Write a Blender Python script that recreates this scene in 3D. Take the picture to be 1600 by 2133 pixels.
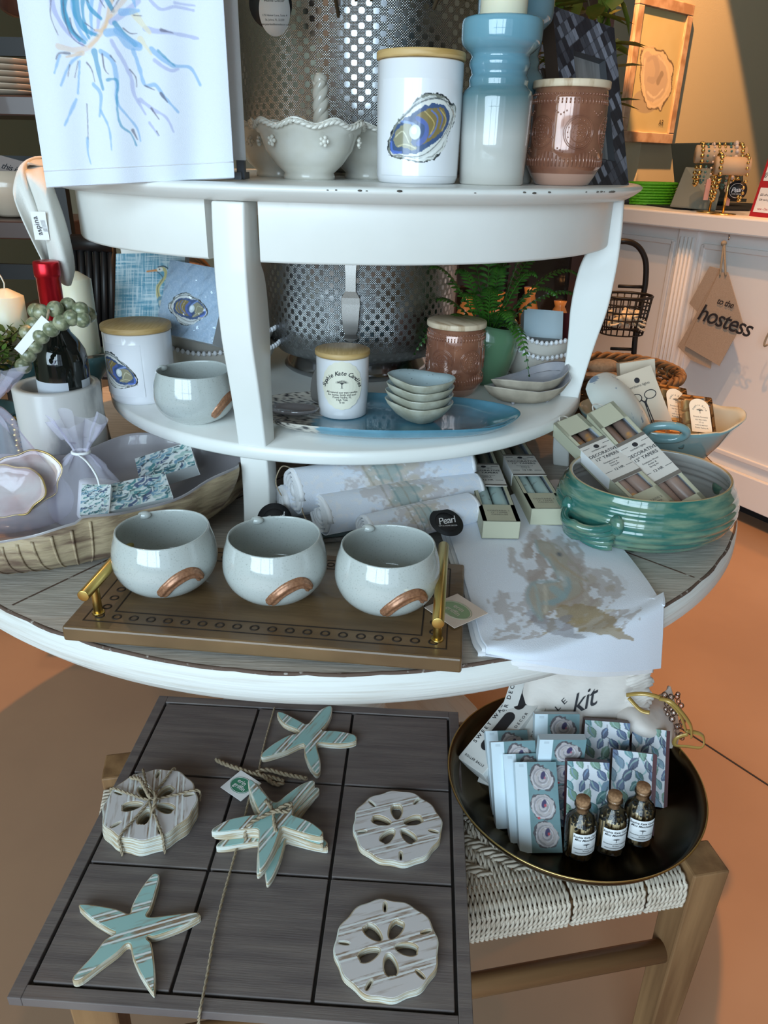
import bpy, math, random
import numpy as np
from mathutils import Vector, Matrix, Euler
for o in list(bpy.data.objects): bpy.data.objects.remove(o)
C = bpy.context.scene.collection
S = bpy.context.scene
PI = math.pi
RD = math.radians

# ---------------------------------------------------------------- camera
FPX, PITCH, ROLL, CAMZ = 1560.0, RD(25.4), RD(1.35), 1.24
F_ = Vector((0, math.cos(PITCH), -math.sin(PITCH)))
X0 = Vector((1, 0, 0)); Y0 = X0.cross(F_)
CX = math.cos(ROLL)*X0 + math.sin(ROLL)*Y0
CY = -math.sin(ROLL)*X0 + math.cos(ROLL)*Y0
cam_d = bpy.data.cameras.new('camera'); cam = bpy.data.objects.new('camera', cam_d); C.objects.link(cam)
mw = Matrix((CX, CY, -F_)).transposed().to_4x4(); mw.translation = (0, 0, CAMZ)
cam.matrix_world = mw
cam_d.sensor_fit = 'AUTO'; cam_d.sensor_width = 36; cam_d.lens = FPX/2133*36
cam_d.clip_start = .01; cam_d.clip_end = 60
S.camera = cam
CAMP = Vector((0, 0, CAMZ))

# ---------------------------------------------------------------- view, world, lights
S.view_settings.view_transform = 'Standard'; S.view_settings.look = 'None'
S.view_settings.exposure = 0.12; S.view_settings.gamma = 1; S.view_settings.use_curve_mapping = False
w = bpy.data.worlds.new('world'); S.world = w; w.use_nodes = True
w.node_tree.nodes['Background'].inputs[0].default_value = (.62, .80, 1.0, 1)
w.node_tree.nodes['Background'].inputs[1].default_value = 1.0

def area(name, loc, target, sx, sy, power, col):
    d = bpy.data.lights.new(name, 'AREA'); d.shape = 'RECTANGLE'; d.size = sx; d.size_y = sy
    d.energy = power; d.color = col
    o = bpy.data.objects.new(name, d); C.objects.link(o); o.location = loc
    o.rotation_euler = (Vector(target)-Vector(loc)).to_track_quat('-Z', 'Y').to_euler()
    return o
def spot(name, loc, target, power, col, ang, blend=.5, rad=.04):
    d = bpy.data.lights.new(name, 'SPOT'); d.energy = power; d.color = col
    d.spot_size = RD(ang); d.spot_blend = blend; d.shadow_soft_size = rad
    o = bpy.data.objects.new(name, d); C.objects.link(o); o.location = loc
    o.rotation_euler = (Vector(target)-Vector(loc)).to_track_quat('-Z', 'Y').to_euler()
    return o
WARM = (1.0, .40, .09)
SPOT_AIM = (1.60, 5.0, 1.80)
# daylight coming in through the shop window behind the photographer
area('window_daylight', (-1.5, -2.85, 1.75), (-.2, 1.2, .8), 3.6, 2.3, 215, (.66, .86, 1.0))
# warm ceiling spotlights
spot('ceiling_spot', (.29, 1.9, 4.0), (-.05, 1.35, 0), 330, WARM, 80, .6, .03)
spot('ceiling_spot', (2.2, 1.7, 4.2), (1.5, 2.2, 0), 230, WARM, 54, .8, .06)
spot('ceiling_spot', (.75, 3.3, 4.2), SPOT_AIM, 2100, (1., .47, .16), 20, .16, .03)
spot('ceiling_spot', (.2, 1.2, 4.2), (1.1, 2.9, .7), 150, (1., .60, .34), 42, .8, .05)
spot('ceiling_spot', (-1.6, 3.6, 4.2), (-1.3, 2.6, .6), 70, (1., .66, .40), 75, .7, .05)
area('ceiling_bounce', (.3, 2.6, 4.0), (.2, 2.2, 0), 3.5, 2.5, 26, (1., .74, .52))

def at(px, py, z):
    d = (px-800)/FPX*CX - (py-1066.5)/FPX*CY + F_
    return CAMP + d*((z-CAMZ)/d.z)
def aty(px, py, y):
    d = (px-800)/FPX*CX - (py-1066.5)/FPX*CY + F_
    return CAMP + d*(y/d.y)
def onz(px, py, z, r):
    p = at(px, py, z); h = Vector((p.x, p.y, 0)).normalized()
    return p + h*r

# ---------------------------------------------------------------- materials
MATS = {}
def nt(name):
    m = bpy.data.materials.new(name); m.use_nodes = True
    return m, m.node_tree.nodes, m.node_tree.links, m.node_tree.nodes['Principled BSDF']
def c4(c): return (c[0], c[1], c[2], 1)
def mat(name, col, rough=.5, metal=0, col2=None, scale=5, stretch=(1, 1, 1), lo=.35, hi=.65, bump=0, bscale=None,
        bstretch=None, coat=0, spec=.5, trans=0, alpha=1, sss=0, detail=4, sheen=0, attr=False, kind='noise', emit=0, rough2=None, ior=1.45):
    if name in MATS: return MATS[name]
    m, n, l, b = nt(name)
    b.inputs['Base Color'].default_value = c4(col); b.inputs['Roughness'].default_value = rough
    b.inputs['Metallic'].default_value = metal; b.inputs['Coat Weight'].default_value = coat
    b.inputs['Specular IOR Level'].default_value = spec; b.inputs['Transmission Weight'].default_value = trans
    b.inputs['Alpha'].default_value = alpha; b.inputs['IOR'].default_value = ior
    b.inputs['Sheen Weight'].default_value = sheen
    if sss: b.inputs['Subsurface Weight'].default_value = sss; b.inputs['Subsurface Radius'].default_value = (.01, .007, .004)
    tc = n.new('ShaderNodeTexCoord')
    def tex(sc, st):
        mp = n.new('ShaderNodeMapping'); mp.inputs['Scale'].default_value = st
        l.new(tc.outputs['Object'], mp.inputs['Vector'])
        if kind == 'voronoi':
            t = n.new('ShaderNodeTexVoronoi'); t.inputs['Scale'].default_value = sc; l.new(mp.outputs[0], t.inputs['Vector']); return t.outputs['Distance']
        if kind == 'wave':
            t = n.new('ShaderNodeTexWave'); t.inputs['Scale'].default_value = sc; t.inputs['Distortion'].default_value = 5; t.inputs['Detail'].default_value = 3
            l.new(mp.outputs[0], t.inputs['Vector']); return t.outputs['Fac']
        t = n.new('ShaderNodeTexNoise'); t.inputs['Scale'].default_value = sc; t.inputs['Detail'].default_value = detail
        l.new(mp.outputs[0], t.inputs['Vector']); return t.outputs['Fac']
    src = None
    if attr:
        a = n.new('ShaderNodeAttribute'); a.attribute_name = 'Col'; src = a.outputs['Color']
    if col2 is not None:
        f = tex(scale, stretch)
        r = n.new('ShaderNodeMapRange'); r.inputs[1].default_value = lo; r.inputs[2].default_value = hi; l.new(f, r.inputs[0])
        mx = n.new('ShaderNodeMix'); mx.data_type = 'RGBA'
        mx.inputs[6].default_value = c4(col); mx.inputs[7].default_value = c4(col2)
        if src is not None: mx.blend_type = 'MULTIPLY'; l.new(src, mx.inputs[6])
        l.new(r.outputs[0], mx.inputs[0]); src = mx.outputs[2]
        if rough2 is not None:
            rr = n.new('ShaderNodeMapRange'); rr.inputs[3].default_value = rough; rr.inputs[4].default_value = rough2
            l.new(r.outputs[0], rr.inputs[0]); l.new(rr.outputs[0], b.inputs['Roughness'])
    if src is not None: l.new(src, b.inputs['Base Color'])
    if bump:
        f = tex(bscale or scale, bstretch or stretch)
        bp = n.new('ShaderNodeBump'); bp.inputs['Strength'].default_value = 1; bp.inputs['Distance'].default_value = bump
        l.new(f, bp.inputs['Height']); l.new(bp.outputs[0], b.inputs['Normal'])
    if emit: b.inputs['Emission Color'].default_value = c4(col); b.inputs['Emission Strength'].default_value = emit
    MATS[name] = m
    return m
def ramp_z(name, stops, rough=.15, coat=.5):
    m, n, l, b = nt(name)
    tc = n.new('ShaderNodeTexCoord'); sp = n.new('ShaderNodeSeparateXYZ'); l.new(tc.outputs['Object'], sp.inputs[0])
    r = n.new('ShaderNodeMapRange'); r.inputs[1].default_value = stops[0][0]; r.inputs[2].default_value = stops[-1][0]; l.new(sp.outputs[2], r.inputs[0])
    cr = n.new('ShaderNodeValToRGB'); l.new(r.outputs[0], cr.inputs[0])
    z0, z1 = stops[0][0], stops[-1][0]
    while len(cr.color_ramp.elements) < len(stops): cr.color_ramp.elements.new(.5)
    for e, (z, c) in zip(cr.color_ramp.elements, stops): e.position = (z-z0)/(z1-z0)
    for e, (z, c) in zip(cr.color_ramp.elements, stops): e.color = c4(c)
    l.new(cr.outputs[0], b.inputs['Base Color']); b.inputs['Roughness'].default_value = rough; b.inputs['Coat Weight'].default_value = coat
    return m
def glassy(name, col, alpha, rough=.05):
    """thin see-through film"""
    m, n, l, b = nt(name)
    g = n.new('ShaderNodeBsdfGlossy'); g.inputs['Roughness'].default_value = rough
    t = n.new('ShaderNodeBsdfTransparent'); t.inputs[0].default_value = c4(col)
    fr = n.new('ShaderNodeFresnel'); fr.inputs[0].default_value = 1.5
    mx = n.new('ShaderNodeMixShader'); ad = n.new('ShaderNodeMath'); ad.operation = 'ADD'; ad.inputs[1].default_value = alpha; l.new(fr.outputs[0], ad.inputs[0])
    l.new(ad.outputs[0], mx.inputs[0]); l.new(t.outputs[0], mx.inputs[1]); l.new(g.outputs[0], mx.inputs[2])
    l.new(mx.outputs[0], n['Material Output'].inputs[0])
    return m

# ---------------------------------------------------------------- mesh builder
class MB:
    def __init__(s): s.V = []; s.F = []; s.M = []; s.K = []; s.Sm = []
    def add(s, vs, fs, m=0, cols=None, smooth=True):
        b = len(s.V); s.V += [tuple(v) for v in vs]
        s.F += [tuple(i+b for i in f) for f in fs]; s.M += [m]*len(fs); s.Sm += [smooth]*len(fs)
        s.K += [(1, 1, 1)]*len(vs) if cols is None else [tuple(c) for c in cols]
        return s
    def box(s, c, d, m=0, R=None, taper=1, smooth=False):
        vs = []
        for z in (-1, 1):
            t = taper if z > 0 else 1
            for x, y in ((-1, -1), (1, -1), (1, 1), (-1, 1)):
                v = Vector((x*d[0]/2*t, y*d[1]/2*t, z*d[2]/2))
                if R is not None: v = R @ v
                vs.append(v+Vector(c))
        return s.add(vs, [(3, 2, 1, 0), (4, 5, 6, 7), (0, 1, 5, 4), (1, 2, 6, 5), (2, 3, 7, 6), (3, 0, 4, 7)], m, None, smooth)
    def lathe(s, prof, n=48, m=0, c=(0, 0, 0), a0=0, a1=2*PI, fn=None, R=None, mats=None):
        full = abs(a1-a0-2*PI) < 1e-6; N = n if full else n+1
        vs = []; fs = []; ms = []
        for i, (r, z) in enumerate(prof):
            for k in range(N):
                a = a0+(a1-a0)*k/n
                p = (r*math.cos(a), r*math.sin(a), z) if fn is None else fn(r, z, a, i)
                p = Vector(p)
                if R is not None: p = R @ p
                vs.append(p+Vector(c))
        for i in range(len(prof)-1):
            for k in range(n):
                k2 = (k+1) % N if full else k+1
                fs.append((i*N+k, i*N+k2, (i+1)*N+k2, (i+1)*N+k)); ms.append(mats[i] if mats else m)
        b = len(s.F); s.add(vs, fs, m)
        for i, q in enumerate(ms): s.M[b+i] = q
        return s
    def tube(s, pts, r, n=8, m=0, closed=False, flat=1, up=None, cap=True, cols=None):
        P = [Vector(p) for p in pts]; L = len(P); vs = []; fs = []
        rr = r if callable(r) else (lambda t: r)
        prev = None
        for i, p in enumerate(P):
            if closed: t = P[(i+1) % L]-P[i-1]
            else: t = P[min(i+1, L-1)]-P[max(i-1, 0)]
            if t.length < 1e-9: t = Vector((0, 0, 1))
            t.normalize()
            if prev is None:
                a = Vector(up) if up else (Vector((0, 0, 1)) if abs(t.z) < .9 else Vector((1, 0, 0)))
            else: a = prev
            u = (a-t*a.dot(t)); 
            if u.length < 1e-6: u = t.orthogonal()
            u.normalize(); prev = u; v = t.cross(u)
            q = rr(i/(L-1) if L > 1 else 0)
            for k in range(n):
                an = 2*PI*k/n; vs.append(p+u*(math.cos(an)*q*flat)+v*(math.sin(an)*q))
        for i in range(L if closed else L-1):
            j = (i+1) % L
            for k in range(n):
                k2 = (k+1) % n; fs.append((i*n+k, i*n+k2, j*n+k2, j*n+k))
        if cap and not closed: fs += [tuple(range(n))[::-1], tuple((L-1)*n+k for k in range(n))]
        return s.add(vs, fs, m)
    def ball(s, c, r, m=0, n=10, sc=(1, 1, 1), R=None, cols=None):
        prof = [(r*math.sin(PI*i/n), -r*math.cos(PI*i/n)) for i in range(n+1)]
        def fn(q, z, a, i): return (q*math.cos(a)*sc[0], q*math.sin(a)*sc[1], z*sc[2])
        return s.lathe(prof, max(8, int(n*1.5)), m, c, fn=fn, R=R)
    def surf(s, nu, nv, fn, m=0, cols=None, closed_u=False, flip=False):
        vs = [fn(i/(nu-1), j/(nv-1)) for j in range(nv) for i in range(nu)]
        fs = []
        for j in range(nv-1):
            for i in range(nu-1):
                f = (j*nu+i, j*nu+i+1, (j+1)*nu+i+1, (j+1)*nu+i); fs.append(f[::-1] if flip else f)
        return s.add(vs, fs, m, cols)
    def paint(s, cv, fn, m=0):
        """grid with one vertex per canvas sample; fn(u, v): v runs down the canvas"""
        H, W = cv.H, cv.W
        vs = [fn(i/(W-1), j/(H-1)) for j in range(H) for i in range(W)]
        fs = [(j*W+i, (j+1)*W+i, (j+1)*W+i+1, j*W+i+1) for j in range(H-1) for i in range(W-1)]
        return s.add(vs, fs, m, cv.A.reshape(-1, 3).tolist())
    def mesh2(s, me, fn, m=0):
        return s.add([fn(v.co) for v in me.vertices], [tuple(p.vertices) for p in me.polygons], m, None, False)
    def build(s, name, mats, parent=None, loc=(0, 0, 0), rz=0, bevel=0, seg=2, sub=0, solid=0, rot=None):
        me = bpy.data.meshes.new(name); me.from_pydata(s.V, [], s.F)
        if not isinstance(mats, (list, tuple)): mats = [mats]
        for q in mats: me.materials.append(q)
        me.polygons.foreach_set('material_index', s.M); me.polygons.foreach_set('use_smooth', s.Sm)
        if any(m.node_tree and any(x.type == 'ATTRIBUTE' for x in m.node_tree.nodes) for m in mats):
            ca = me.color_attributes.new('Col', 'FLOAT_COLOR', 'POINT')
            a = np.ones((len(s.V), 4), dtype=np.float32); a[:, :3] = np.array(s.K)
            ca.data.foreach_set('color', a.ravel())
        me.update()
        o = bpy.data.objects.new(name, me); C.objects.link(o)
        if parent is not None: o.parent = parent
        o.location = loc; o.rotation_euler = rot if rot is not None else (0, 0, rz)
        if solid: q = o.modifiers.new('solid', 'SOLIDIFY'); q.thickness = solid; q.offset = 0
        if bevel:
            q = o.modifiers.new('bevel', 'BEVEL'); q.width = bevel; q.segments = seg; q.limit_method = 'ANGLE'; q.angle_limit = RD(40)
            q.harden_normals = False
        if sub: q = o.modifiers.new('sub', 'SUBSURF'); q.levels = sub; q.render_levels = sub
        return o
def evalmesh(cu):
    o = bpy.data.objects.new('tmp', cu); C.objects.link(o)
    bpy.context.view_layer.update()
    me = bpy.data.meshes.new_from_object(o.evaluated_get(bpy.context.evaluated_depsgraph_get()))
    bpy.data.objects.remove(o); return me
TXT = {}
def text(t, size=1, space=1, shear=0, bold=0):
    k = (t, size, space, shear, bold)
    if k in TXT: return TXT[k]
    cu = bpy.data.curves.new('t', 'FONT'); cu.body = t; cu.size = size; cu.align_x = 'CENTER'; cu.align_y = 'CENTER'
    cu.space_character = space; cu.shear = shear; cu.resolution_u = 3; cu.offset = bold*size
    TXT[k] = evalmesh(cu); return TXT[k]
def plate(loops, depth, bevel=0):
    """flat extruded outline with holes; centred on z"""
    cu = bpy.data.curves.new('p', 'CURVE'); cu.dimensions = '2D'; cu.fill_mode = 'BOTH'; cu.extrude = depth/2-bevel; cu.bevel_depth = bevel; cu.bevel_resolution = 1; cu.offset = -bevel
    for lp in loops:
        sp = cu.splines.new('POLY'); sp.points.add(len(lp)-1)
        for p, q in zip(sp.points, lp): p.co = (q[0], q[1], 0, 1)
        sp.use_cyclic_u = True
    return evalmesh(cu)
def tag(o, label, cat=None, group=None, kind=None):
    if label: o['label'] = label
    if cat: o['category'] = cat
    if group: o['group'] = group
    if kind: o['kind'] = kind
    return o
def thing(name, label, cat, loc=(0, 0, 0), rz=0, group=None, rot=None):
    o = bpy.data.objects.new(name, None); C.objects.link(o); o.empty_display_size = .02
    o.location = loc; o.rotation_euler = rot if rot is not None else (0, 0, rz)
    return tag(o, label, cat, group)
def dup(root, label, loc=None, rot=None, scale=None, group=None):
    def cp(o, par):
        c = o.copy(); C.objects.link(c); c.parent = par
        for ch in kids.get(o.name, []): cp(ch, c)
        return c
    kids = {}
    for o in bpy.data.objects:
        if o.parent: kids.setdefault(o.parent.name, []).append(o)
    r = cp(root, None); r['label'] = label
    if loc is not None: r.location = loc
    if rot is not None: r.rotation_euler = rot
    if scale is not None: r.scale = scale
    if group: r['group'] = group
    return r
def struct(o): o['kind'] = 'structure'; return o
def cat(pts, n=8, closed=False):
    P = [np.array(p, float) for p in pts]; out = []; L = len(P)
    for i in range(L if closed else L-1):
        if closed: a, b, c, d = P[i-1], P[i], P[(i+1) % L], P[(i+2) % L]
        else: a, b, c, d = P[max(i-1, 0)], P[i], P[i+1], P[min(i+2, L-1)]
        for k in range(n):
            t = k/n
            out.append(.5*((2*b)+(-a+c)*t+(2*a-5*b+4*c-d)*t*t+(-a+3*b-3*c+d)*t**3))
    if not closed: out.append(P[-1])
    return out
def srgb(r, g, b):
    f = lambda v: ((v/255+.055)/1.055)**2.4 if v > 10 else v/255/12.92
    return (f(r), f(g), f(b))

# ---------------------------------------------------------------- brush painting on a vertex grid
def vnoise(X, Y, seed=0):
    xi = np.floor(X).astype(int); yi = np.floor(Y).astype(int); fx = X-xi; fy = Y-yi
    fx = fx*fx*(3-2*fx); fy = fy*fy*(3-2*fy)
    def h(a, b):
        q = np.sin(a*127.1+b*311.7+seed*74.7)*43758.5453; return q-np.floor(q)
    return (h(xi, yi)*(1-fx)+h(xi+1, yi)*fx)*(1-fy)+(h(xi, yi+1)*(1-fx)+h(xi+1, yi+1)*fx)*fy
def fbm(X, Y, seed=0, o=3):
    r = 0; a = .5; t = 0
    for i in range(o): r = r+a*vnoise(X*2**i, Y*2**i, seed+i); t += a; a *= .5
    return r/t
class Cv:
    def __init__(s, x0, y0, x1, y1, W, bg):
        s.W = W; s.H = max(2, int(round(W*abs(y1-y0)/abs(x1-x0)))); s.b = (x0, y0, x1, y1)
        s.X, s.Y = np.meshgrid(np.linspace(x0, x1, s.W), np.linspace(y0, y1, s.H))
        s.A = np.ones((s.H, s.W, 3))*np.array(bg); s.px = abs(x1-x0)/W
    def mix(s, M, col):
        M = np.clip(M, 0, 1)[..., None]; s.A = s.A*(1-M)+np.array(col)*M
    def stroke(s, pts, w, col, a=1, w1=None, rough=0, seed=0, sm=True):
        P = cat(pts, 6) if sm and len(pts) > 2 else [np.array(p, float) for p in pts]
        M = np.zeros_like(s.X); L = len(P); w1 = w if w1 is None else w1
        X, Y = s.X, s.Y
        nz = 1 if not rough else (1-rough)+rough*2*vnoise(X/(w*1.3), Y/(w*1.3), seed)
        for i in range(L-1):
            p, q = P[i], P[i+1]; d = q-p; L2 = max(d@d, 1e-12)
            t = np.clip(((X-p[0])*d[0]+(Y-p[1])*d[1])/L2, 0, 1)
            D = np.hypot(X-p[0]-t*d[0], Y-p[1]-t*d[1])
            g = (i+t)/(L-1); ww = (w+(w1-w)*g)/2*nz
            M = np.maximum(M, np.clip((ww-D)/s.px+.5, 0, 1))
        s.mix(M*a, col)
    def poly(s, pts, col, a=1, sm=True, wob=0, seed=0, f=None):
        P = cat(pts, 6, True) if sm else [np.array(p, float) for p in pts]
        X, Y = s.X, s.Y
        if wob:
            k = wob*2.5
            X = X+(fbm(s.X/k, s.Y/k, seed)-.5)*wob*2; Y = Y+(fbm(s.X/k, s.Y/k, seed+9)-.5)*wob*2
        I = np.zeros(X.shape, bool); n = len(P)
        for i in range(n):
            x1, y1 = P[i]; x2, y2 = P[(i+1) % n]
            if y1 == y2: continue
            c = ((y1 > Y) != (y2 > Y)) & (X < (x2-x1)*(Y-y1)/(y2-y1)+x1); I ^= c
        M = I.astype(float)*a
        if f is not None: M = M*f
        s.mix(M, col)
    def ell(s, cx, cy, rx, ry, col, a=1, rot=0):
        dx = s.X-cx; dy = s.Y-cy; c, q = math.cos(rot), math.sin(rot)
        u = (dx*c+dy*q)/rx; v = (-dx*q+dy*c)/ry
        s.mix(np.clip((1-np.hypot(u, v))*min(rx, ry)/s.px+.5, 0, 1)*a, col)

# ================================================================ SETTING
m_floor = mat('floor_concrete', (.34, .215, .135), .42, col2=(.29, .18, .115), scale=2.2, bump=.0006, bscale=9, rough2=.55)
m_wall = mat('wall_paint', (.46, .41, .29), .9, bump=.0004, bscale=160)
m_wall2 = mat('wall_paint_sage', (.30, .31, .22), .9, bump=.0004, bscale=160)
m_ceil = mat('ceiling_paint', (.55, .5, .42), .9)
m_white = mat('white_lacquer', (.80, .80, .765), .32, col2=(.76, .76, .72), scale=9, coat=.15, bump=.0002, bscale=30)
m_counter = mat('counter_white', (.74, .72, .70), .5)
m_dark = mat('black_iron', (.012, .011, .011), .45, metal=.3)
m_black = mat('black_card', (.012, .012, .014), .5)
m_ink = mat('ink_black', (.02, .02, .025), .7)
m_chip = mat('chipped_paint', (.10, .085, .07), .8)
def quad(name, vs, m, par=None):
    b = MB(); b.add(vs, [tuple(range(len(vs)))], 0, None, False); return b.build(name, m, par)
def slab(name, c, d, m, rz=0):
    b = MB(); b.box((0, 0, 0), d, 0); return struct(b.build(name, m, None, c, rz))
slab('floor', (.5, 3.0, -.05), (9.4, 12.4, .1), m_floor)
slab('ceiling', (.5, 3.0, 4.35), (9.4, 12.4, .1), m_ceil)
slab('wall_left', (-3.25, 3.0, 2.15), (.1, 12.4, 4.3), m_wall2)
slab('wall_back', (.5, 8.0, 2.15), (7.4, .1, 4.3), m_wall)
slab('wall_far_right', (5.15, 3.0, 2.15), (.1, 12.4, 4.3), m_wall)
# shop front behind the photographer: glazed, daylight comes through
slab('wall_front', (.5, -3.15, .2), (9.4, .12, .4), m_wall2)
slab('wall_front_top', (.5, -3.15, 3.65), (9.4, .12, 1.4), m_wall2)
slab('wall_front_side', (3.4, -3.15, 1.7), (3.4, .12, 2.7), m_wall2)
wf = MB()
for x in (-3.9, -2.7, -1.5, -.3, .9, 1.7): wf.box((x, -2.75, 1.7), (.06, .06, 2.6))
for z in (.43, 1.45, 2.93): wf.box((-1.1, -2.75, z), (5.6, .05, .05))
struct(wf.build('window_1', m_dark))
# picture wall: turned so that it runs away to the right
PW = Vector((2.05, 5.35, 0)); PA = RD(40)
pl0 = aty(1277, 340, 1); 
slab('wall_right', PW+Vector((math.cos(PA), math.sin(PA), 0))*1.5+Vector((-math.sin(PA), math.cos(PA), 0))*.06+Vector((0, 0, 2.15)), (4.6, .12, 4.3), m_wall, PA)
# expansion joint in the concrete
a = at(1300, 1440, 0); b_ = at(1640, 1662, 0); dv = b_-a
j = MB(); j.box((0, 0, 0), (dv.length*1.0, .004, .002)); struct(j.build('trim_1', m_black, None, (a+b_)/2+Vector((0, 0, .0005)), math.atan2(dv.y, dv.x)))

# ================================================================ ROUND TABLE
m_oakw = mat('whitewashed_oak', (.37, .335, .295), .5, col2=(.52, .48, .43), scale=22, stretch=(1, 13, 9), lo=.36, hi=.66, bump=.0006, bscale=30, bstretch=(1, 14, 14))
m_oakrim = mat('whitewashed_oak_rim', (.70, .71, .68), .5, col2=(.58, .56, .51), scale=10, stretch=(.7, .7, 26), lo=.5, hi=.72, bump=.0008, bscale=12, bstretch=(.6, .6, 30))
m_distress = mat('distressed_edge', (.10, .062, .045), .8, col2=(.40, .36, .32), scale=120, lo=.60, hi=.68)
TC = Vector((-.075, 1.28, 0)); TZ = .76
t = thing('round_table', 'large round whitewashed oak table carrying the lower display', 'table', TC)
b = MB(); b.lathe([(0, TZ), (.2, TZ), (.45, TZ), (.657, TZ)], 160)
for k, ang in enumerate((-43, -123, 47, 137)):
    c, s = math.cos(RD(ang)), math.sin(RD(ang))
    b.box((c*.36, s*.36, TZ-.0004), (.58, .0026, .0016), 1, Matrix.Rotation(RD(ang), 3, 'Z'))
b.build('tabletop', [m_oakw, m_distress], t)
b = MB(); b.lathe([(.6585, TZ-.002), (.663, TZ-.012), (.664, TZ-.03), (.658, TZ-.036), (.655, TZ-.041), (.648, TZ-.049), (.63, TZ-.058), (.6, TZ-.062), (.0, TZ-.062)], 160)
b.build('table_rim', m_oakrim, t)
b = MB(); b.lathe([(.6565, TZ-.0002), (.6585, TZ+.0005), (.6602, TZ-.0006), (.6595, TZ-.0035)], 220, fn=lambda r, z, a, i: ((r+.0006*math.sin(a*61)+.0005*math.sin(a*173))*math.cos(a), (r+.0006*math.sin(a*61)+.0005*math.sin(a*173))*math.sin(a), z))
b.build('worn_edge', m_distress, t)
b = MB(); b.lathe([(.34, .0), (.34, .05), (.27, .07), (.12, .10), (.085, .16), (.10, .28), (.12, .40), (.09, .55), (.13, .64), (.28, TZ-.062)], 56)
b.build('pedestal', m_oakrim, t)

# ================================================================ WHITE TWO-TIER TABLE
WC = Vector((-.07, 1.345, 0)); WT = 1.21; SH = .885
t = thing('side_table', 'white painted round two-tier table standing on the round oak table', 'table', WC+Vector((0, 0, TZ)))
Z = -TZ
b = MB(); b.lathe([(0, WT+Z), (.452, WT+Z), (.458, WT-.001+Z), (.462, WT-.004+Z), (.460, WT-.008+Z), (.452, WT-.014+Z), (.443, WT-.019+Z), (0, WT-.019+Z)], 140)
random.seed(4)
for k in range(16):
    an = RD(random.uniform(-100, -35)); q = .001+.0016*random.random()
    b.ball((.4610*math.cos(an), .4610*math.sin(an), WT-.004-random.random()*.001+Z), q, 1, 6, (1.5, 1.5, .55))
b.build('tabletop', [m_white, m_chip], t)
LA = [-105.6, -16.5, 73.5, 163.5]
for k in range(4):
    a0, a1 = RD(LA[k]+4.2), RD(LA[k]+90-4.2)
    b = MB(); prof = [(.424, WT-.019+Z), (.424, 1.126+Z), (.4225, 1.123+Z), (.400, 1.123+Z), (.400, WT-.019+Z)]
    b.lathe(prof, 40, 0, a0=a0, a1=a1)
    for e in (a0, a1):
        b.add([(r*math.cos(e), r*math.sin(e), z) for r, z in prof], [tuple(range(5))])
    b.build('apron', m_white, t)
b = MB(); b.lathe([(0, SH+Z), (.41, SH+Z), (.4135, SH-.003+Z), (.4135, SH-.018+Z), (.41, SH-.021+Z), (0, SH-.021+Z)], 140)
b.build('shelf', m_white, t)
LEG = [(1.19, .438, .402), (1.15, .441, .402), (1.12, .442, .398), (1.105, .442, .390), (1.08, .441, .384), (1.03, .437, .380), (.98, .427, .382), (.93, .418, .382), (.88, .411, .380), (.83, .407, .378), (.79, .408, .380), (.76, .411, .384)]
for k in range(4):
    an = RD(LA[k]); R = Matrix.Rotation(an, 3, 'Z'); b = MB(); vs = []; P = cat(LEG, 4)
    for z, ro, ri in P:
        hw = .0205+.0005*max(0, min(1, (z-.86)/.25))
        for x, y in ((ro, -hw), (ro, hw), (ri, hw), (ri, -hw)): vs.append(R @ Vector((x, y, z+Z)))
    n = len(P); fs = [(0, 1, 2, 3), tuple(4*(n-1)+q for q in (3, 2, 1, 0))]
    for i in range(n-1):
        for q in range(4): fs.append((4*i+q, 4*i+4+q, 4*i+4+(q+1) % 4, 4*i+(q+1) % 4))
    b.add(vs, fs, 0, None, True); o = b.build('leg', m_white, t, bevel=.003, seg=3)
    for m_ in o.modifiers: m_.angle_limit = RD(60)

# ================================================================ BENCH WITH ROPE SEAT
m_oak = mat('weathered_oak', (.13, .062, .024), .6, col2=(.30, .165, .072), scale=34, stretch=(1, 1, .07), lo=.3, hi=.7, bump=.0008, bscale=60, bstretch=(1, 1, .06))
m_oakx = mat('weathered_oak_rail', (.12, .055, .022), .5, col2=(.23, .12, .05), scale=34, stretch=(.07, 1, 1), lo=.3, hi=.7, bump=.0008, bscale=60, bstretch=(.06, 1, 1))
m_rope = mat('cotton_rope', (.58, .51, .42), .9, col2=(.44, .37, .29), scale=60)
BA = RD(11.6); BC = Vector((.022, .722, 0)); BW, BD, BZ = .765, .33, .455
t = thing('bench', 'low wooden bench with woven cream rope seat under the board and brass dish', 'bench', BC, BA)
for sx in (-1, 1):
    for sy in (-1, 1):
        b = MB(); vs = []; 
        for z, q, off in ((BZ+.012, .0, 0), (0, -.006, .006)):
            cx, cy = sx*(BW/2-.024), sy*(BD/2-.024)
            h = .024+q
            for x, y in ((-h, -h), (h, -h), (h, h), (-h, h)): vs.append((cx+x, cy+y, z))
        b.add(vs, [(0, 1, 2, 3), (7, 6, 5, 4), (0, 4, 5, 1), (1, 5, 6, 2), (2, 6, 7, 3), (3, 7, 4, 0)], 0, None, False)
        b.build('leg', m_oak, t, bevel=.0025)
for sy in (-1, 1):
    b = MB(); b.tube([(-BW/2+.03, sy*(BD/2-.022), .30), (BW/2-.03, sy*(BD/2-.022), .30)], .0145, 12); b.build('stretcher', m_oakx, t)
    b = MB(); b.box((0, sy*(BD/2-.026), BZ-.025), (BW-.09, .03, .032)); b.build('seat_rail', m_oakx, t, bevel=.004)
for sx in (-1, 1):
    b = MB(); b.box((sx*(BW/2-.026), 0, BZ-.025), (.03, BD-.09, .032)); b.build('seat_rail', m_oakx, t, bevel=.004)
b = MB()
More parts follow.
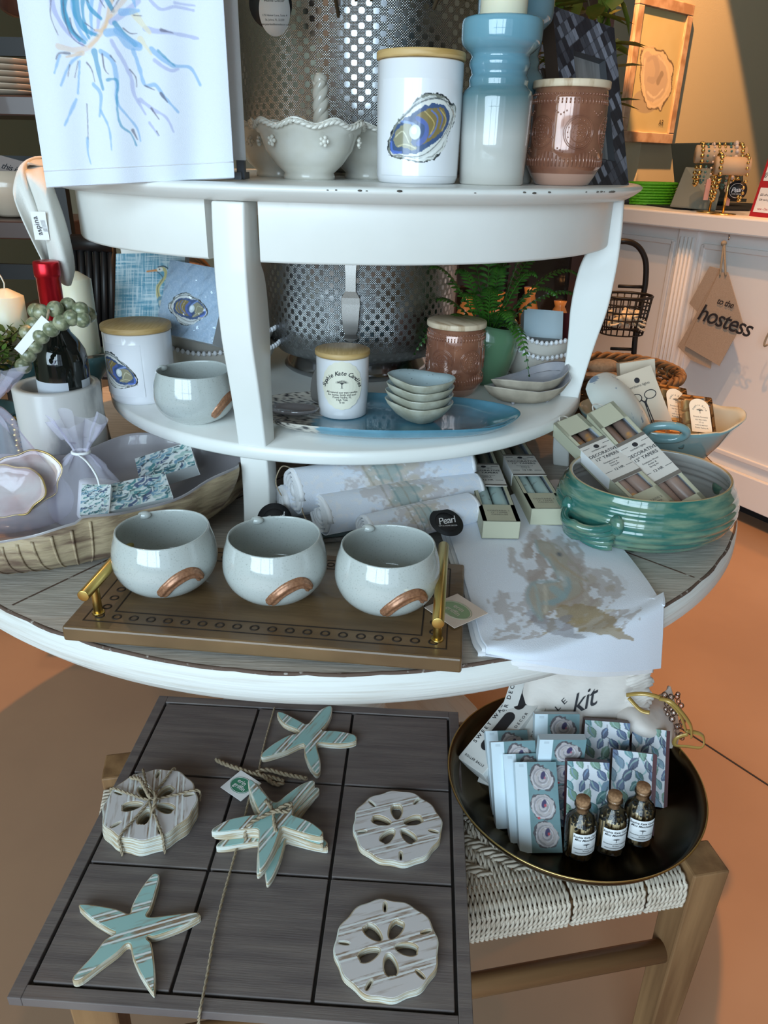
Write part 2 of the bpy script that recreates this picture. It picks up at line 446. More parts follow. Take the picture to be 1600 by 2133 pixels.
def twisted(b, P, r=.0026, tw=.011):
    """two strands laid round one another"""
    L = [0]; 
    for i in range(1, len(P)): L.append(L[-1]+(Vector(P[i])-Vector(P[i-1])).length)
    n = max(8, int(L[-1]/tw*5)); 
    def ev(s):
        for i in range(1, len(P)):
            if s <= L[i] or i == len(P)-1:
                f = (s-L[i-1])/max(L[i]-L[i-1], 1e-9); return Vector(P[i-1]).lerp(Vector(P[i]), f)
    for ph in (0, PI):
        pts = []
        for k in range(n+1):
            s = L[-1]*k/n; p = ev(s); d = (ev(min(s+.001, L[-1]))-ev(max(s-.001, 0))).normalized()
            u = Vector((0, 0, 1)) if abs(d.z) < .8 else Vector((0, 1, 0)); u = (u-d*u.dot(d)).normalized(); v = d.cross(u)
            a = 2*PI*s/tw*.5+ph; pts.append(p+(u*math.cos(a)+v*math.sin(a))*r*.55)
        b.tube(pts, r*.78, 4, cap=False)
    return b
pitch = .0058
x = -BW/2+.052; i = 0
x1 = BW/2-.052
while x < x1:
    vis = x > -.02
    top = []
    ny = 26
    for k in range(ny+1):
        y = -BD/2+.014+(BD-.028)*k/ny
        jj = int((y+BD/2)/pitch/1.0)
        # chevron twill
        sgn = 1 if y < 0 else -1
        d = (i//2 + sgn*int((y)/.0116)) % 4
        border = y < -BD/2+.055 or y > BD/2-.055
        top.append((x, y, BZ+(.002 if border else (.0022 if d < 2 else -.004))))
    P = [(x, -BD/2+.014, BZ-.046), (x, -BD/2+.003, BZ-.040), (x, -BD/2+.0005, BZ-.022), (x, -BD/2+.004, BZ-.004)]+top+[(x, BD/2-.004, BZ-.004), (x, BD/2-.001, BZ-.022), (x, BD/2-.014, BZ-.046)]
    if vis: twisted(b, P)
    else: b.tube(P, .0026, 5, cap=False)
    x += pitch; i += 1
    if i in (18, 88, 104): x += .003
y = -BD/2+.055; i = 0
while y < BD/2-.05:
    P = [(-BW/2+.014, y, BZ-.046), (-BW/2+.001, y, BZ-.022), (-BW/2+.004, y, BZ-.004)]
    nx = 60
    for k in range(nx+1):
        xx = -BW/2+.02+(BW-.04)*k/nx
        sgn = 1 if y < 0 else -1
        ii = int((xx+BW/2-.052)/pitch)
        d = (ii//2 + sgn*int(y/.0116)) % 4
        P.append((xx, y, BZ+(-.004 if d < 2 else .0022)))
    P += [(BW/2-.004, y, BZ-.004), (BW/2-.001, y, BZ-.022), (BW/2-.014, y, BZ-.046)]
    b.tube(P, .0027, 5, cap=False)
    y += pitch; i += 1
b.build('woven_seat', m_rope, t)

# ================================================================ SHARED ART AND BUILDERS
def rib(b, pts, wd, mp, m=0, sm=True):
    P = cat(pts, 4) if sm and len(pts) > 2 else [np.array(p, float) for p in pts]
    vs = []; n = len(P)
    for i in range(n):
        d = P[min(i+1, n-1)]-P[max(i-1, 0)]; L = np.hypot(*d) or 1; nn = np.array((-d[1], d[0]))/L*wd/2
        for q in (P[i]+nn, P[i]-nn): vs.append(mp(q[0], q[1]))
    return b.add(vs, [(2*i, 2*i+1, 2*i+3, 2*i+2) for i in range(n-1)], m, None, False)
def put(b, s, x, y, size, mp, m=0, rot=0, space=1, shear=0, bold=0):
    me = text(s, size, space, shear, bold); c, q = math.cos(rot), math.sin(rot)
    return b.mesh2(me, lambda v: mp(x+v.x*c-v.y*q, y+v.x*q+v.y*c), m)
def arc_text(b, s, cx, cy, R, size, a_mid, mp, m=0, step=None, shear=0, up=True, bold=0):
    n = len(s); step = step or size*.62/R
    for i, ch in enumerate(s):
        if ch == ' ': continue
        a = a_mid-(i-(n-1)/2)*step*(1 if up else -1)
        put(b, ch, cx+R*math.cos(a), cy+R*math.sin(a), size, mp, m, a-PI/2 if up else a+PI/2, shear=shear, bold=bold)
def tree_logo(b, x, y, h, mp, m=0):
    rib(b, [(x, y), (x, y+h*.5)], h*.07, mp, m)
    rib(b, [(x-h*.12, y-.0), (x+h*.12, y)], h*.03, mp, m)
    rnd = random.Random(3)
    for k in range(9):
        a = RD(20+k*17.5); q = h*(.42+.08*rnd.random())
        ex, ey = x+math.cos(a)*q*1.15, y+h*.42+math.sin(a)*q*.75
        rib(b, [(x, y+h*.35), ((x+ex)/2, (y+h*.4+ey)/2+h*.03), (ex, ey)], h*.028, mp, m)
        for s_ in (-1, 1):
            rib(b, [((x+ex)/2, (y+h*.4+ey)/2+h*.03), (ex+s_*h*.07, ey-h*.05), (ex+s_*h*.1, ey+h*.02)], h*.018, mp, m)
def cyl(r):
    """x = arc length round the jar from its front (-y), y = height"""
    return lambda x, y, h=.0004: Vector(((r+h)*math.sin(x/r), -(r+h)*math.cos(x/r), y))
OY = [(985, 965), (1000, 900), (1060, 810), (1130, 750), (1200, 680), (1270, 662), (1360, 670), (1410, 710), (1452, 715), (1465, 760), (1440, 830), (1400, 880), (1370, 960), (1300, 1020), (1200, 1040), (1110, 1025), (1020, 1010)]
def oyster_art(cv, cx, cy, sc, rot=0, fx=1, bg=(.8, .8, .8)):
    c, q = math.cos(rot), math.sin(rot)
    def T(p, k=1, dx=0, dy=0):
        x, y = ((p[0]-1225)*k+dx)/480*sc*fx, ((p[1]-850)*k+dy)/480*sc
        return (cx+x*c-y*q, cy+x*q+y*c)
    w = sc/480
    cv.poly([T(p, .985) for p in OY], (.03, .035, .04), wob=sc*.02)
    cv.poly([T(p, .955) for p in OY], (.20, .21, .18), wob=sc*.03, seed=3)
    cv.poly([T(p, .93, 4, 4) for p in OY], (.70, .70, .66), wob=sc*.03, seed=5)
    for k, p in enumerate(OY[:-1]):   # layered edge lines
        a = T(p, .9); b2 = T(OY[k+1], .88)
        cv.stroke([a, b2], 5*w, (.09, .09, .08), .7, rough=.5, seed=k)
    inner = [(1010, 960), (1030, 880), (1090, 810), (1150, 780), (1220, 735), (1300, 715), (1370, 735), (1400, 790), (1380, 850), (1330, 900), (1260, 950), (1180, 990), (1090, 990), (1030, 985)]
    cv.poly([T(p) for p in inner], (.06, .10, .21), wob=sc*.02, seed=7)
    cv.poly([T(p) for p in [(1035, 930), (1060, 860), (1130, 820), (1160, 850), (1150, 920), (1190, 960), (1110, 965)]], (.28, .26, .17), wob=sc*.03, seed=8)
    cv.poly([T(p) for p in [(1180, 790), (1260, 745), (1350, 745), (1370, 800), (1330, 870), (1260, 920), (1210, 935), (1250, 870), (1230, 810)]], (.24, .18, .07), wob=sc*.02, seed=9)
    for k, (pts, wd, col) in enumerate([
        ([(1190, 800), (1240, 830), (1240, 890), (1200, 935)], 26, (.09, .14, .40)), ([(1270, 755), (1310, 790), (1300, 850), (1260, 900)], 9, (.13, .20, .50)),
        ([(1310, 745), (1345, 790), (1330, 850)], 8, (.12, .17, .42)), ([(1090, 815), (1150, 825), (1180, 840)], 14, (.22, .32, .62)), ([(1020, 930), (1030, 980), (1090, 985)], 16, (.10, .18, .55)),
        ([(1230, 760), (1290, 820), (1270, 880)], 6, (.55, .43, .18)), ([(1330, 750), (1372, 800), (1345, 860)], 8, (.55, .42, .16)), ([(1050, 900), (1100, 870), (1140, 930)], 6, (.62, .58, .42)),
        ([(1070, 950), (1120, 940), (1180, 960)], 6, (.60, .55, .36)), ([(1000, 1000), (1100, 1005), (1220, 1000), (1320, 930), (1400, 830), (1440, 750)], 5, (.10, .10, .10)),
        ([(1120, 1015), (1220, 1018), (1330, 950), (1420, 830)], 10, (.78, .78, .75)), ([(1070, 815), (1190, 720), (1290, 690), (1380, 705)], 7, (.06, .08, .09)), ([(1080, 800), (1190, 705), (1290, 677)], 6, (.55, .58, .56)),
        ([(1400, 730), (1430, 770), (1410, 850)], 5, (.10, .08, .07)), ([(1420, 740), (1445, 780)], 9, (.45, .36, .28))]):
        cv.stroke([T(p) for p in pts], wd*w, col, .92, rough=.4, seed=k+20)
    x, y = T((1175, 872)); cv.ell(x, y, 34*w, 40*w, (.60, .66, .66)); cv.ell(x-6*w, y-8*w, 18*w, 20*w, (.80, .83, .82))
m_bamboo = mat('bamboo_lid', (.56, .36, .14), .5, col2=(.68, .47, .22), scale=26, stretch=(14, 1, 1), bump=.0001)
m_bamboo_edge = mat('bamboo_edge', (.60, .40, .17), .5, col2=(.45, .27, .08), scale=90, stretch=(.2, .2, 2), lo=.5, hi=.7)
m_pine = mat('pine_lid', (.68, .54, .38), .5, col2=(.42, .28, .16), scale=10, stretch=(9, 1.5, 2), lo=.52, hi=.68)
m_jar = mat('painted_glaze', (.8, .8, .8), .14, attr=True, coat=.35)
m_matte = mat('painted_matte', (.8, .8, .8), .75, attr=True, bump=.0003, bscale=700)
m_paper = mat('painted_paper', (.8, .8, .8), .55, attr=True)
m_label = mat('cream_label', (.78, .74, .60), .6)
WHT = (.80, .80, .82)
def lid(t, R, z, h, m=None, me=None, grip=.003):
    b = MB(); b.lathe([(0, z-grip), (R-.004, z-grip), (R-.004, z), (R+.001, z), (R+.0016, z+.001), (R+.0016, z+h-.001), (R+.0008, z+h), (0, z+h)], 64, mats=[0, 0, 1, 1, 1, 1, 0])
    return b.build('lid', [m or m_bamboo, me or m_bamboo_edge], t)
def jar_candle(label, loc, R, H, art, rz=0, name='candle_jar', group=None, taper=.97):
    t = thing(name, label, 'candle', loc, rz, group)
    b = MB(); b.lathe([(0, 0), (R*.88, 0), (R*.94, .002), (R*taper, .008), (R, H*.5), (R, H-.002), (R-.002, H), (R-.004, H-.003), (0, H-.003)], 72)
    b.K = [WHT]*len(b.V)
    if art: art(b, R)
    b.build('jar', [m_jar, m_label, m_ink], t)
    return t
def oyster_jar(label, loc, R, H, ax, ay, sc, rot, rz=0, fx=1, group=None):
    def art(b, r):
        cv = Cv(ax-sc*.62, ay+sc*.55, ax+sc*.62, ay-sc*.55, 170, WHT); cv.Y = -cv.Y
        oyster_art(cv, ax, -ay, sc, rot, fx)
        mp = cyl(r); b.paint(cv, lambda u, v: mp(ax-sc*.62+u*sc*1.24, ay+sc*.55-v*sc*1.1, .0003))
    t = jar_candle(label, loc, R, H, art, rz, group=group, taper=.985); lid(t, R, H+.0005, .0085); return t

# ================================================================ ON THE WHITE TABLE TOP
G_OJ = 'white candle jars painted with an oyster'
p = onz(868, 384, WT, .052)
oyster_jar('tall white candle jar painted with an oyster, beside the blue candle holder', p, .052, .134, .004, .061, .094, 0, 0, group=G_OJ)
# three-bowl server
m_cream = mat('cream_stoneware', (.72, .69, .62), .16, col2=(.66, .62, .53), scale=30, coat=.5)
def scallop_bowl(R, H, par, rz=0, off=(0, 0, 0)):
    b = MB(); n = 112
    def fn(r, z, a, i):
        w_ = .5+.5*math.cos(9*a); k = max(0, z/H)**3
        q = r*(1+.035*k*w_); return (q*math.cos(a), q*math.sin(a), z+k*.006*(w_-.5))
    prof = [(0, .002), (R*.42, .002), (R*.43, 0), (R*.47, 0), (R*.48, .004), (R*.46, .008), (R*.62, .018), (R*.80, .035), (R*.90, .055), (R*.95, H*.86), (R*1.0, H), (R*1.02, H+.002), (R*.99, H+.0025), (R*.93, H*.86), (R*.87, .055), (R*.76, .036), (R*.5, .016), (0, .012)]
    b.lathe(prof, n, fn=fn)
    # rope rim
    for ph in (0, PI):
        P = []
        for k in range(220):
            a = 2*PI*k/220; w_ = .5+.5*math.cos(9*a); q = R*1.02*(1+.035*w_)+.0014*math.cos(a*34+ph)
            P.append((q*math.cos(a), q*math.sin(a), H*.965+.006*(w_-.5)+.0014*math.sin(a*34+ph)))
        b.tube(P, .0022, 6, closed=True)
    for k in range(6):
        a = RD(-90+60*k); c = Vector((math.cos(a), math.sin(a), 0)); q = R*.955; z = H*.68
        b.ball(c*q+Vector((0, 0, z)), .0032, 0, 6)
        for j in range(5):
            an = 2*PI*j/5; s_ = Vector((-c.y, c.x, 0)); b.ball(c*(q-.0005)+s_*math.cos(an)*.0045+Vector((0, 0, z+math.sin(an)*.0045)), .0026, 0, 6)
    b.build('bowl', m_cream, par, off, rz)
SV = at(676, 372, WT); SV = Vector((-.100, 1.165, WT))
t = thing('bowl_server', 'cream stoneware three-bowl server with a twisted rope handle on the table top', 'serving dish', SV)
for k, a in enumerate((-98, 25, 152)):
    scallop_bowl(.071, .066, t, RD(a), (.072*math.cos(RD(a)), .072*math.sin(RD(a)), 0))
b = MB()
for ph in (0, 2.09, 4.19):
    b.tube([(.0052*math.cos(k*.23+ph), .0052*math.sin(k*.23+ph), .02+.10*k/60) for k in range(61)], .0062, 8)
b.ball((0, 0, .121), .0095, 0, 10); b.build('handle', m_cream, t)
# ombre candle holder
m_ombre = ramp_z('ombre_glaze', [(0, (.56, .53, .48)), (.055, (.50, .50, .47)), (.10, (.10, .19, .21)), (.125, (.12, .26, .33)), (.19, (.17, .36, .45))], .08, .6)
HP = [(0, 0), (.038, 0), (.0405, .002), (.0425, .05), (.0435, .085), (.0438, .098), (.0415, .104), (.0365, .108), (.0352, .111), (.0362, .115), (.0352, .119), (.0335, .121), (.0345, .126), (.0365, .130), (.0368, .134), (.0355, .138), (.0345, .140), (.036, .143), (.041, .147), (.0462, .152), (.0478, .157), (.0482, .172), (.0475, .177), (.0455, .179), (.038, .177), (.036, .171), (0, .171)]
m_wax = mat('ivory_wax', (.80, .74, .56), .38, sss=.35, coat=.1)
m_wick = mat('wick', (.7, .66, .55), .9)
hp = onz(1022, 387, WT, .043); 
t = thing('candle_holder', 'blue to white ombre ceramic candle holder in front, between oyster jar and copper candle', 'candle holder', hp, group='ombre ceramic candle holders')
b = MB(); b.lathe(HP, 64); b.build('holder_body', m_ombre, t)
def pillar(name, label, loc, R, H, group=None, wick=True, top=.012):
    t = thing(name, label, 'candle', loc, random.random(), group)
    b = MB(); b.lathe([(0, 0), (R-.001, 0), (R, .001), (R, H), (R-.003, H+.002), (.006, H+top), (0, H+top)], 9 if False else 48); b.build('wax', m_wax, t)
    if wick:
        b = MB(); b.tube([(0, 0, H+top-.002), (.0015, 0, H+top+.008), (-.001, .002, H+top+.017), (-.004, .003, H+top+.023)], .0011, 6); b.build('wick', m_wick, t)
    return t
GP = 'ivory pillar candles'
pillar('pillar_candle', 'ivory pillar candle standing in the front ombre candle holder', hp+Vector((0, 0, .171)), .0275, .16, GP)
m_hold2 = ramp_z('ombre_glaze_back', [(0, (.50, .47, .42)), (.11, (.12, .2, .22)), (.24, (.16, .30, .38))], .08, .6)
h2 = Vector((.155, 1.155, WT))
t = thing('candle_holder', 'taller ombre ceramic candle holder standing behind the front one', 'candle holder', h2, group='ombre ceramic candle holders')
b = MB(); b.lathe([(r*1.02, z*1.26) for r, z in HP], 64); b.build('holder_body', m_hold2, t)
pillar('pillar_candle', 'ivory pillar candle in the taller back ombre holder', h2+Vector((0, 0, .2155)), .027, .15, GP)
# copper embossed glass candles
m_copper = mat('embossed_amber_glass', (.30, .125, .072), .10, metal=.15, coat=.9, col2=(.22, .085, .05), scale=40)
m_copwax = mat('wax_behind_glass', (.44, .25, .18), .12, coat=.9)
def copper(label, loc, rz, s=1, hk=1):
    t = thing('embossed_candle', label, 'candle', loc, rz, 'amber embossed glass candles with wooden lids')
    R = .048; H = .112*hk
    def rr(z): return R*(.70+.30*min(1, (z/(.022*hk))**.8)) if z < .022*hk else R*(1-.05*max(0, (z-.09*hk)/(.022*hk)))
    b = MB(); zs = [0, .002, .008, .014, .022*hk, .05*hk, .08*hk, .09*hk, .1*hk, H]
    b.lathe([(0, .003), (R*.62, .003), (R*.64, 0)]+[(rr(z), z+.0005) for z in zs]+[(R*.93, H), (0, H-.002)], 72, mats=[1, 1, 1, 1, 1, 1, 0, 0, 0, 0, 0, 0, 0, 0])
    mp = lambda x, z, h=0: Vector(((rr(z)+h)*math.sin(x/R), -(rr(z)+h)*math.cos(x/R), z))
    for k in range(6):
        x0 = 2*PI*R*k/6+.0; z0 = .062*hk
        for q in (.0195, .0175, .011): b.tube([mp(x0+q*math.cos(a), z0+q*math.sin(a)*hk, .0003) for a in np.linspace(0, 2*PI, 28)[:-1]], .0006, 5, closed=True)
        for q, n in ((.0145, 16), (.008, 10), (.004, 6)):
            for j in range(n): b.ball(mp(x0+q*math.cos(2*PI*j/n), z0+q*math.sin(2*PI*j/n)*hk, .0003), .0009, 0, 4)
        b.ball(mp(x0, z0, .0003), .0014, 0, 5)
        for dz in (-.022, .024):
            for j in range(5):
                xx = x0+PI*R/6+(j-2)*.0035; b.ball(mp(xx, z0+dz*hk+.004*(2-abs(j-2))*(1 if dz < 0 else -1)*.5, .0003), .0011, 0, 4)
    for k in range(60):
        x = 2*PI*R*k/60; b.ball(mp(x, .105*hk, .0003), .0013, 0, 4)
        b.tube([mp(x, .023*hk), mp(x, .030*hk, .0006), mp(x, (.036+.004*math.sin(k*PI/5))*hk)], .0012, 5)
        b.tube([mp(x, .094*hk), mp(x, .10*hk, .0005)], .0010, 5)
    b.build('glass', [m_copper, m_copwax], t)
    o = lid(t, R*.985, H+.0005, .0085, m_pine, m_pine); t.scale = (s, s, s); return t
copper('amber embossed glass candle with wooden lid on the table top beside the dark photo frame', onz(1168, 388, WT, .047), .12, 1.0)
# photo frame with inlay
m_inlay = mat('bone_inlay', (.8, .8, .8), .3, attr=True, coat=.3)
m_brown = mat('dark_brown_wood', (.05, .028, .018), .5)
BL = aty(1186, 387, 1.115); BL.z = WT+.001
TL = aty(1150, 11, 1.205); e2 = (TL-BL); Hf = e2.length; e2.normalize()
e1 = Vector((math.cos(RD(37)), math.sin(RD(37)), 0)); e1 = (e1-e2*e1.dot(e2)).normalized(); e3 = e1.cross(e2)
Rm = Matrix((e1, e2, e3)).transposed().to_4x4(); Rm.translation = BL
t = thing('photo_frame', 'photo frame with dark blue and bone diagonal inlay leaning at the back right', 'frame'); t.matrix_world = Rm
Wf = .128
cv = Cv(0, Hf, Wf, 0, 150, (.01, .01, .015)); U = cv.X; V = cv.Y
cu = np.floor((U*.9+V*.48)/.0095); cw = np.floor((V*.75-U*.55)/.014)
q = np.sin(cu*12.9898+cw*78.233)*43758.5453; q = q-np.floor(q)
fu = (U*.9+V*.48)/.0095 % 1; fv = (V*.75-U*.55)/.014 % 1
tone = np.where(q < .5, .012+.03*q, np.where(q < .8, .05+.08*(q-.5), .16+.5*(q-.8)))*(.7+.6*fbm(U*900, V*90, 4))
tone = tone*np.where((fu < .08) | (fv < .06), .25, 1)
cv.A = np.stack([tone*.95, tone, tone*1.2+.006], -1)
b = MB(); bw = .034
o_ = [(0, 0), (Wf, 0), (Wf, Hf), (0, Hf)]; i_ = [(bw, bw*1.3), (Wf-bw*.8, bw*1.3), (Wf-bw*.8, Hf-bw*1.5), (bw, Hf-bw*1.5)]
# front as painted grid, sunken opening left out
H_, W_ = cv.H, cv.W
keep = []
for jj in range(H_-1):
    for ii in range(W_-1):
        x, y = Wf*ii/(W_-1), Hf*(1-jj/(H_-1))
        if not (i_[0][0] < x < i_[1][0] and i_[0][1] < y < i_[2][1]): keep.append((jj*W_+ii, (jj+1)*W_+ii, (jj+1)*W_+ii+1, jj*W_+ii+1))
b.add([(Wf*i/(W_-1), Hf*(1-j/(H_-1)), 0) for j in range(H_) for i in range(W_)], keep, 0, cv.A.reshape(-1, 3).tolist(), False)
b.build('inlaid_border', m_inlay, t)
b = MB(); th = .022
for A, B_ in zip(o_, o_[1:]+o_[:1]): b.add([(A[0], A[1], 0), (B_[0], B_[1], 0), (B_[0], B_[1], -th), (A[0], A[1], -th)], [(3, 2, 1, 0)], 0, None, False)
for A, B_ in zip(i_, i_[1:]+i_[:1]): b.add([(A[0], A[1], 0.0003), (B_[0], B_[1], .0003), (B_[0], B_[1], -.012), (A[0], A[1], -.012)], [(0, 1, 2, 3)], 1, None, False)
b.add([(*q_, -th) for q_ in o_], [(3, 2, 1, 0)], 0, None, False)
b.build('frame_body', [m_brown, mat('frame_lip', (.07, .07, .075), .5)], t)
cv = Cv(i_[0][0], i_[2][1], i_[1][0], i_[0][1], 90, (.20, .19, .185)); cv.A *= (.55+.9*fbm(cv.X*160, cv.Y*14, 2))[..., None]
rnd = random.Random(5)
for k in range(16):
    x = i_[0][0]+.006+rnd.random()*.05; y = .05+rnd.random()*.01; hh = .05+.06*rnd.random(); dx = rnd.uniform(-.015, .015)
    cv.stroke([(x, y), (x+dx*.4, y+hh*.6), (x+dx, y+hh)], .0012, (.015, .015, .015), .9)
    for j in range(4): cv.stroke([(x+dx*.5, y+hh*(.5+.12*j)), (x+dx*.5+rnd.uniform(-.007, .007), y+hh*(.56+.12*j))], .001, (.02, .02, .02), .8)
b = MB(); b.paint(cv, lambda u, v: Vector((i_[0][0]+u*(i_[1][0]-i_[0][0]), i_[2][1]+v*(i_[0][1]-i_[2][1]), -.011))); b.build('photograph', m_paper, t)
b = MB(); b.box((Wf/2, Hf*.45, -.045), (.05, Hf*.75, .004), 0, Matrix.Rotation(RD(-12), 3, 'X')); b.build('easel_back', m_brown, t)
# metal tubs
def emboss(name, k1, k2, dist):
    m, n, l, b = nt(name); b.inputs['Metallic'].default_value = 1; b.inputs['Roughness'].default_value = .24; b.inputs['Base Color'].default_value = (.40, .41, .42, 1)
    tc = n.new('ShaderNodeTexCoord'); sp = n.new('ShaderNodeSeparateXYZ'); l.new(tc.outputs['Object'], sp.inputs[0])
    def M(op, a, b_=None, c=None):
        q = n.new('ShaderNodeMath'); q.operation = op
        for i, v in enumerate((a, b_, c)):
            if v is None: continue
            if isinstance(v, (int, float)): q.inputs[i].default_value = v
            else: l.new(v, q.inputs[i])
        return q.outputs[0]
    an = M('MULTIPLY', M('ARCTAN2', sp.outputs[1], sp.outputs[0]), .2); z = sp.outputs[2]
    u = M('ADD', an, z); v = M('SUBTRACT', an, z)
    fine = M('MULTIPLY', M('SINE', M('MULTIPLY', u, k1)), M('SINE', M('MULTIPLY', v, k1)))
    coarse = M('MULTIPLY', M('SINE', M('MULTIPLY', an, k2)), M('SINE', M('MULTIPLY', z, k2)))
    msk = M('MULTIPLY', M('GREATER_THAN', coarse, -.25), 1.0)
    nz = n.new('ShaderNodeTexNoise'); nz.inputs['Scale'].default_value = 16; l.new(tc.outputs['Object'], nz.inputs['Vector'])
    h = M('ADD', M('MULTIPLY', M('MULTIPLY', M('ABSOLUTE', fine), msk), 1), M('MULTIPLY', nz.outputs['Fac'], 2.2))
    bp = n.new('ShaderNodeBump'); bp.inputs['Distance'].default_value = dist; l.new(h, bp.inputs['Height']); l.new(bp.outputs[0], b.inputs['Normal'])
    return m
m_tub = emboss('hammered_metal', 900, 330, .00042)
m_steel = mat('polished_steel', (.42, .42, .43), .16, metal=1)
TB = Vector((-.045, 1.545, WT))
t = thing('metal_tub', 'large embossed silver metal tub standing on the table top', 'tub', TB)
b = MB(); b.lathe([(0, .004), (.20, .004), (.212, .012), (.222, .04), (.228, .12), (.232, .38), (.236, .40), (.230, .402), (.226, .38), (.215, .04), (0, .02)], 128); b.build('tub_wall', m_tub, t)
t = thing('paper_tag', 'white oval paper tag with address over a black disc, hanging on the upper metal tub', 'tag', aty(572, 22, 1.285))
m_tagw = mat('white_card', (.80, .80, .80), .6)
b = MB(); b.lathe([(0, .0), (.031, .0), (.031, .0006), (0, .0006)], 48, 0, R=Matrix.Rotation(PI/2, 3, 'X'), c=(-.006, .004, .008)); b.build('back_disc', m_black, t)
b = MB(); b.lathe([(0, 0), (.0225, 0), (.0225, .0006), (0, .0006)], 48, 0, fn=lambda r, z, a, i: (r*math.cos(a), r*1.42*math.sin(a), z), R=Matrix.Rotation(PI/2, 3, 'X'))
for s_, y in (('Home Decor', .012), ('175 Hamer Lane, Suite 4', -.006), ('St. Johns, FL 32259', -.0115), ('www.pearlandhomedecor.com', -.017)):
    put(b, s_, 0, y, .0036 if y < 0 else .0055, lambda x, y_: Vector((x, -.0009, y_)), 1)
b.build('oval_card', [m_tagw, m_ink], t)
# metal bucket on the shelf
UB = Vector((-.055, 1.405, SH))
t = thing('metal_bucket', 'embossed silver metal bucket on a foot ring standing on the shelf', 'bucket', UB)
b = MB(); b.lathe([(0, .03), (.13, .03), (.150, .036), (.166, .055), (.174, .09), (.176, .15), (.174, .215), (.178, .222), (.170, .222), (.168, .1), (.14, .045), (0, .04)], 120); b.build('bucket_wall', m_tub, t)
b = MB(); b.lathe([(.118, .032), (.116, .018), (.128, .004), (.136, 0), (.139, .003), (.132, .014), (.124, .032)], 96); b.build('foot_ring', m_steel, t)
m_steelb = mat('steel_strap', (.30, .28, .26), .25, metal=1)
b = MB(); an = RD(-100); mpx = cyl(.1765)
pr = [(-.010, .215), (.010, .215), (.0085, .185), (.0085, .160), (.0145, .150), (.015, .140), (.012, .10), (.009, .092), (.012, .085), (.0, .078), (-.012, .085), (-.009, .092), (-.012, .10), (-.015, .140), (-.0145, .150), (-.0085, .160), (-.0085, .185)]
me = plate([pr], .004, .0005); b.mesh2(me, lambda v: mpx(v.x, v.y, .004+v.z)); b.build('handle_plate', m_steelb, t, rz=RD(-2))

# ================================================================ TEA TOWELS ON THE UPPER TIER
TWH = (.70, .74, .82)
TY = .93
def zp(x, y): q = aty(x/2.963, y/2.963, TY); return (q.x, -q.z)   # brush points measured on the photograph, turned into cloth coordinates
bl, br = aty(105, 390, TY), aty(487, 370, TY)
x0, x1 = bl.x-.004, br.x
cv = Cv(x0, -1.62, x1, -1.195, 250, TWH)
BLU, TEAL, LIL, TAN, DK, YEL = (.22, .42, .68), (.06, .29, .46), (.40, .43, .66), (.68, .50, .36), (.12, .11, .16), (.74, .68, .48)
def zs(pts, w_, col, a=.85, w1=None, rough=.35, seed=1):
    cv.stroke([zp(*p) for p in pts], w_*.000203, col, a, None if w1 is None else w1*.000203, rough, seed)
bell = [zp(*p) for p in [(330, -400), (318, 0), (322, 140), (360, 260), (430, 340), (540, 350), (640, 290), (700, 180), (780, 60), (900, -150), (900, -500), (600, -640), (400, -560)]]
cv.poly(bell, (.66, .68, .80), .6, wob=.01)
for k in range(7): zs([(330+k*85, -380), (325+k*70, -60), (345+k*58, 90), (420+k*40, 230), (520+k*14, 320-k*14)], 34-k*2, [LIL, TEAL, BLU, TEAL, BLU, LIL, TAN][k], .8, 14, seed=k)
for pts, w_ in (([(470, 40), (490, 150), (540, 230), (620, 270)], 40), ([(410, 0), (402, 110), (440, 210), (500, 290)], 28), ([(545, 0), (565, 90), (640, 165)], 22), ([(640, -20), (680, 60), (712, 120)], 20)): zs(pts, w_, TEAL, .85, 18)
for pts in ([(400, -60), (402, 100), (430, 220), (470, 290), (540, 330)], [(515, 0), (560, 60)], [(610, 0), (640, 60), (665, 100)], [(535, 185), (600, 235)], [(330, 0), (325, 130), (370, 250)], [(440, 150), (460, 230), (520, 290)], [(750, 40), (700, 130)], [(720, -30), (715, 60)]): zs(pts, 7, DK, .75, 4)
zs([(370, 320), (450, 345), (540, 345), (620, 280), (680, 180), (760, 70), (830, -40)], 26, TAN, .55, 22); zs([(560, 335), (640, 270), (700, 150)], 14, (.72, .46, .25), .5)
zs([(700, 190), (780, 130), (860, 60)], 26, LIL, .7); zs([(680, 260), (740, 260), (800, 330), (860, 345)], 34, BLU, .7); zs([(720, 200), (770, 260), (840, 330)], 24, TEAL, .8)
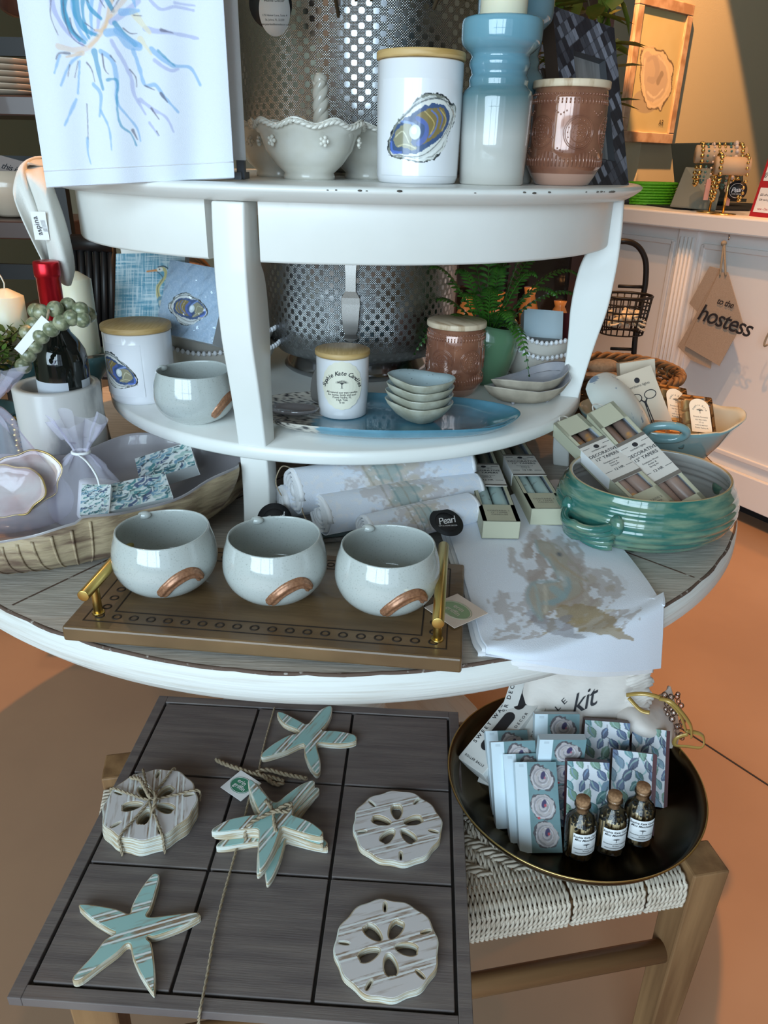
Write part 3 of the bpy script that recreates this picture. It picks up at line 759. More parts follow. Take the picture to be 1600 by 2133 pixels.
for pts, w_, col, w1 in (
    ([(440, 370), (380, 365), (360, 400)], 12, DK, 6), ([(380, 380), (350, 485)], 14, BLU, 10), ([(510, 375), (440, 440), (390, 565)], 18, BLU, 12), ([(520, 370), (420, 390)], 20, TAN, 12),
    ([(500, 420), (490, 620)], 12, BLU, 10), ([(480, 655), (415, 812)], 17, BLU, 10), ([(600, 370), (620, 470), (655, 605)], 34, TEAL, 16), ([(590, 570), (640, 640), (632, 770)], 26, BLU, 10),
    ([(640, 735), (695, 850), (712, 985)], 15, BLU, 8), ([(548, 900), (552, 990), (570, 1062)], 15, BLU, 5), ([(640, 370), (710, 430), (738, 560), (742, 690), (800, 780), (855, 860), (875, 940)], 24, BLU, 8),
    ([(680, 550), (740, 560), (740, 700), (762, 830), (820, 890), (852, 965)], 14, TEAL, 9), ([(705, 310), (770, 430), (818, 540), (835, 640), (880, 730), (905, 775)], 22, LIL, 12),
    ([(830, 370), (865, 480), (900, 590), (965, 595), (1020, 670), (1100, 772)], 20, BLU, 14), ([(870, 680), (950, 745), (1030, 800), (1075, 895)], 22, LIL, 10), ([(930, 830), (985, 912)], 14, LIL, 8),
    ([(940, 370), (1010, 430), (1080, 480), (1170, 495), (1232, 605)], 26, BLU, 16), ([(960, 440), (1050, 505), (1100, 500)], 20, LIL, 12), ([(980, 380), (1080, 480)], 14, TEAL, 8), ([(900, 240), (1080, 275), (1220, 310)], 24, LIL, 14), ([(930, 60), (1000, 120), (1080, 105), (1190, 130)], 16, LIL, 12),
    ([(1080, 80), (1200, 100)], 14, LIL, 8), ([(820, 130), (880, 200), (930, 265)], 34, YEL, 16), ([(870, 300), (940, 400)], 26, YEL, 12), ([(740, 250), (800, 300), (870, 340)], 36, BLU, 20), ([(760, 130), (860, 120)], 30, BLU, 16), ([(820, 20), (840, 100)], 24, BLU, 10)):
    zs(pts, w_, col, .72, w1)
for pts, w_ in (([(545, 690), (550, 800), (552, 905)], 7), ([(545, 430), (580, 480), (600, 555)], 9), ([(650, 390), (665, 480), (690, 515)], 11), ([(830, 870), (858, 930)], 16), ([(940, 740), (990, 812)], 11), ([(1000, 650), (1040, 708)], 18), ([(900, 595), (960, 625)], 9), ([(770, 230), (810, 262), (850, 265)], 8), ([(1000, 250), (1070, 272)], 14), ([(490, 420), (470, 520)], 6), ([(440, 440), (430, 510)], 6), ([(810, 490), (845, 540), (850, 600)], 7), ([(975, 885), (990, 912)], 8), ([(700, 400), (730, 440)], 8), ([(830, 150), (880, 155)], 6)): zs(pts, w_, DK, .75, 4)
m_cloth = mat('painted_cotton', (.8, .8, .8), .95, attr=True, sheen=.3, bump=.00035, bscale=900)
m_clothp = mat('white_cotton', (.76, .76, .78), .95, sheen=.3, bump=.00035, bscale=900)
t = thing('tea_towel', 'white tea towel painted with a blue jellyfish hanging over the front left of the table', 'towel', (0, 0, 0))
def tw(u, v, dy=0, x0=x0, x1=x1, zb=None):
    x = x0+(x1-x0)*u; zb_ = (bl.z+(br.z-bl.z)*u) if zb is None else zb; z = 1.62+(zb_-1.62)*v
    return Vector((x, TY+dy+.004*math.sin(u*9+.6)*(v)-.006*math.cos(u*3.0)*v+.003*math.sin(u*23+2*v)*v, z))
b = MB(); b.paint(cv, lambda u, v: tw(u, v)); b.build('front_layer', m_cloth, t, solid=.0012)
b = MB(); b.surf(60, 40, lambda u, v: tw(u, v, .004, zb=None)+Vector((-.0015, 0, -.001*v)), 0); b.build('second_layer', m_clothp, t, solid=.001)
b = MB(); P0 = aty(459, 300, 1.0); P1 = aty(513, 334, 1.0)
b.surf(30, 40, lambda u, v: Vector((x0+.01+(P1.x-x0-.01)*u, .995+.003*math.sin(u*14), 1.62+(P1.z-1.62)*v)), 0); b.build('back_layer', m_clothp, t, solid=.0014)
b = MB(); b.surf(30, 12, lambda u, v: Vector((x0+(x1-x0+.02*v)*u, TY+.0325-.0325*math.cos(PI*v), 1.62+.032*math.sin(PI*v))), 0); b.build('fold_over_bar', m_clothp, t, solid=.0014)
b = MB()
for z in (bl.z+.018,): b.tube([tw(k/40, 1-.04, -.0012) for k in range(41)], .00045, 4)
b.build('hem_stitching', m_clothp, t)
t = thing('display_rack', 'slim grey metal rack behind the jellyfish towel on the white table', 'rack', (0, 0, 0))
m_grey = mat('grey_metal', (.13, .14, .16), .4, metal=.6)
b = MB()
for x in (x0+.03, P1.x-.012): b.box((x, 1.03, (1.655+WT)/2), (.010, .012, 1.655-WT))
b.build('upright', m_grey, t, bevel=.001)
b = MB(); b.tube([(x0-.01, .9625, 1.64), (x1+.03, .9625, 1.64)], .006, 10)
for x in (x0+.03, P1.x-.012): b.tube([(x, 1.03, 1.64), (x, .96, 1.64)], .005, 8)
b.build('top_bar', m_grey, t)
b = MB(); b.box((x0*.5+P1.x*.5, 1.045, WT+.004), (P1.x-x0-.02, .06, .008)); b.build('base', m_grey, t)
# towel hanging off the left end of the table
m_linen = mat('cream_cotton', (.70, .69, .64), .95, sheen=.3, bump=.0004, bscale=800)
def sheet(pts_rows, n=10):
    """smooth surface through rows of points"""
    rows = [cat(r, n) for r in pts_rows]; cols_ = []
    m_ = len(rows[0])
    for i in range(m_): cols_.append(cat([r[i] for r in rows], n))
    return cols_
def sheet_mesh(b, pts_rows, n=10, m=0):
    G = sheet(pts_rows, n); W_ = len(G[0]); H_ = len(G)
    b.add([tuple(p) for col in G for p in col], [(j*W_+i, (j+1)*W_+i, (j+1)*W_+i+1, j*W_+i+1) for j in range(H_-1) for i in range(W_-1)], m)
    return b
def pa(x, y, d): p = aty(x, y, d); return (p.x, p.y, p.z)
yy = 1.15
t = thing('tea_towel', 'cream folded tea towel draped off the left edge of the white table, sewn tag showing', 'towel', (0, 0, 0))
b = MB(); sheet_mesh(b, [[pa(140, 348, 1.22), pa(112, 345, 1.19), pa(88, 346, 1.15), pa(60, 338, 1.13)],
    [pa(118, 328, 1.22), pa(80, 326, 1.19), pa(52, 337, 1.14), pa(38, 358, 1.12)],
    [pa(60, 345, 1.15), pa(48, 350, 1.11), pa(36, 370, 1.105), pa(28, 395, 1.10)],
    [pa(90, 420, 1.14), pa(70, 425, 1.10), pa(55, 430, 1.10), pa(33, 425, 1.09)],
    [pa(110, 480, 1.14), pa(95, 490, 1.11), pa(80, 495, 1.11), pa(62, 490, 1.09)],
    [pa(112, 550, 1.14), pa(105, 555, 1.13), pa(99, 555, 1.12), pa(92, 550, 1.10)]], 5); b.build('left_fold', m_linen, t, solid=.0018)
b = MB(); sheet_mesh(b, [[pa(100, 330, 1.2), pa(80, 330, 1.19), pa(60, 338, 1.17), pa(50, 350, 1.16)],
    [pa(108, 380, 1.14), pa(95, 375, 1.11), pa(75, 375, 1.10), pa(52, 360, 1.11)],
    [pa(132, 450, 1.13), pa(112, 445, 1.09), pa(95, 440, 1.09), pa(72, 430, 1.11)],
    [pa(148, 510, 1.13), pa(134, 520, 1.08), pa(112, 515, 1.08), pa(95, 500, 1.11)],
    [pa(155, 560, 1.13), pa(145, 570, 1.09), pa(125, 572, 1.09), pa(108, 560, 1.11)],
    [pa(147, 594, 1.12), pa(140, 595, 1.10), pa(130, 590, 1.10), pa(122, 580, 1.11)]], 5); b.build('right_fold', m_linen, t, solid=.0018)
b = MB(); o = Vector(pa(86, 470, 1.085)); a = RD(-62)
b.surf(8, 8, lambda u, v: o+Vector(((u-.5)*.020, -.004, (v-.5)*.036))); mpq = lambda x, y: o+Vector((x, -.0052, y))
put(b, 'DEMDACO'[::-1] if False else 'aspina', -.003, 0, .010, mpq, 1, RD(100)); 
for k in range(3): put(b, '100% COTTON', .004+k*.002, 0, .0022, mpq, 1, RD(100))
b.build('sewn_tag', [m_tagw, m_ink], t, rot=(0, 0, 0))

# ================================================================ ON THE WHITE TABLE SHELF
oyster_jar('white candle jar painted with an oyster on the shelf left end, wide bamboo lid', onz(303, 846, SH, .051), .051, .108, -.026, .054, .072, RD(-4), 0, -1, group=G_OJ).scale = (1, 1, 1)
# speckled stoneware bowls with a bronze swipe
m_speck = mat('speckled_grey_glaze', (.47, .50, .48), .10, col2=(.34, .36, .34), scale=620, lo=.60, hi=.72, coat=.7, detail=2)
m_swipe = mat('bronze_glaze', (.40, .20, .11), .35, col2=(.26, .12, .065), scale=340, metal=.35)
BR_, BH = .0585, .074
def bowl_prof(): return [(0, .002), (.024, .002), (.026, 0), (.029, 0), (.032, .002), (.043, .008), (.053, .019), (.0583, .033), (.0585, .045), (.0565, .057), (.0535, .067), (.0520, .0725), (.0508, .0742), (.0495, .0725), (.0508, .064), (.0545, .046), (.0540, .032), (.048, .018), (.034, .008), (0, .005)]
def radius_at(z):
    P = bowl_prof()[4:12]
    for (r0, z0), (r1, z1) in zip(P, P[1:]):
        if z0 <= z <= z1: return r0+(r1-r0)*(z-z0)/(z1-z0)
    return P[-1][0] if z > P[-1][1] else P[0][0]
def swipe_bowl(label, loc, rz=0, group='speckled stoneware bowls with bronze swipe', sw=1):
    t = thing('stoneware_bowl', label, 'bowl', loc, rz, group)
    b = MB(); pr = [tuple(x) for x in cat(bowl_prof(), 3)]
    b.lathe([(max(0, r), z) for r, z in pr], 80, fn=lambda r, z, a, i: (r*math.cos(a)*(1+.008*math.sin(2*a)), r*math.sin(a), z*(1+.015*math.sin(a*2+1)*(z > .05))))
    b.ball((-.028, .043, .070), .008, 0, 8, (1, .7, .6)); b.build('body', m_speck, t)
    b = MB(); path = cat([(2, .0155), (10, .0275), (21, .0375), (34, .0415), (44, .038), (50, .029)], 8); n = len(path)
    def fn(u, v):
        i = min(int(u*(n-1)), n-2); f = u*(n-1)-i; p = path[i]*(1-f)+path[i+1]*f; d = path[i+1]-path[i]; d = np.array((d[0]*.001, d[1])); d /= np.hypot(*d)
        w_ = .0190*(1-.38*u)*min(1, .55+6*u); off = (v-.5)*w_; q = np.array((-d[1]/.001, d[0]))*off*np.array((.8, 1)); x, z = p[0]+q[0], p[1]+q[1]
        h = .0034*(1-abs(2*v-1)**4)*(1 if 0 < u < 1 else 0)+.0008*math.sin(v*14)*(abs(2*v-1) < .85)
        r = radius_at(z)+h+.0002; an = RD(-90+x); return Vector((r*math.cos(an), r*math.sin(an), z))
    b.surf(40, 16, fn); b.build('bronze_swipe', m_swipe, t); return t
G = 'speckled stoneware bowls with bronze swipe'
bw = swipe_bowl('speckled grey stoneware bowl on the shelf left end, partly behind the table leg', onz(412, 886, SH, .030), RD(38))
BWL = [('leftmost of three speckled stoneware bowls on the carved wooden tray', (355, 1245), 6), ('middle of three speckled stoneware bowls on the carved wooden tray', (578, 1262), -2), ('rightmost of three speckled stoneware bowls on the carved wooden tray', (805, 1284), -6)]
for lb, (x, y), a in BWL:
    p = onz(x, y, .7825, .030); dup(bw, lb, p, (0, 0, RD(a)), group=G)
# large platter half speckled, half blue
m_plat = mat('platter_glaze', (.8, .8, .8), .10, attr=True, coat=.8)
PC = Vector((-.004, 1.055, SH)); PL, PB, PRZ = .192, .094, RD(-2.5)
t = thing('platter', 'long oval platter, blue glaze with a black-speckled cream end, on the shelf', 'platter', PC, PRZ)
b = MB(); NR, NA = 60, 220; vs = []; fs = []; ks = []
prof = cat([(0, .004), (.55, .0045), (.78, .008), (.92, .0135), (1.0, .0195), (1.01, .0185), (.98, .013), (.86, .004), (.6, 0), (0, 0)], 7)
rn = np.random.RandomState(2)
sp = rn.rand(900, 3)
for i, (q, z) in enumerate(prof):
    for k in range(NA):
        a = 2*PI*k/NA; e = 1+.03*math.sin(3*a+1)+.012*math.sin(7*a); x = PL*q*math.cos(a)*e; y = PB*q*math.sin(a)*e; vs.append((x, y, z+.002*math.sin(a*3)*q*q))
V_ = np.array(vs)
sc = fbm(V_[:, 0]*420, V_[:, 1]*420, 3, 2); sc2 = fbm(V_[:, 0]*60, V_[:, 1]*60, 5, 3)
edge = -.100+.010*np.sin(V_[:, 1]*60)+.01*sc2
cream = np.array((.50, .46, .40)); blu = np.array((.085, .235, .32))
col = np.where((V_[:, 0] < edge)[:, None], np.where((sc > .60)[:, None], np.array((.03, .03, .035)), cream), blu*(.85+.4*sc2[:, None]))
for i in range(len(prof)-1):
    for k in range(NA): fs.append((i*NA+k, (i+1)*NA+k, (i+1)*NA+(k+1) % NA, i*NA+(k+1) % NA))
b.add(vs, fs, 0, np.clip(col, 0, 1)); b.build('plate', m_plat, t)
t = thing('spoon_rest', 'small dark glossy dish on the speckled end of the platter', 'dish', onz(612, 870, SH+.008, .02), RD(-4))
b = MB(); b.lathe([(0, .001), (.02, .0), (.030, .003), (.036, .009), (.034, .0095), (.028, .005), (0, .003)], 48, fn=lambda r, z, a, i: (r*1.05*math.cos(a), r*.62*math.sin(a), z)); b.build('dish', mat('smoky_glaze', (.20, .18, .18), .08, coat=.8), t)
# label candle
def lab(b, R):
    mp = cyl(R*.99); z0 = .052; n = 18
    P = []
    for k in range(n*6):
        a = 2*PI*k/(n*6); q = 1+.035*abs(math.sin(a*n/2)); P.append((.0295*q*math.cos(a), .0345*q*math.sin(a)))
    for r0 in range(6):
        vs = []
        for f in (r0/6, (r0+1)/6): vs += [mp(p[0]*f, z0+p[1]*f, .0006+.0004) for p in P]
        L = len(P); b.add(vs, [(k, (k+1) % L, L+(k+1) % L, L+k) for k in range(L)], 1)
    m2 = lambda x, y: mp(x, y, .0014)
    arc_text(b, 'Sophie Kate Candles', 0, z0-.010, .0285, .0088, PI/2, m2, 2, step=.138, shear=.25, bold=.015)
    tree_logo(b, 0, z0-.003, .0150, m2, 2)
    for s_, y in (('All natural soy wax candles', -.0095), ('for home, body and soul', -.0132), ('Ponte Vedra, FL', -.0169), ('High Tide', -.0206), ('6 oz', -.0243)): put(b, s_, 0, z0+y, .0041, m2, 2, bold=.01)
t = jar_candle('small white candle jar with round cream label and bamboo lid on the blue platter', onz(714, 876, SH+.004, .036), .0385, .089, lab, RD(2), taper=.93); lid(t, .0385, .0895, .0075)
t.location = Vector((t.location.x, t.location.y, SH+.0045))
# stacked teardrop dishes
m_dish = mat('stone_dish_glaze', (.40, .40, .33), .25, col2=(.30, .29, .22), scale=60, coat=.4)
m_dishin = mat('pale_blue_speckled', (.42, .52, .54), .18, col2=(.05, .05, .06), scale=300, lo=.68, hi=.70, coat=.5)
DP = onz(876, 892, SH+.004, .030)
td = thing('teardrop_dish', 'lowest of four stacked teardrop dishes on the blue platter', 'dish', Vector((DP.x, DP.y, SH+.0048)), RD(4), 'stacked teardrop dishes')
def tear(r, z, a, i):
    k = 1+.16*max(0, math.cos(a-PI))**6; x = r*k*math.cos(a); y = r*.80*math.sin(a)*(1-.12*(math.cos(a) < 0)*abs(math.cos(a))); q = (r/.047)**2
    return (x, y, z+.010*q*max(0, math.cos(a-PI*.86))+.004*q*max(0, math.cos(a)))
b = MB(); b.lathe([(0, 0), (.018, 0), (.021, .0015), (.033, .009), (.043, .0195), (.0465, .0265), (.0455, .0275), (.041, .0205), (.03, .0105), (.018, .0045), (0, .003)], 64, fn=tear, mats=[0]*6+[1]*4); b.build('dish_body', [m_dish, m_dishin], td)
for k, (lb, a, s_) in enumerate((('second from bottom of four stacked teardrop dishes on the platter', 1, .99), ('third from bottom of four stacked teardrop dishes on the platter', 6, .985), ('top of four stacked teardrop dishes, pale blue speckled inside', 2, .98))):
    dup(td, lb, Vector((DP.x+.001*k, DP.y+.001, SH+.0048+.0118*(k+1))), (0, 0, RD(a)), (s_, s_, s_))
copper('amber embossed glass candle with wooden lid on the shelf beside the potted fern', onz(942, 833, SH, .046), .5, .985, 1.0)
# oval dishes
m_pearl = mat('pearl_glaze', (.40, .38, .40), .12, col2=(.30, .30, .33), scale=30, coat=.8)
m_raw = mat('raw_stoneware', (.42, .36, .28), .6, col2=(.36, .31, .24), scale=60, bump=.0006, bscale=90)
OP = onz(1094, 852, SH, .045)
t0_ = thing('oval_bowl', 'lower of two stacked wavy oval bowls on the shelf right end', 'bowl', OP, RD(18), 'stacked wavy oval bowls')
def oval(r, z, a, i): 
    k = 1+.012*math.sin(11*a)+.010*math.sin(5*a+1); return (r*k*math.cos(a), r*.55*k*math.sin(a), z+.004*(r/.07)**3*math.sin(2*a+.5)+.0085*(r/.07)**3*max(0, math.cos(a)))
b = MB(); b.lathe([(0, .004), (.03, .004), (.05, .005), (.064, .014), (.0735, .026), (.0745, .0285), (.0715, .0285), (.062, .018), (.045, .009), (0, .0075)], 96, fn=oval, mats=[0]*5+[1]*4)
for a in (40, 140, 220, 320): b.ball((.04*math.cos(RD(a)), .022*math.sin(RD(a)), .0028), .003, 1, 6)
b.build('bowl_body', [m_raw, m_pearl], t0_)
dup(t0_, 'upper of two stacked wavy oval bowls, pearly blue inside', OP+Vector((.006, .008, .0115)), (RD(-2), RD(-2), RD(22)), (.93, .93, 1))
# beaded bowls with napkins
m_bead = mat('white_bead_glaze', (.72, .72, .74), .12, coat=.6)
m_beadin = mat('cream_glaze_plain', (.60, .56, .50), .25, coat=.4)
def beaded(label, loc, Rx, Ry, H, rz, group='white bowls with a beaded rim'):
    t = thing('beaded_bowl', label, 'bowl', loc, rz, group)
    wv = lambda a: .006*math.sin(2*a+.8)+.003*math.sin(5*a)
    b = MB(); b.lathe([(0, 0), (.6, 0), (.66, .003), (.84, H*.45), (.97, H*.93), (1, H), (.97, H), (.93, H*.9), (.80, H*.45), (.6, .008), (0, .006)], 96, fn=lambda r, z, a, i: (r*Rx*math.cos(a), r*Ry*math.sin(a), z+wv(a)*(z/H)))
    b.build('bowl_body', m_beadin, t)
    b = MB(); per = PI*(Rx+Ry); n = int(per/.0078)
    for k in range(n):
        a = 2*PI*k/n; b.ball((Rx*1.005*math.cos(a), Ry*1.005*math.sin(a), H+wv(a)), .0041, 0, 6, (.9, .9, 1.1))
    b.build('bead_rim', m_bead, t); return t
cb = Vector((-.315, 1.335, SH))
beaded('lower of two nested beaded bowls behind the oyster jar on the shelf', cb, .128, .085, .056, RD(-10))
beaded('upper of two nested beaded bowls, holding napkin packs', cb+Vector((-.004, .004, .028)), .130, .087, .056, RD(-10))
cb2 = Vector((.275, 1.36, SH))
beaded('lower of two nested beaded bowls at the right behind the oval bowls', cb2, .078, .07, .052, RD(-10))
beaded('upper of two nested beaded bowls at the right, holding small boxes', cb2+Vector((.0, .002, .022)), .080, .072, .056, RD(-10))
# napkin packs
def slab_thing(name, label, cat_, P, W_, H_, D_, cvs, group=None, side=(.6, .62, .64), film=False, fit=None, back=False):
    """upright pack: P = [bottom-left, bottom-right, top-left] world corners of its front face"""
    bl_, br_, tl_ = [Vector(q) for q in P]
    e1 = (br_-bl_).normalized(); e2 = (tl_-bl_); e2 = (e2-e1*e2.dot(e1)).normalized(); e3 = e1.cross(e2)
    M = Matrix((e1, e2, e3)).transposed().to_4x4(); M.translation = bl_
    t = thing(name, label, cat_, group=group); t.matrix_world = M
    b = MB(); b.box((W_/2, H_/2, -D_/2), (W_, H_, D_), 0); b.K = [side]*len(b.V)
    if cvs is not None: b.paint(cvs, lambda u, v: Vector((u*W_, H_-v*H_, .0003)))
    return t, b
m_napside = mat('napkin_edges', (.8, .8, .8), .7, attr=True)
hw = .165
cv = Cv(0, 0, 1, 1, 130, (.36, .52, .60)); 
lx = fbm(cv.X*70, cv.Y*4, 1); ly = fbm(cv.X*4, cv.Y*70, 2); f = np.clip((np.maximum(lx, ly)-.5)*4, 0, 1); f2 = np.clip((.42-np.minimum(lx, ly))*6, 0, 1)
cv.mix(f, (.10, .30, .42)); cv.mix(f2*.7, (.66, .74, .76))
# heron
cv.stroke([(.60, .22), (.66, .20), (.72, .22), (.73, .30), (.66, .38), (.62, .46), (.64, .56), (.70, .66)], .035, (.55, .48, .20), .95, .06, .3); cv.stroke([(.61, .24), (.69, .32), (.62, .44), (.64, .56)], .012, (.06, .08, .10), .8)
cv.stroke([(.46, .235), (.60, .22)], .022, (.65, .28, .10), 1, .03); cv.ell(.645, .21, .045, .03, (.75, .74, .68)); cv.stroke([(.62, .18), (.70, .17), (.76, .20)], .015, (.03, .05, .08)); cv.ell(.64, .21, .01, .01, (.02, .02, .02))
cv.poly([(.62, .60), (.72, .56), (.88, .62), (1.0, .80), (1.02, 1.02), (.74, 1.02), (.68, .84)], (.10, .24, .34), .9, wob=.03); cv.stroke([(.66, .62), (.70, .80), (.70, 1.0)], .05, (.62, .60, .48), .8, .02, .5)
T_ = lambda x, y, d: aty(x, y, d)
P = [T_(238, 690, 1.275), T_(325, 690, 1.262), T_(262, 570, 1.31)]
t, b = slab_thing('napkin_pack', 'blue woven-print napkin pack with a heron, standing in the beaded bowl', 'napkins', P, .125, .130, .016, cv, 'printed napkin packs'); b.build('pack', m_napside, t)
cv = Cv(0, 0, 1, 1, 150, (.36, .46, .56)); cv.mix(np.clip((fbm(cv.X*40, cv.Y*40, 3)-.42)*2, 0, 1)*.45, (.55, .62, .68)); cv.mix(((fbm(cv.X*120, cv.Y*120, 6) > .62)*.4), (.62, .68, .74))
oyster_art(cv, .47, .60, .62, RD(-28), -1)
P = [T_(322, 690, 1.235), T_(438, 716, 1.19), T_(331, 563, 1.275)]
t, b = slab_thing('napkin_pack', 'pale blue napkin pack with an oyster in clear wrap, standing in the beaded bowl', 'napkins', P, .115, .118, .030, cv, 'printed napkin packs'); pk_ = b.build('pack', m_napside, t)
m_film = glassy('clear_film', (.97, .98, 1), .03, .04)
b = MB(); b.surf(30, 30, lambda u, v: Vector((-.001+u*.117, v*.120, .0022+.0016*math.sin(u*21+v*9)*math.sin(v*13)+.0015*abs(math.sin((u-v)*16)))), 0); b.build('clear_wrap', m_film, pk_)
# little boxes in the right beaded bowl
m_bluebox = mat('pale_blue_card', (.42, .54, .60), .6); m_marn = mat('maroon_card', (.10, .012, .016), .6)
P = [T_(1090, 700, 1.33), T_(1168, 706, 1.33), T_(1098, 660, 1.35)]
t, b = slab_thing('gift_box', 'pale blue box standing in the right beaded bowl', 'box', P, .070, .052, .03, None); b.build('box_body', m_bluebox, t, bevel=.0008)
P = [T_(1160, 715, 1.38), T_(1195, 715, 1.36), T_(1165, 655, 1.40)]
t, b = slab_thing('gift_box', 'maroon box standing behind the pale blue box in the beaded bowl', 'box', P, .05, .055, .02, None); b.build('box_body', m_marn, t, bevel=.0008)
# potted fern
m_pot = mat('green_glaze', (.10, .20, .11), .16, coat=.6)
m_soil = mat('potting_soil', (.02, .014, .01), .95)
FP = Vector((.172, 1.30, SH))
t = thing('potted_fern', 'green fern in a glossy green pot on the shelf behind the amber candle', 'plant', FP)
b = MB(); b.lathe([(0, .003), (.026, .003), (.028, 0), (.033, 0), (.040, .015), (.050, .045), (.056, .075), (.055, .09), (.050, .098), (.049, .103), (.0455, .102), (.046, .094), (.050, .075), (0, .07)], 64, fn=lambda r, z, a, i: (r*math.cos(a), r*math.sin(a), z+(.005*math.sin(a*2) if z > .09 else 0))); b.build('pot', m_pot, t)
b = MB(); b.lathe([(0, .090), (.048, .088)], 24); b.build('soil', m_soil, t)
m_fern = mat('fern_green', (.045, .14, .015), .35, col2=(.02, .075, .01), scale=60)
def frond(b, base, dirxy, L, droop, rise, wid, n=22):
    pts = []; d = Vector((math.cos(dirxy), math.sin(dirxy), 0))
    for k in range(n+1):
        s = k/n; pts.append(Vector(base)+d*(L*(s-.12*s*s))+Vector((0, 0, rise*math.sin(min(1, s*1.05)*PI*.5)*1.0-droop*s**2.6)))
    b.tube(pts, lambda t_: .0013*(1-.7*t_), 5)
    for k in range(3, n+1):
        p = pts[k]; tg = (pts[min(k+1, n)]-pts[k-1]).normalized(); side = tg.cross(Vector((0, 0, 1))).normalized(); up = side.cross(tg)
        s = k/n; l = wid*math.sin(PI*min(1, .12+s*.9))**.7*(1.0 if s < .9 else .7)
        for sg in (-1, 1):
            dv = (side*sg+tg*.38).normalized(); a0 = p; w_ = .0030+.05*l
            vs = [a0-tg*w_*.4, a0+tg*w_*.4, a0+dv*l*.35+tg*w_*.80+up*.002, a0+dv*l*.35-tg*w_*.55+up*.002, a0+dv*l*.8+tg*w_*.65-up*.001, a0+dv*l*.8-tg*w_*.4-up*.001, a0+dv*l+tg*w_*.2-up*.003]
            b.add(vs, [(0, 1, 2, 3), (3, 2, 4, 5), (5, 4, 6)])
FR = random.Random(11); b = MB()
fr = [(-165, .135, .07, .035, .026), (-150, .10, .04, .05, .024), (-125, .10, .03, .09, .024), (-100, .09, .03, .10, .022), (-75, .10, .05, .07, .026), (-60, .12, .10, .05, .024), (-35, .12, .03, .10, .024), (-12, .15, .02, .085, .026), (10, .16, .03, .12, .024), (40, .12, .02, .13, .022), (75, .11, .02, .14, .022), (110, .11, .02, .14, .022), (150, .13, .04, .11, .024), (178, .13, .06, .08, .024), (-170, .12, .02, .12, .022), (-110, .05, .0, .15, .022), (-20, .06, 0, .16, .022), (-48, .09, .02, .12, .024), (-140, .085, .02, .12, .024), (-88, .06, .01, .12, .022), (60, .08, 0, .16, .02)]
for a, L, dr, ri, wd in fr: frond(b, (.012*math.cos(RD(a)), .012*math.sin(RD(a)), .088), RD(a), L, dr, ri, wd*.74, 20)
b.build('fronds', m_fern, t)

# ================================================================ ADDED SHADING BRANCHES IN THE UPPER TUB AND FOLIAGE BEHIND THE FRAME
m_leafy = mat('yellow_green_leaf', (.10, .17, .02), .45, col2=(.24, .20, .03), scale=26)
m_stem = mat('brown_stem', (.07, .045, .02), .8)
def leaf(b, p, d, up, L, W_, m=0):
    d = d.normalized(); s = d.cross(up); s = s.normalized() if s.length > 1e-4 else d.orthogonal().normalized(); u = s.cross(d)
    vs = [p, p+d*L*.3+s*W_*.42+u*L*.03, p+d*L*.3-s*W_*.42+u*L*.03, p+d*L*.3-u*L*.03, p+d*L*.65+s*W_*.45, p+d*L*.65-s*W_*.45, p+d*L*.65-u*L*.05, p+d*L-u*L*.10]
    b.add(vs, [(0, 3, 1), (0, 2, 3), (3, 6, 4, 1), (2, 5, 6, 3), (6, 7, 4), (5, 7, 6)], m)
def branchy(b, bs, base, tips, rnd, nl, L, W_, st=.002, lo=.25):
    for tp in tips:
        mid = (Vector(base)+Vector(tp))*.5+Vector((rnd.uniform(-.02, .02), rnd.uniform(-.02, .02), .03))
        P = [Vector(q) for q in cat([base, mid, tp], 10)]; bs.tube(P, st, 5)
        for k in range(nl):
            s = lo+(1-lo)*rnd.random(); p = P[int(s*(len(P)-1))]
            d = Vector((rnd.gauss(0, 1), rnd.gauss(0, 1), rnd.gauss(.2, .7))); leaf(b, p, d, Vector((0, 0, 1)), L*rnd.uniform(.7, 1.2), W_*rnd.uniform(.8, 1.2))
rnd = random.Random(8)
t = thing('shading_branches', 'leafy branches added in the large embossed tub, mostly out of view, shading the table front', 'plant', TB+Vector((0, 0, .02)))  # added foliage, mostly above the view, keeps the ceiling spot off the table front
b = MB(); bs = MB(); tips = []
for k in range(70): tips.append((rnd.uniform(-.12, .42), rnd.uniform(-.66, .05), rnd.uniform(.50, .72)))
branchy(b, bs, (0, 0, .0), tips, rnd, 34, .11, .055, .003, .62)
b.build('leaves', m_leafy, t); bs.build('stems', m_stem, t)
t = thing('leafy_plant', 'yellow-green leafy plant in a small pot behind the dark photo frame', 'plant', (.345, 1.52, WT))
b = MB(); bs = MB(); tips = [(rnd.uniform(-.16, .04), rnd.uniform(-.10, .12), rnd.uniform(.10, .36)) for k in range(26)]
branchy(b, bs, (0, 0, .06), tips, rnd, 16, .06, .028, .0018)
b.build('leaves', m_leafy, t); bs.build('stems', m_stem, t)
b = MB(); b.lathe([(0, 0), (.04, 0), (.052, .08), (.048, .08), (.04, .07), (0, .07)], 32); b.build('pot', m_brown, t)

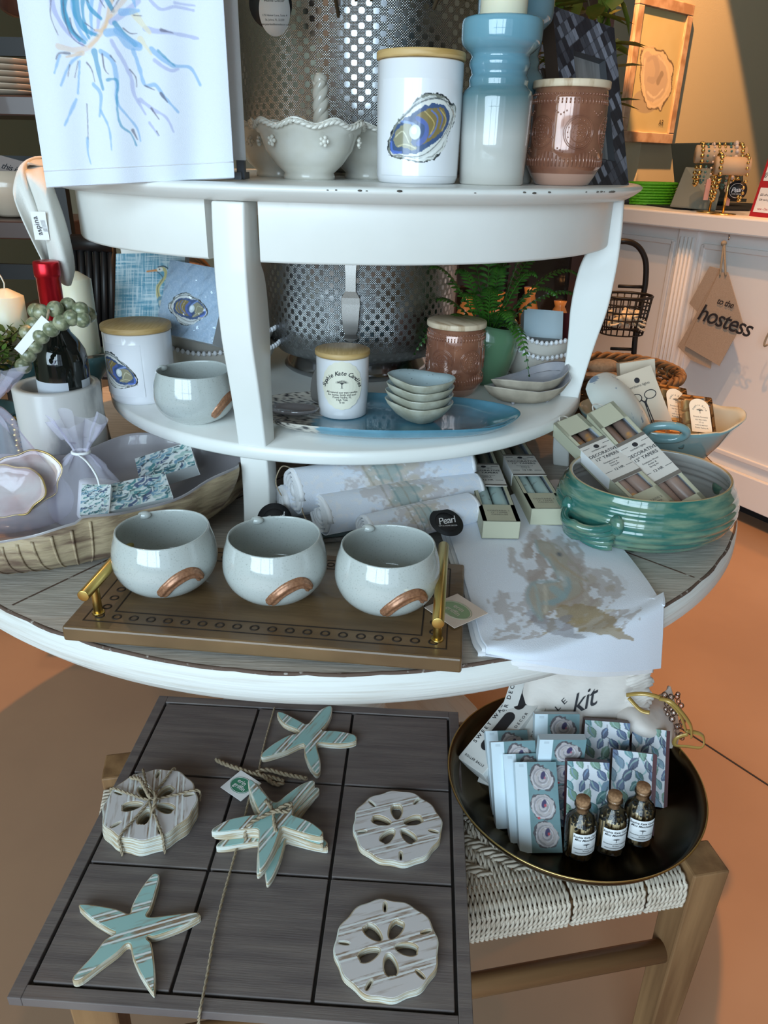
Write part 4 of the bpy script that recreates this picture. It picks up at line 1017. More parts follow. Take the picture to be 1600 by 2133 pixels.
# ================================================================ ON THE ROUND TABLE: TRAY AND TEXTILES
m_tray = mat('carved_tray_wood', (.105, .058, .024), .42, col2=(.18, .105, .046), scale=7, stretch=(1, 5, 1), coat=.2, bump=.0003, bscale=50, bstretch=(.3, 4, 1))
m_trayd = mat('carved_groove', (.022, .012, .006), .7)
m_brass = mat('brushed_brass', (.62, .44, .14), .28, metal=1)
TR = Vector((-.119, .741, TZ)); TA = RD(-5.5); TW, TD, TH = .425, .198, .0215
t = thing('serving_tray', 'dark carved wooden tray with brass bar handles at the table front', 'tray', TR, TA)
b = MB(); b.box((0, 0, .0125), (TW, TD, .018))
b.build('board', m_tray, t, bevel=.0025)
b = MB(); z = .0216
def rect(b, hx, hy, wd):
    for s_ in (-1, 1): b.box((0, s_*hy, z), (2*hx+wd, wd, .0006)); b.box((s_*hx, 0, z), (wd, 2*hy-wd, .0006))
rect(b, TW/2-.017, TD/2-.015, .0014); rect(b, TW/2-.044, TD/2-.036, .0016)
def ringm(b, x, y):
    q = .0044; b.tube([(x+q*math.cos(a), y+q*.95*math.sin(a), z-.0003) for a in np.linspace(0, 2*PI, 17)[:-1]], .0011, 6, closed=True)
n = 20
for k in range(n):
    x = -(TW/2-.031)+(TW-.062)*k/(n-1)
    for s_ in (-1, 1): ringm(b, x, s_*(TD/2-.0255))
for k in range(1, 8):
    for s_ in (-1, 1): ringm(b, s_*(TW/2-.031), -(TD/2-.0255)+(TD-.051)*k/8)
b.build('carving', m_trayd, t)
b = MB()
for x in (-1, 1):
    for y in (-1, 1): b.lathe([(0, 0), (.012, 0), (.012, .004), (0, .004)], 20, c=(x*.17, y*.07, 0))
b.build('feet', m_trayd, t)
for s_ in (-1, 1):
    b = MB(); x = s_*(TW/2-.027)
    P = cyl
    b.tube([(x, -.093, .058), (x, .075, .058)], .0064, 20)
    for y in (-.068, .055): b.tube([(x, y, .0215), (x, y, .056)], .0048, 14); b.tube([(x, y, .0214), (x, y, .0235)], .0068, 14)
    b.build('handle', m_brass, t, bevel=.0006)
# artist's tag under the right handle
t = thing('hang_tag', 'cream swing tag with a green oval lying under the right tray handle', 'tag', at(950, 1272, TZ+.0222+.0014), RD(-52))
m_gold2 = mat('gilded_green', (.22, .30, .16), .4); m_tagp = mat('blush_card', (.62, .50, .42), .6)
b = MB(); b.box((0, 0, .0004), (.05, .05, .0008)); cd_ = b.build('card', m_tagp, t)
b = MB(); b.lathe([(0, 0), (1, 0)], 40, fn=lambda r, z, a, i: (.019*r*math.cos(a), .0125*r*math.sin(a), .0011)); b.tube([(.0205*math.cos(a), .014*math.sin(a), .001) for a in np.linspace(0, 2*PI, 40)[:-1]], .0003, 4, closed=True)
f_ = lambda x, y: Vector((x, y, .0014)); put(b, 'erin', 0, .0045, .0095, f_, 1); put(b, 'griffin', 0, -.0045, .0095, f_, 1); b.build('green_oval', [m_gold2, m_tagp], cd_)

# rolled printed towels
SAND, GRG, TLG = (.56, .49, .40), (.55, .51, .51), (.30, .40, .40)
def watercolor(cv, cx, cy, sx, sy, seed=0):
    """soft wash of greige and teal"""
    X, Y = cv.X, cv.Y; d = np.hypot((X-cx)/sx, (Y-cy)/sy); n = fbm(X/sx*5, Y/sy*5, seed, 4)
    cv.mix(np.clip((1.0-d+(n-.5)*1.3)*9, 0, 1)*.85, GRG)
    cv.mix(np.clip((.62-d+(fbm(X/sx*4, Y/sy*4, seed+5)-.5)*.9)*8, 0, 1)*.75, SAND)
    cv.mix(np.clip((.40-d+(fbm(X/sx*3, Y/sy*6, seed+9)-.5)*.8)*6, 0, 1)*.7, TLG)
    cv.mix(((fbm(X/sx*8, Y/sy*8, seed+3) > .63)*.7)*(d > .35), (.76, .76, .79))
def roll(label, A, B_, r0, r1, seed, cord=True):
    A, B_ = Vector(A), Vector(B_); L = (B_-A).length; ax = (B_-A).normalized(); s = ax.cross(Vector((0, 0, 1))).normalized(); u = s.cross(ax)
    t = thing('rolled_towel', label, 'towel', A, 0, 'rolled printed tea towels')
    cv = Cv(0, 0, L, 2*PI*r0, 150, TWH); watercolor(cv, L*.50, PI*r0*1.0, L*.26, r0*1.7, seed)
    X = cv.X/L
    for k in range(4): cv.stroke([(L*(.38+.05*k), r0*2.0), (L*(.36+.06*k), r0*3.0), (L*(.42+.05*k), r0*4.2)], r0*.10, (.16, .26, .27) if k % 2 else (.30, .25, .18), .55, rough=.6, seed=seed+k)
    def P(x, an, rr=1):
        r = (r0+(r1-r0)*x/L)*rr*(1+.035*math.sin(an*2+x*20+seed)+.02*math.sin(an*5+x*31)); return s*math.cos(an)*r*1.05+u*math.sin(an)*r*.92+ax*x
    b = MB(); b.paint(cv, lambda q, v: P(q*L, PI*1.15-v*2*PI+.3))
    b.build('cloth', m_cloth, t, solid=.001)
    for e, sg in ((0, 1), (L, -1)):
        b = MB()
        pts = []
        for k in range(90):
            an = k*.30; rr = 1-.84*k/90; pts.append(P(e, an, rr)+ax*sg*(.001+.003*k/90))
        b.tube(pts, .0019, 4, flat=3.0, up=ax)
        nn = 30; b.add([P(e, 2*PI*k/nn, .96)+ax*sg*.006 for k in range(nn)]+[ax*(e+sg*.008)], [(k, (k+1) % nn, nn) for k in range(nn)])
        b.build('coiled_end', m_clothp, t)
    if cord:
        b = MB(); p0 = P(.004, 2.2, 1.02); b.tube(cat([p0, p0+Vector((-.012, -.01, .006)), p0+Vector((-.02, -.016, -.014)), p0+Vector((-.012, -.022, -.032))], 6), .0009, 5); b.build('twine', m_twine, t)
    return t
m_twine = mat('jute_twine', (.26, .20, .13), .95, col2=(.36, .29, .20), scale=500)
roll('uppermost of the rolled printed towels stacked beside the white table leg', at(612, 1022, .826), at(968, 968, .826), .034, .028, 1)
roll('middle rolled printed towel of the stack beside the white table leg', at(668, 1072, .806), at(984, 1014, .800), .029, .026, 2)
roll('lowest front rolled printed towel, directly behind the tray bowls', at(762, 1106, .798), at(978, 1058, .796), .022, .023, 3, False)
roll('rolled towel at the back left of the stack, mostly hidden', at(590, 1045, .800), at(900, 1000, .800), .024, .028, 4, False)
m_gtowel = mat('grey_woven_cloth', (.20, .18, .16), .95, col2=(.26, .24, .22), scale=240, bump=.0006, bscale=500)
for k, (lb, dx, m_) in enumerate((('bottom folded grey cloth under the rolled towels', 0, m_gtowel), ('folded grey-green cloth second from bottom under the rolled towels', .004, mat('slate_cloth', (.10, .13, .13), .95, bump=.0005, bscale=500)), ('folded grey cloth directly beneath the rolled towels', -.003, m_gtowel))):
    b = MB(); b.box((0, 0, 0), (.265, .17, .0068)); o = b.build('folded_cloth', m_, None, (-.005+dx, 1.01, TZ+.0042+.0082*k), RD(12+3*k), bevel=.0032, seg=4); tag(o, lb, 'cloth', 'folded grey cloths')
    o.rotation_euler = (RD(0), 0, RD(14))
def pearl_tag(label, loc, rot):
    t = thing('round_tag', label, 'tag', loc, 0, 'round black shop tags', rot)
    b = MB(); b.lathe([(0, 0), (.0235, 0), (.0235, .0007), (0, .0007)], 48)
    f_ = lambda x, y: Vector((x, y, .0011)); b.tube([(.016*math.cos(a), .016*math.sin(a), .0010) for a in np.linspace(.3, 2*PI-.2, 40)], .0003, 4)
    put(b, 'Pearl', 0, .002, .0155, f_, 1, RD(8), .85, .35); put(b, 'GIFT & HOME DECOR', 0, -.0065, .0028, f_, 1); b.build('disc', [m_black, m_tagw], t); return t
pearl_tag('round black shop tag leaning against the white table leg behind the tray', aty(572, 1084, .905), (RD(62), RD(-6), RD(8)))
pearl_tag('round black shop tag lying beside the rolled towels and taper boxes', at(930, 1088, .803), (RD(26), RD(6), RD(20)))

# printed towel draped over the table edge
cv = Cv(0, 0, 1, 1, 10, TWH)
# outline of the towel measured on the table plane, front corner hangs over the rim
def tp(x, y, z=TZ+.012): q = at(x, y, z); return q
c_bl, c_tl, c_tr = tp(1012, 1352), tp(925, 1085), tp(1190, 1000)
R_ = tp(1383, 1262, TZ+.008)
rows = [[(925, 1085, .018), (1000, 1060, .022), (1080, 1025, .02), (1150, 1000, .014), (1185, 1005, .012)],
        [(948, 1150, .018), (1040, 1120, .02), (1120, 1090, .019), (1190, 1065, .014), (1225, 1070, .010)],
        [(968, 1210, .015), (1070, 1180, .017), (1165, 1150, .017), (1245, 1125, .012), (1290, 1135, .008)],
        [(985, 1270, .014), (1095, 1245, .015), (1205, 1210, .014), (1300, 1185, .011), (1345, 1205, .008)],
        [(1000, 1325, .012), (1115, 1300, .012), (1232, 1268, .012), (1330, 1235, .010), (1383, 1262, .006)]]
G_ = [[tp(x, y, TZ+h) for x, y, h in r] for r in rows]
# part past the rim: hangs down
hang = [[(1006, 1347, .010), (1120, 1330, .010), (1240, 1305, .008), (1345, 1280, .004), (1385, 1290, -.004)], [(1010, 1358, .008), (1120, 1349, .004), (1245, 1345, -.012), (1340, 1335, -.026), (1386, 1330, -.030)], [(1012, 1364, .006), (1124, 1362, -.002), (1240, 1378, -.036), (1330, 1391, -.066), (1376, 1396, -.074)]]
def rimpt(px, R_, z_):
    for k in range(900):
        q = at(px, 1420-k*.5, z_)
        if math.hypot(q.x-TC.x, q.y-TC.y) < R_: return q
drops = (.000, .010, .036, .064, .080)
for RR, dz, kk in ((.648, .008, 0), (.664, .004, .0), (.6695, -.006, .25), (.672, -.004, .6), (.673, -.002, 1)):
    G_.append([rimpt(px+q*dxx, min(RR, (.650+.004*kk) if q == 0 else (.668 if q == 1 else 9)), TZ+max(dz, -.99)*(1 if drops[q] > .02 or dz > 0 else 0)-drops[q]*kk+(.004 if q == 0 else 0)) for q, (px, dxx) in enumerate(((1012, 0), (1124, 0), (1240, 0), (1332+kk*2, 0), (1382-kk*6, 0)))])
cols_ = sheet(G_, 26); HN = len(cols_[0]); WN = len(cols_)
cv = Cv(0, 0, 1, 1.28, WN, TWH); cv.H = HN; cv.X, cv.Y = np.meshgrid(np.linspace(0, 1, WN), np.linspace(0, 1.28, HN)); cv.A = np.ones((HN, WN, 3))*np.array(TWH)
# positions of the print: photograph points -> cloth coordinates by nearest grid vertex (measuring only)
gx = np.array([[list(cols_[i][j]) for i in range(WN)] for j in range(HN)]).reshape(-1, 3)
def cl(x, y):
    d = (Vector(((x-800)/FPX, 0, 0)).x*CX - (y-1066.5)/FPX*CY + F_); d = np.array(d.normalized()); V3 = gx-np.array(CAMP); al = V3@d; q = ((V3-al[:, None]*d)**2).sum(1).argmin()
    return (q % WN/(WN-1), (q//WN)/(HN-1)*1.28)
def zc(x, y): return cl(880+x*.3875, 1040+y*.3875)
GOLD, TAUPE = (.27, .18, .055), (.33, .26, .22)
for k, (x, y, sx, sy) in enumerate(((700, 330, .13, .10), (640, 260, .08, .08), (560, 560, .16, .12), (640, 690, .20, .10), (860, 610, .17, .14), (950, 480, .13, .10), (830, 300, .07, .06), (620, 350, .10, .12), (1060, 640, .13, .09), (740, 470, .14, .12))):
    cx, cy = zc(x, y); X, Y = cv.X, cv.Y; d = np.hypot((X-cx)/sx, (Y-cy)/sy); n = fbm(X*16, Y*16, k, 4)
    cv.mix(np.clip((.95-d+(n-.5)*1.9)*9, 0, 1)*.62, TAUPE if k != 4 else (.42, .34, .20))
cv.mix((fbm(cv.X*26, cv.Y*20, 31, 3) > .60)*.8, TWH)
cv.poly([zc(*p) for p in [(740, 600), (850, 560), (960, 600), (1040, 680), (1120, 760), (1000, 740), (880, 720), (800, 690)]], GOLD, .75, wob=.03)
cv.poly([zc(*p) for p in [(700, 640), (780, 620), (800, 700), (900, 735), (760, 735), (600, 690), (540, 640)]], (.20, .19, .22), .55, wob=.05)
body = [(570, 510), (600, 470), (680, 450), (770, 440), (720, 400), (690, 350), (630, 290), (605, 240), (640, 220), (720, 260), (770, 310), (800, 370), (860, 430), (870, 490), (840, 530), (760, 560), (690, 590), (640, 650), (590, 590)]
cv.poly([zc(*p) for p in body], (.34, .30, .23), .9, wob=.01)
for k, (pts, wd, col) in enumerate((([(605, 225), (620, 280), (680, 340), (725, 400), (715, 440), (600, 455), (560, 520), (590, 600), (640, 655)], .014, (.25, .33, .34)), ([(620, 225), (720, 255), (780, 320), (890, 440)], .012, (.30, .27, .20)), ([(690, 300), (760, 360), (880, 440)], .010, (.36, .26, .14)), ([(770, 430), (780, 490), (740, 540), (660, 560)], .03, (.20, .32, .36)), ([(700, 480), (760, 520)], .03, (.25, .36, .38)), ([(600, 470), (620, 540), (640, 640)], .014, (.30, .38, .38)), ([(650, 470), (670, 550), (660, 610)], .014, (.55, .50, .40)), ([(850, 450), (860, 500), (800, 540), (720, 570)], .010, (.34, .24, .16)), ([(730, 400), (760, 420), (770, 460)], .03, (.42, .44, .42)))):
    cv.stroke([zc(*p) for p in pts], wd, col, .75, rough=.4, seed=k)
x, y = zc(733, 297); cv.ell(x, y, .012, .010, (.06, .07, .08))
t = thing('tea_towel', 'white tea towel with a watercolour pelican draped over the round table front right edge', 'towel', (0, 0, 0))
b = MB(); b.add([tuple(cols_[i][j]) for j in range(HN) for i in range(WN)], [(j*WN+i, (j+1)*WN+i, (j+1)*WN+i+1, j*WN+i+1) for j in range(HN-1) for i in range(WN-1)], 0, cv.A.reshape(-1, 3).tolist()); b.build('printed_layer', m_cloth, t, solid=.0016)
for dz, dx, nm in ((-.0045, (-.004, .003), 'under_layer'), (-.008, (-.008, .000), 'lowest_layer')):
    b = MB(); st = 4
    ii = list(range(0, WN, st)); jj = list(range(0, HN, st)); b.add([tuple(cols_[i][j]+np.array((dx[0], dx[1], dz))) for j in jj for i in ii], [(j*len(ii)+i, (j+1)*len(ii)+i, (j+1)*len(ii)+i+1, j*len(ii)+i+1) for j in range(len(jj)-1) for i in range(len(ii)-1)]); b.build(nm, m_clothp, t, solid=.0014)

# boxed taper candles
m_sage = mat('sage_card', (.47, .46, .34), .6); m_in = mat('box_inside', (.50, .55, .62), .6)
m_lblw = mat('taper_label', (.62, .58, .53), .6); m_foil = mat('grey_print', (.16, .14, .12), .6)
def taper_box(label, A, B_, upv, mt, w_=.050, h_=.026, L=None, group='boxed decorative taper candles'):
    A, B_ = Vector(A), Vector(B_); ex = (B_-A); L = L or ex.length; ex.normalize(); u = Vector(upv); u = (u-ex*u.dot(ex)).normalized(); s = ex.cross(u)
    M = Matrix((s, ex, u)).transposed().to_4x4(); M.translation = A
    t = thing('taper_box', label, 'box of candles', group=group); t.matrix_world = M
    b = MB(); th = .0008
    b.box((0, L/2, th/2), (w_, L, th)); 
    for sg in (-1, 1): b.box((sg*(w_/2-th/2), L/2, h_/2), (th, L, h_)); b.box((sg*(w_/2-th*1.6), L/2, h_/2), (th*.6, L-.01, h_-.002), 1)
    for y in (th/2, L-th/2): b.box((0, y, h_/2), (w_, th, h_))
    b.box((0, .026, h_-th/2), (w_, .052, th)); b.box((0, L-.018, h_-th/2), (w_, .036, th))
    for sg in (-1, 1): b.box((sg*(w_/2-.0028), L/2, h_-th/2), (.0056, L, th))
    f_ = lambda x, y: Vector((x, y, h_+.0003))
    for k, s_ in enumerate(('CONTAINS 2', '12" TAPER', 'CANDLES')): put(b, s_, 0, .032-.006*k, .0052, f_, 2)
    b.build('box_body', [m_sage, m_in, m_foil], t)
    b = MB(); y0, y1 = L*.36, L*.36+.088; b.box((0, (y0+y1)/2, h_), (w_+.001, y1-y0, .0012)); b.box((-w_/2-.0003, (y0+y1)/2, h_*.6), (.0008, y1-y0-.02, h_*.8), 2); b.box((0, y1-.003, h_+.0007), (w_+.001, .006, .0003), 3); b.box((0, y0+.003, h_+.0007), (w_+.001, .006, .0003), 3)
    f_ = lambda x, y: Vector((x, (y0+y1)/2+y, h_+.0010))
    b.ball((0, (y0+y1)/2+.030, h_+.0007), .0042, 1, 8, (1, 1, .12))
    for s_, y, sz in (('northern lights', .0235, .0042), ('DECORATIVE', .0135, .0078), ('12" TAPERS', .0045, .0078), ('Eucalyptus Wood', -.0055, .0036), ('Amber &', -.0100, .0036), ('Spring Air', -.0145, .0036), ('12 HR', -.0235, .0062)): put(b, s_, 0, y, sz, f_, 1, bold=.008)
    for y in (-.0235, .031):
        for sg in (-1, 1): b.box((sg*.017, (y0+y1)/2+y, h_+.0008), (.011, .0005, .0003), 1)
    b.build('paper_sleeve', [m_lblw, m_ink, m_tagw, m_foil], t)
    for sg in (-1, 1):
        b = MB(); b.tube([(sg*.0112, .004, .013), (sg*.0108, L*.5, .013), (sg*.0105, L-.012, .013)], lambda q: .0108-.002*q, 16); b.build('taper_candle', mt, t)
    b = MB(); b.tube(cat([(-.010, L-.002, h_*.6), (-.006, L+.010, h_*.9), (.006, L+.012, h_*.7), (.012, L+.002, h_*.6)], 6), .0011, 5); b.build('hanging_cord', m_twine2, t)
    return t
m_twine2 = mat('white_cord', (.60, .55, .48), .9)
m_tapg = mat('sage_marbled_wax', (.27, .35, .33), .35, col2=(.10, .09, .075), scale=46, lo=.60, hi=.68)
m_tapb = mat('amber_marbled_wax', (.30, .20, .16), .35, col2=(.55, .27, .09), scale=36, lo=.55, hi=.62)
zt = TZ+.022
taper_box('boxed sage tapers on the pelican towel, left of the pair lying flat', at(1042, 1122, zt), at(982, 936, zt), (0, 0, 1), m_tapg, L=.325)
taper_box('boxed sage tapers on the pelican towel, right of the pair lying flat', at(1140, 1094, zt-.003), at(1050, 932, zt-.003), (0, 0, 1), m_tapg, L=.325)
def lean(px0, py0, y0, px1, py1, L):
    A = aty(px0, py0, y0); best = None
    for k in range(200):
        y = y0+.0+k*.002; B_ = aty(px1, py1, y); e = abs((B_-A).length-L)
        if best is None or e < best[0]: best = (e, B_)
    return A, best[1]
A, B_ = aty(1474, 1118, .900), aty(1248, 872, 1.105)
taper_box('boxed amber tapers leaning in the green casserole, right of the two', A, B_, (-.12, -.62, .78), m_tapb, w_=.046, h_=.026)
A, B_ = aty(1386, 1100, .905), aty(1178, 898, 1.105)
taper_box('boxed amber tapers leaning in the green casserole, left of the two', A, B_, (-.06, -.50, .86), m_tapb, w_=.046, h_=.026)

# green ridged casserole
CP = Vector((.372, .975, TZ))
m_cass = mat('ribbed_green_glaze', (.030, .14, .115), .10, col2=(.24, .31, .20), scale=12, stretch=(1.6, 1.6, 8), lo=.42, hi=.74, coat=.8, detail=6)
m_cassw = mat('milky_glaze', (.46, .45, .42), .12, col2=(.38, .36, .34), scale=12, stretch=(1, 1, 4), coat=.8)
m_rimt = mat('tan_rim_glaze', (.36, .28, .15), .2, coat=.6)
t = thing('casserole_dish', 'green ribbed stoneware casserole with pale interior at the right table edge', 'dish', CP, RD(18))
b = MB(); pr = [(0, .003), (.075, .003), (.080, 0), (.088, .002), (.102, .010), (.115, .022), (.1225, .036), (.1240, .050), (.1200, .066), (.1130, .080), (.1110, .086), (.1085, .0885), (.1055, .086), (.1070, .078), (.1150, .060), (.1180, .046), (.1100, .022), (.09, .010), (0, .008)]
pr = [tuple(q) for q in cat(pr, 6)]; nn = len(pr); i0 = min(range(nn), key=lambda i: -pr[i][1])
def fr_(r, z, a, i):
    rg = .0011*math.sin(z*620) if .006 < z < .078 else 0
    return ((r+rg)*1.04*math.cos(a), (r+rg)*.90*math.sin(a), z)
b.lathe([(max(r, 0), z) for r, z in pr], 110, fn=fr_, mats=[2 if abs(i-i0) < 4 else (0 if i < i0 else 1) for i in range(nn-1)]); b.build('dish_body', [m_cass, m_cassw, m_rimt], t)
for sg, an in ((1, 201), (-1, 21)):
    b = MB(); a0 = RD(an)
    for k in range(5):
        q = .030-.0062*k; P = []
        for j in range(15):
            f = j/14; aa = a0+RD(-19+38*f); s_ = math.sin(PI*f)**.8; r = .121+.028*s_*(1-.18*k); P.append((r*1.04*math.cos(aa), r*.9*math.sin(aa), .068-.0082*k-.018*s_*(1-.1*k)-.03*abs(f-.5)))
        b.tube(P, .0058, 8)
    for f in (-20, 20): b.ball((.1225*1.04*math.cos(a0+RD(f)), .1225*.9*math.sin(a0+RD(f)), .052), .0125, 0, 8, (.7, 1, 1.2))
    b.build('handle', m_cass, t)
# dark ground below right of table edge is the floor; aqua bowl with pierced handle
m_aqua = mat('aqua_glaze', (.20, .35, .37), .12, coat=.7); m_aquain = mat('cream_aqua_interior', (.50, .50, .40), .15, coat=.6)
AQ = Vector((.462, 1.225, TZ))
t = thing('handled_bowl', 'smooth aqua bowl with a pierced ring handle behind the green casserole', 'bowl', AQ, RD(-6))
b = MB()
def fa(r, z, a, i):
    k = (z/.10)**2; tip = max(0, math.cos(a))**8; lf = max(0, math.cos(a-PI))**2
    return (r*1.22*math.cos(a)*(1+.05*tip*k), r*.84*math.sin(a), z*(1-.10*max(0, -math.sin(a))+.06*tip+.03*math.sin(a*9)*(math.cos(a) > .6)*.6))
b.lathe([(0, .003), (.045, .003), (.048, 0), (.052, .002), (.072, .025), (.092, .060), (.106, .092), (.110, .100), (.107, .1015), (.102, .094), (.088, .060), (.066, .026), (0, .008)], 96, fn=fa, mats=[0]*7+[1]*5)
b.build('bowl_body', [m_aqua, m_aquain], t)
b = MB(); q0 = Vector((-.008, -.094, .094)); b.tube([q0+Vector((.031*math.cos(a), -.010*math.sin(a)-.002, .0155*math.sin(a))) for a in np.linspace(0, 2*PI, 41)[:-1]], .0066, 10, closed=True); b.build('ring_handle', m_aqua, t)
# things in the aqua bowl
m_kraft = mat('painted_card', (.8, .8, .8), .55, attr=True)
P = [aty(1338, 930, 1.175), aty(1412, 905, 1.185), aty(1281, 788, 1.235)]
t, b = slab_thing('scissors_box', 'boxed wick trimmer with scissors drawing standing in the aqua bowl', 'box', P, .062, .125, .022, None, side=(.66, .56, .42)); b.K = [(.62, .52, .40)]*len(b.V)
f_ = lambda x, y: Vector((x, y, .0006))
b.ball((.031, .108, .0003), .0048, 1, 8, (1, 1, .1)); put(b, 'northern lights', .031, .0985, .0062, f_, 1)
for sx in (-1, 1):
    b.tube([(.031+sx*.0125+.0098*math.cos(a), .079+.0072*math.sin(a), .0006) for a in np.linspace(0, 2*PI, 30)[:-1]], .0007, 4, 1, closed=True)
    b.box((.031+sx*.0018, .036, .0006), (.0016, .070, .0004), 1, Matrix.Rotation(RD(sx*1.5), 3, 'Z')); rib(b, [(.031+sx*.005, .074), (.031+sx*.001, .068), (.031, .06)], .0022, f_, 1)
b.build('card_box', [m_kraft, m_ink], t)
P = [aty(1300, 900, 1.26), aty(1375, 890, 1.26), aty(1262, 783, 1.28)]
t, b = slab_thing('scissors_box', 'plain side of a second trimmer box behind the scissors box', 'box', P, .06, .12, .022, None); b.K = [(.60, .50, .38)]*len(b.V); b.build('card_box', m_kraft, t)
m_print = mat('shell_print_cotton', (.62, .66, .62), .9, col2=(.16, .24, .34), scale=34, lo=.60, hi=.63, sheen=.2)
t = thing('printed_cloth', 'folded white cloth with blue shell print tucked into the aqua bowl', 'cloth', (0, 0, 0))
b = MB(); sheet_mesh(b, [[pa(1222, 812, 1.2), pa(1232, 790, 1.22), pa(1262, 778, 1.25), pa(1290, 788, 1.26)], [pa(1228, 832, 1.17), pa(1250, 812, 1.18), pa(1285, 800, 1.2), pa(1312, 815, 1.22)], [pa(1240, 850, 1.15), pa(1275, 838, 1.155), pa(1310, 832, 1.17), pa(1335, 848, 1.2)], [pa(1262, 865, 1.14), pa(1300, 868, 1.14), pa(1328, 868, 1.15), pa(1348, 876, 1.18)], [pa(1300, 885, 1.15), pa(1320, 892, 1.15), pa(1340, 895, 1.16), pa(1355, 900, 1.18)]], 8); b.build('cloth_fold', m_print, t, solid=.005)
m_amberwax = mat('honey_wax', (.72, .46, .20), .3, sss=.2, coat=.3)
m_clam = glassy('clear_clamshell', (.98, .97, .95), .0, .05)
for k, (lb, P) in enumerate((('clear pack of honey wax melts with arched label, right side of the aqua bowl', [aty(1432, 905, 1.155), aty(1492, 912, 1.16), aty(1418, 832, 1.20)]), ('clear pack of honey wax melts lying in front within the aqua bowl', [aty(1360, 905, 1.15), aty(1425, 915, 1.14), aty(1352, 880, 1.19)]), ('clear pack of honey wax melts standing behind the labelled pack', [aty(1385, 880, 1.20), aty(1440, 890, 1.21), aty(1386, 822, 1.24)]))):
    t, b = slab_thing('wax_melt_pack', lb, 'wax melts', P, .052, .074, .018, None, 'wax melt packs'); b = MB()
    for i in range(2):
        for j in range(3): b.box((.014+.024*i, .014+.023*j, -.010), (.020, .020, .014), 0, taper=.86)
    b.build('wax_cubes', m_amberwax, t, bevel=.002)
    b = MB(); b.box((.026, .037, -.009), (.054, .076, .020)); b.build('clear_shell', m_clam, t, bevel=.003)
    if k != 1:
        b = MB(); L_ = [(.008, .006), (.044, .006), (.044, .052)]+[(.026+.018*math.cos(a), .052+.016*math.sin(a)) for a in np.linspace(0, PI, 14)]+[(.008, .052)]
        b.add([(x, y, .0016) for x, y in L_], [tuple(range(len(L_)))], 0, None, False); f_ = lambda x, y: Vector((x, y, .0019))
        arc_text(b, 'Sophie Kate', .026, .044, .012, .0045, PI/2, f_, 1, step=.26); tree_logo(b, .026, .041, .011, f_, 1)
        for s_, y in (('Fireside Romance', .034), ('soy wax melts', .029), ('2.5 oz', .024), ('melt in warmer', .019), ('Ponte Vedra, FL', .014)): put(b, s_, .026, y, .0036, f_, 1)
        b.build('label', [m_label, m_ink], t)
# wicker basket
m_wick2 = mat('dark_wicker', (.13, .065, .025), .6, col2=(.25, .14, .06), scale=60)
WB = Vector((.462, 1.475, TZ)); t = thing('wicker_basket', 'round brown wicker basket with braided rim behind the aqua bowl', 'basket', WB)
b = MB()
for j in range(11):
    z = .006+.0088*j; r = .090+.022*(j/10)**.8
    b.tube([((r+.003*math.cos(k*PI+j*PI))*math.cos(2*PI*k/48), (r+.003*math.cos(k*PI+j*PI))*math.sin(2*PI*k/48), z) for k in range(48)], .0044, 6, closed=True)
for k in range(24):
    a = 2*PI*k/24; b.tube([(.09*math.cos(a), .09*math.sin(a), 0), (.112*math.cos(a), .112*math.sin(a), .10)], .003, 5)
for ph in range(3): b.tube([((.117+.006*math.cos(k*.55+ph*2.1))*math.cos(2*PI*k/137), (.117+.006*math.cos(k*.55+ph*2.1))*math.sin(2*PI*k/137), .104+.006*math.sin(k*.55+ph*2.1)) for k in range(137)], .0048, 6, closed=True)
b.build('woven_wall', m_wick2, t)
m_knit = mat('peach_knit', (.62, .42, .26), .95, bump=.002, bscale=160, col2=(.5, .33, .2), scale=160)
t = thing('knitted_cloth', 'rolled peach knitted cloths lying in the wicker basket', 'cloth', WB+Vector((-.045, -.03, .095)), RD(20))
b = MB(); b.ball((0, 0, 0), .03, 0, 14, (1.5, .9, .55)); b.ball((.01, .01, .022), .027, 0, 14, (1.3, .8, .5)); b.build('knit_roll', m_knit, t)

# ================================================================ LEFT OF THE ROUND TABLE
m_marble = mat('white_marble', (.66, .64, .60), .25, col2=(.26, .26, .27), scale=11, stretch=(1, 1, .5), lo=.50, hi=.62, detail=7)
MC = Vector((-.487, 1.072, TZ)); MH = .168
t = thing('wine_cooler', 'grey-veined white marble wine cooler holding the bottle', 'wine cooler', MC)
b = MB(); b.lathe([(0, .002), (.058, .002), (.060, .003), (.061, .006), (.061, MH-.003), (.059, MH), (.0495, MH), (.048, MH-.003), (.048, .02), (0, .018)], 72); b.build('cooler', m_marble, t)
m_bottle = mat('dark_bottle_glass', (.006, .008, .007), .06, coat=.6)
m_foilr = mat('red_foil', (.50, .012, .02), .28, metal=.75)
BT = MC+Vector((.011, .0, .020)); tilt = RD(1.0)
t = thing('wine_bottle', 'dark wine bottle with red foil neck leaning in the marble cooler', 'bottle', BT, 0, None, (RD(1), tilt, 0))
b = MB(); b.lathe([(0, 0), (.034, 0), (.037, .004), (.037, .185), (.035, .198), (.028, .212), (.019, .224), (.0150, .236), (.0145, .315), (0, .315)], 56); b.build('glass', m_bottle, t)
b = MB(); b.lathe([(.0158, .240), (.0158, .300), (.0172, .301), (.0175, .306), (.0172, .319), (.0160, .321), (0, .321)], 40); b.build('foil_capsule', m_foilr, t)
b = MB(); mp = cyl(.0372)
b.surf(30, 6, lambda u, v: mp(-.046+u*.066, .085+v*.075, 0), 0)
for k in range(5): rib(b, [(-.022+.004*k, .108), (-.020+.004*k, .118+.002*(k % 2)), (-.012+.003*k, .112)], .0008, lambda x, y: mp(x, y, .0006), 1)
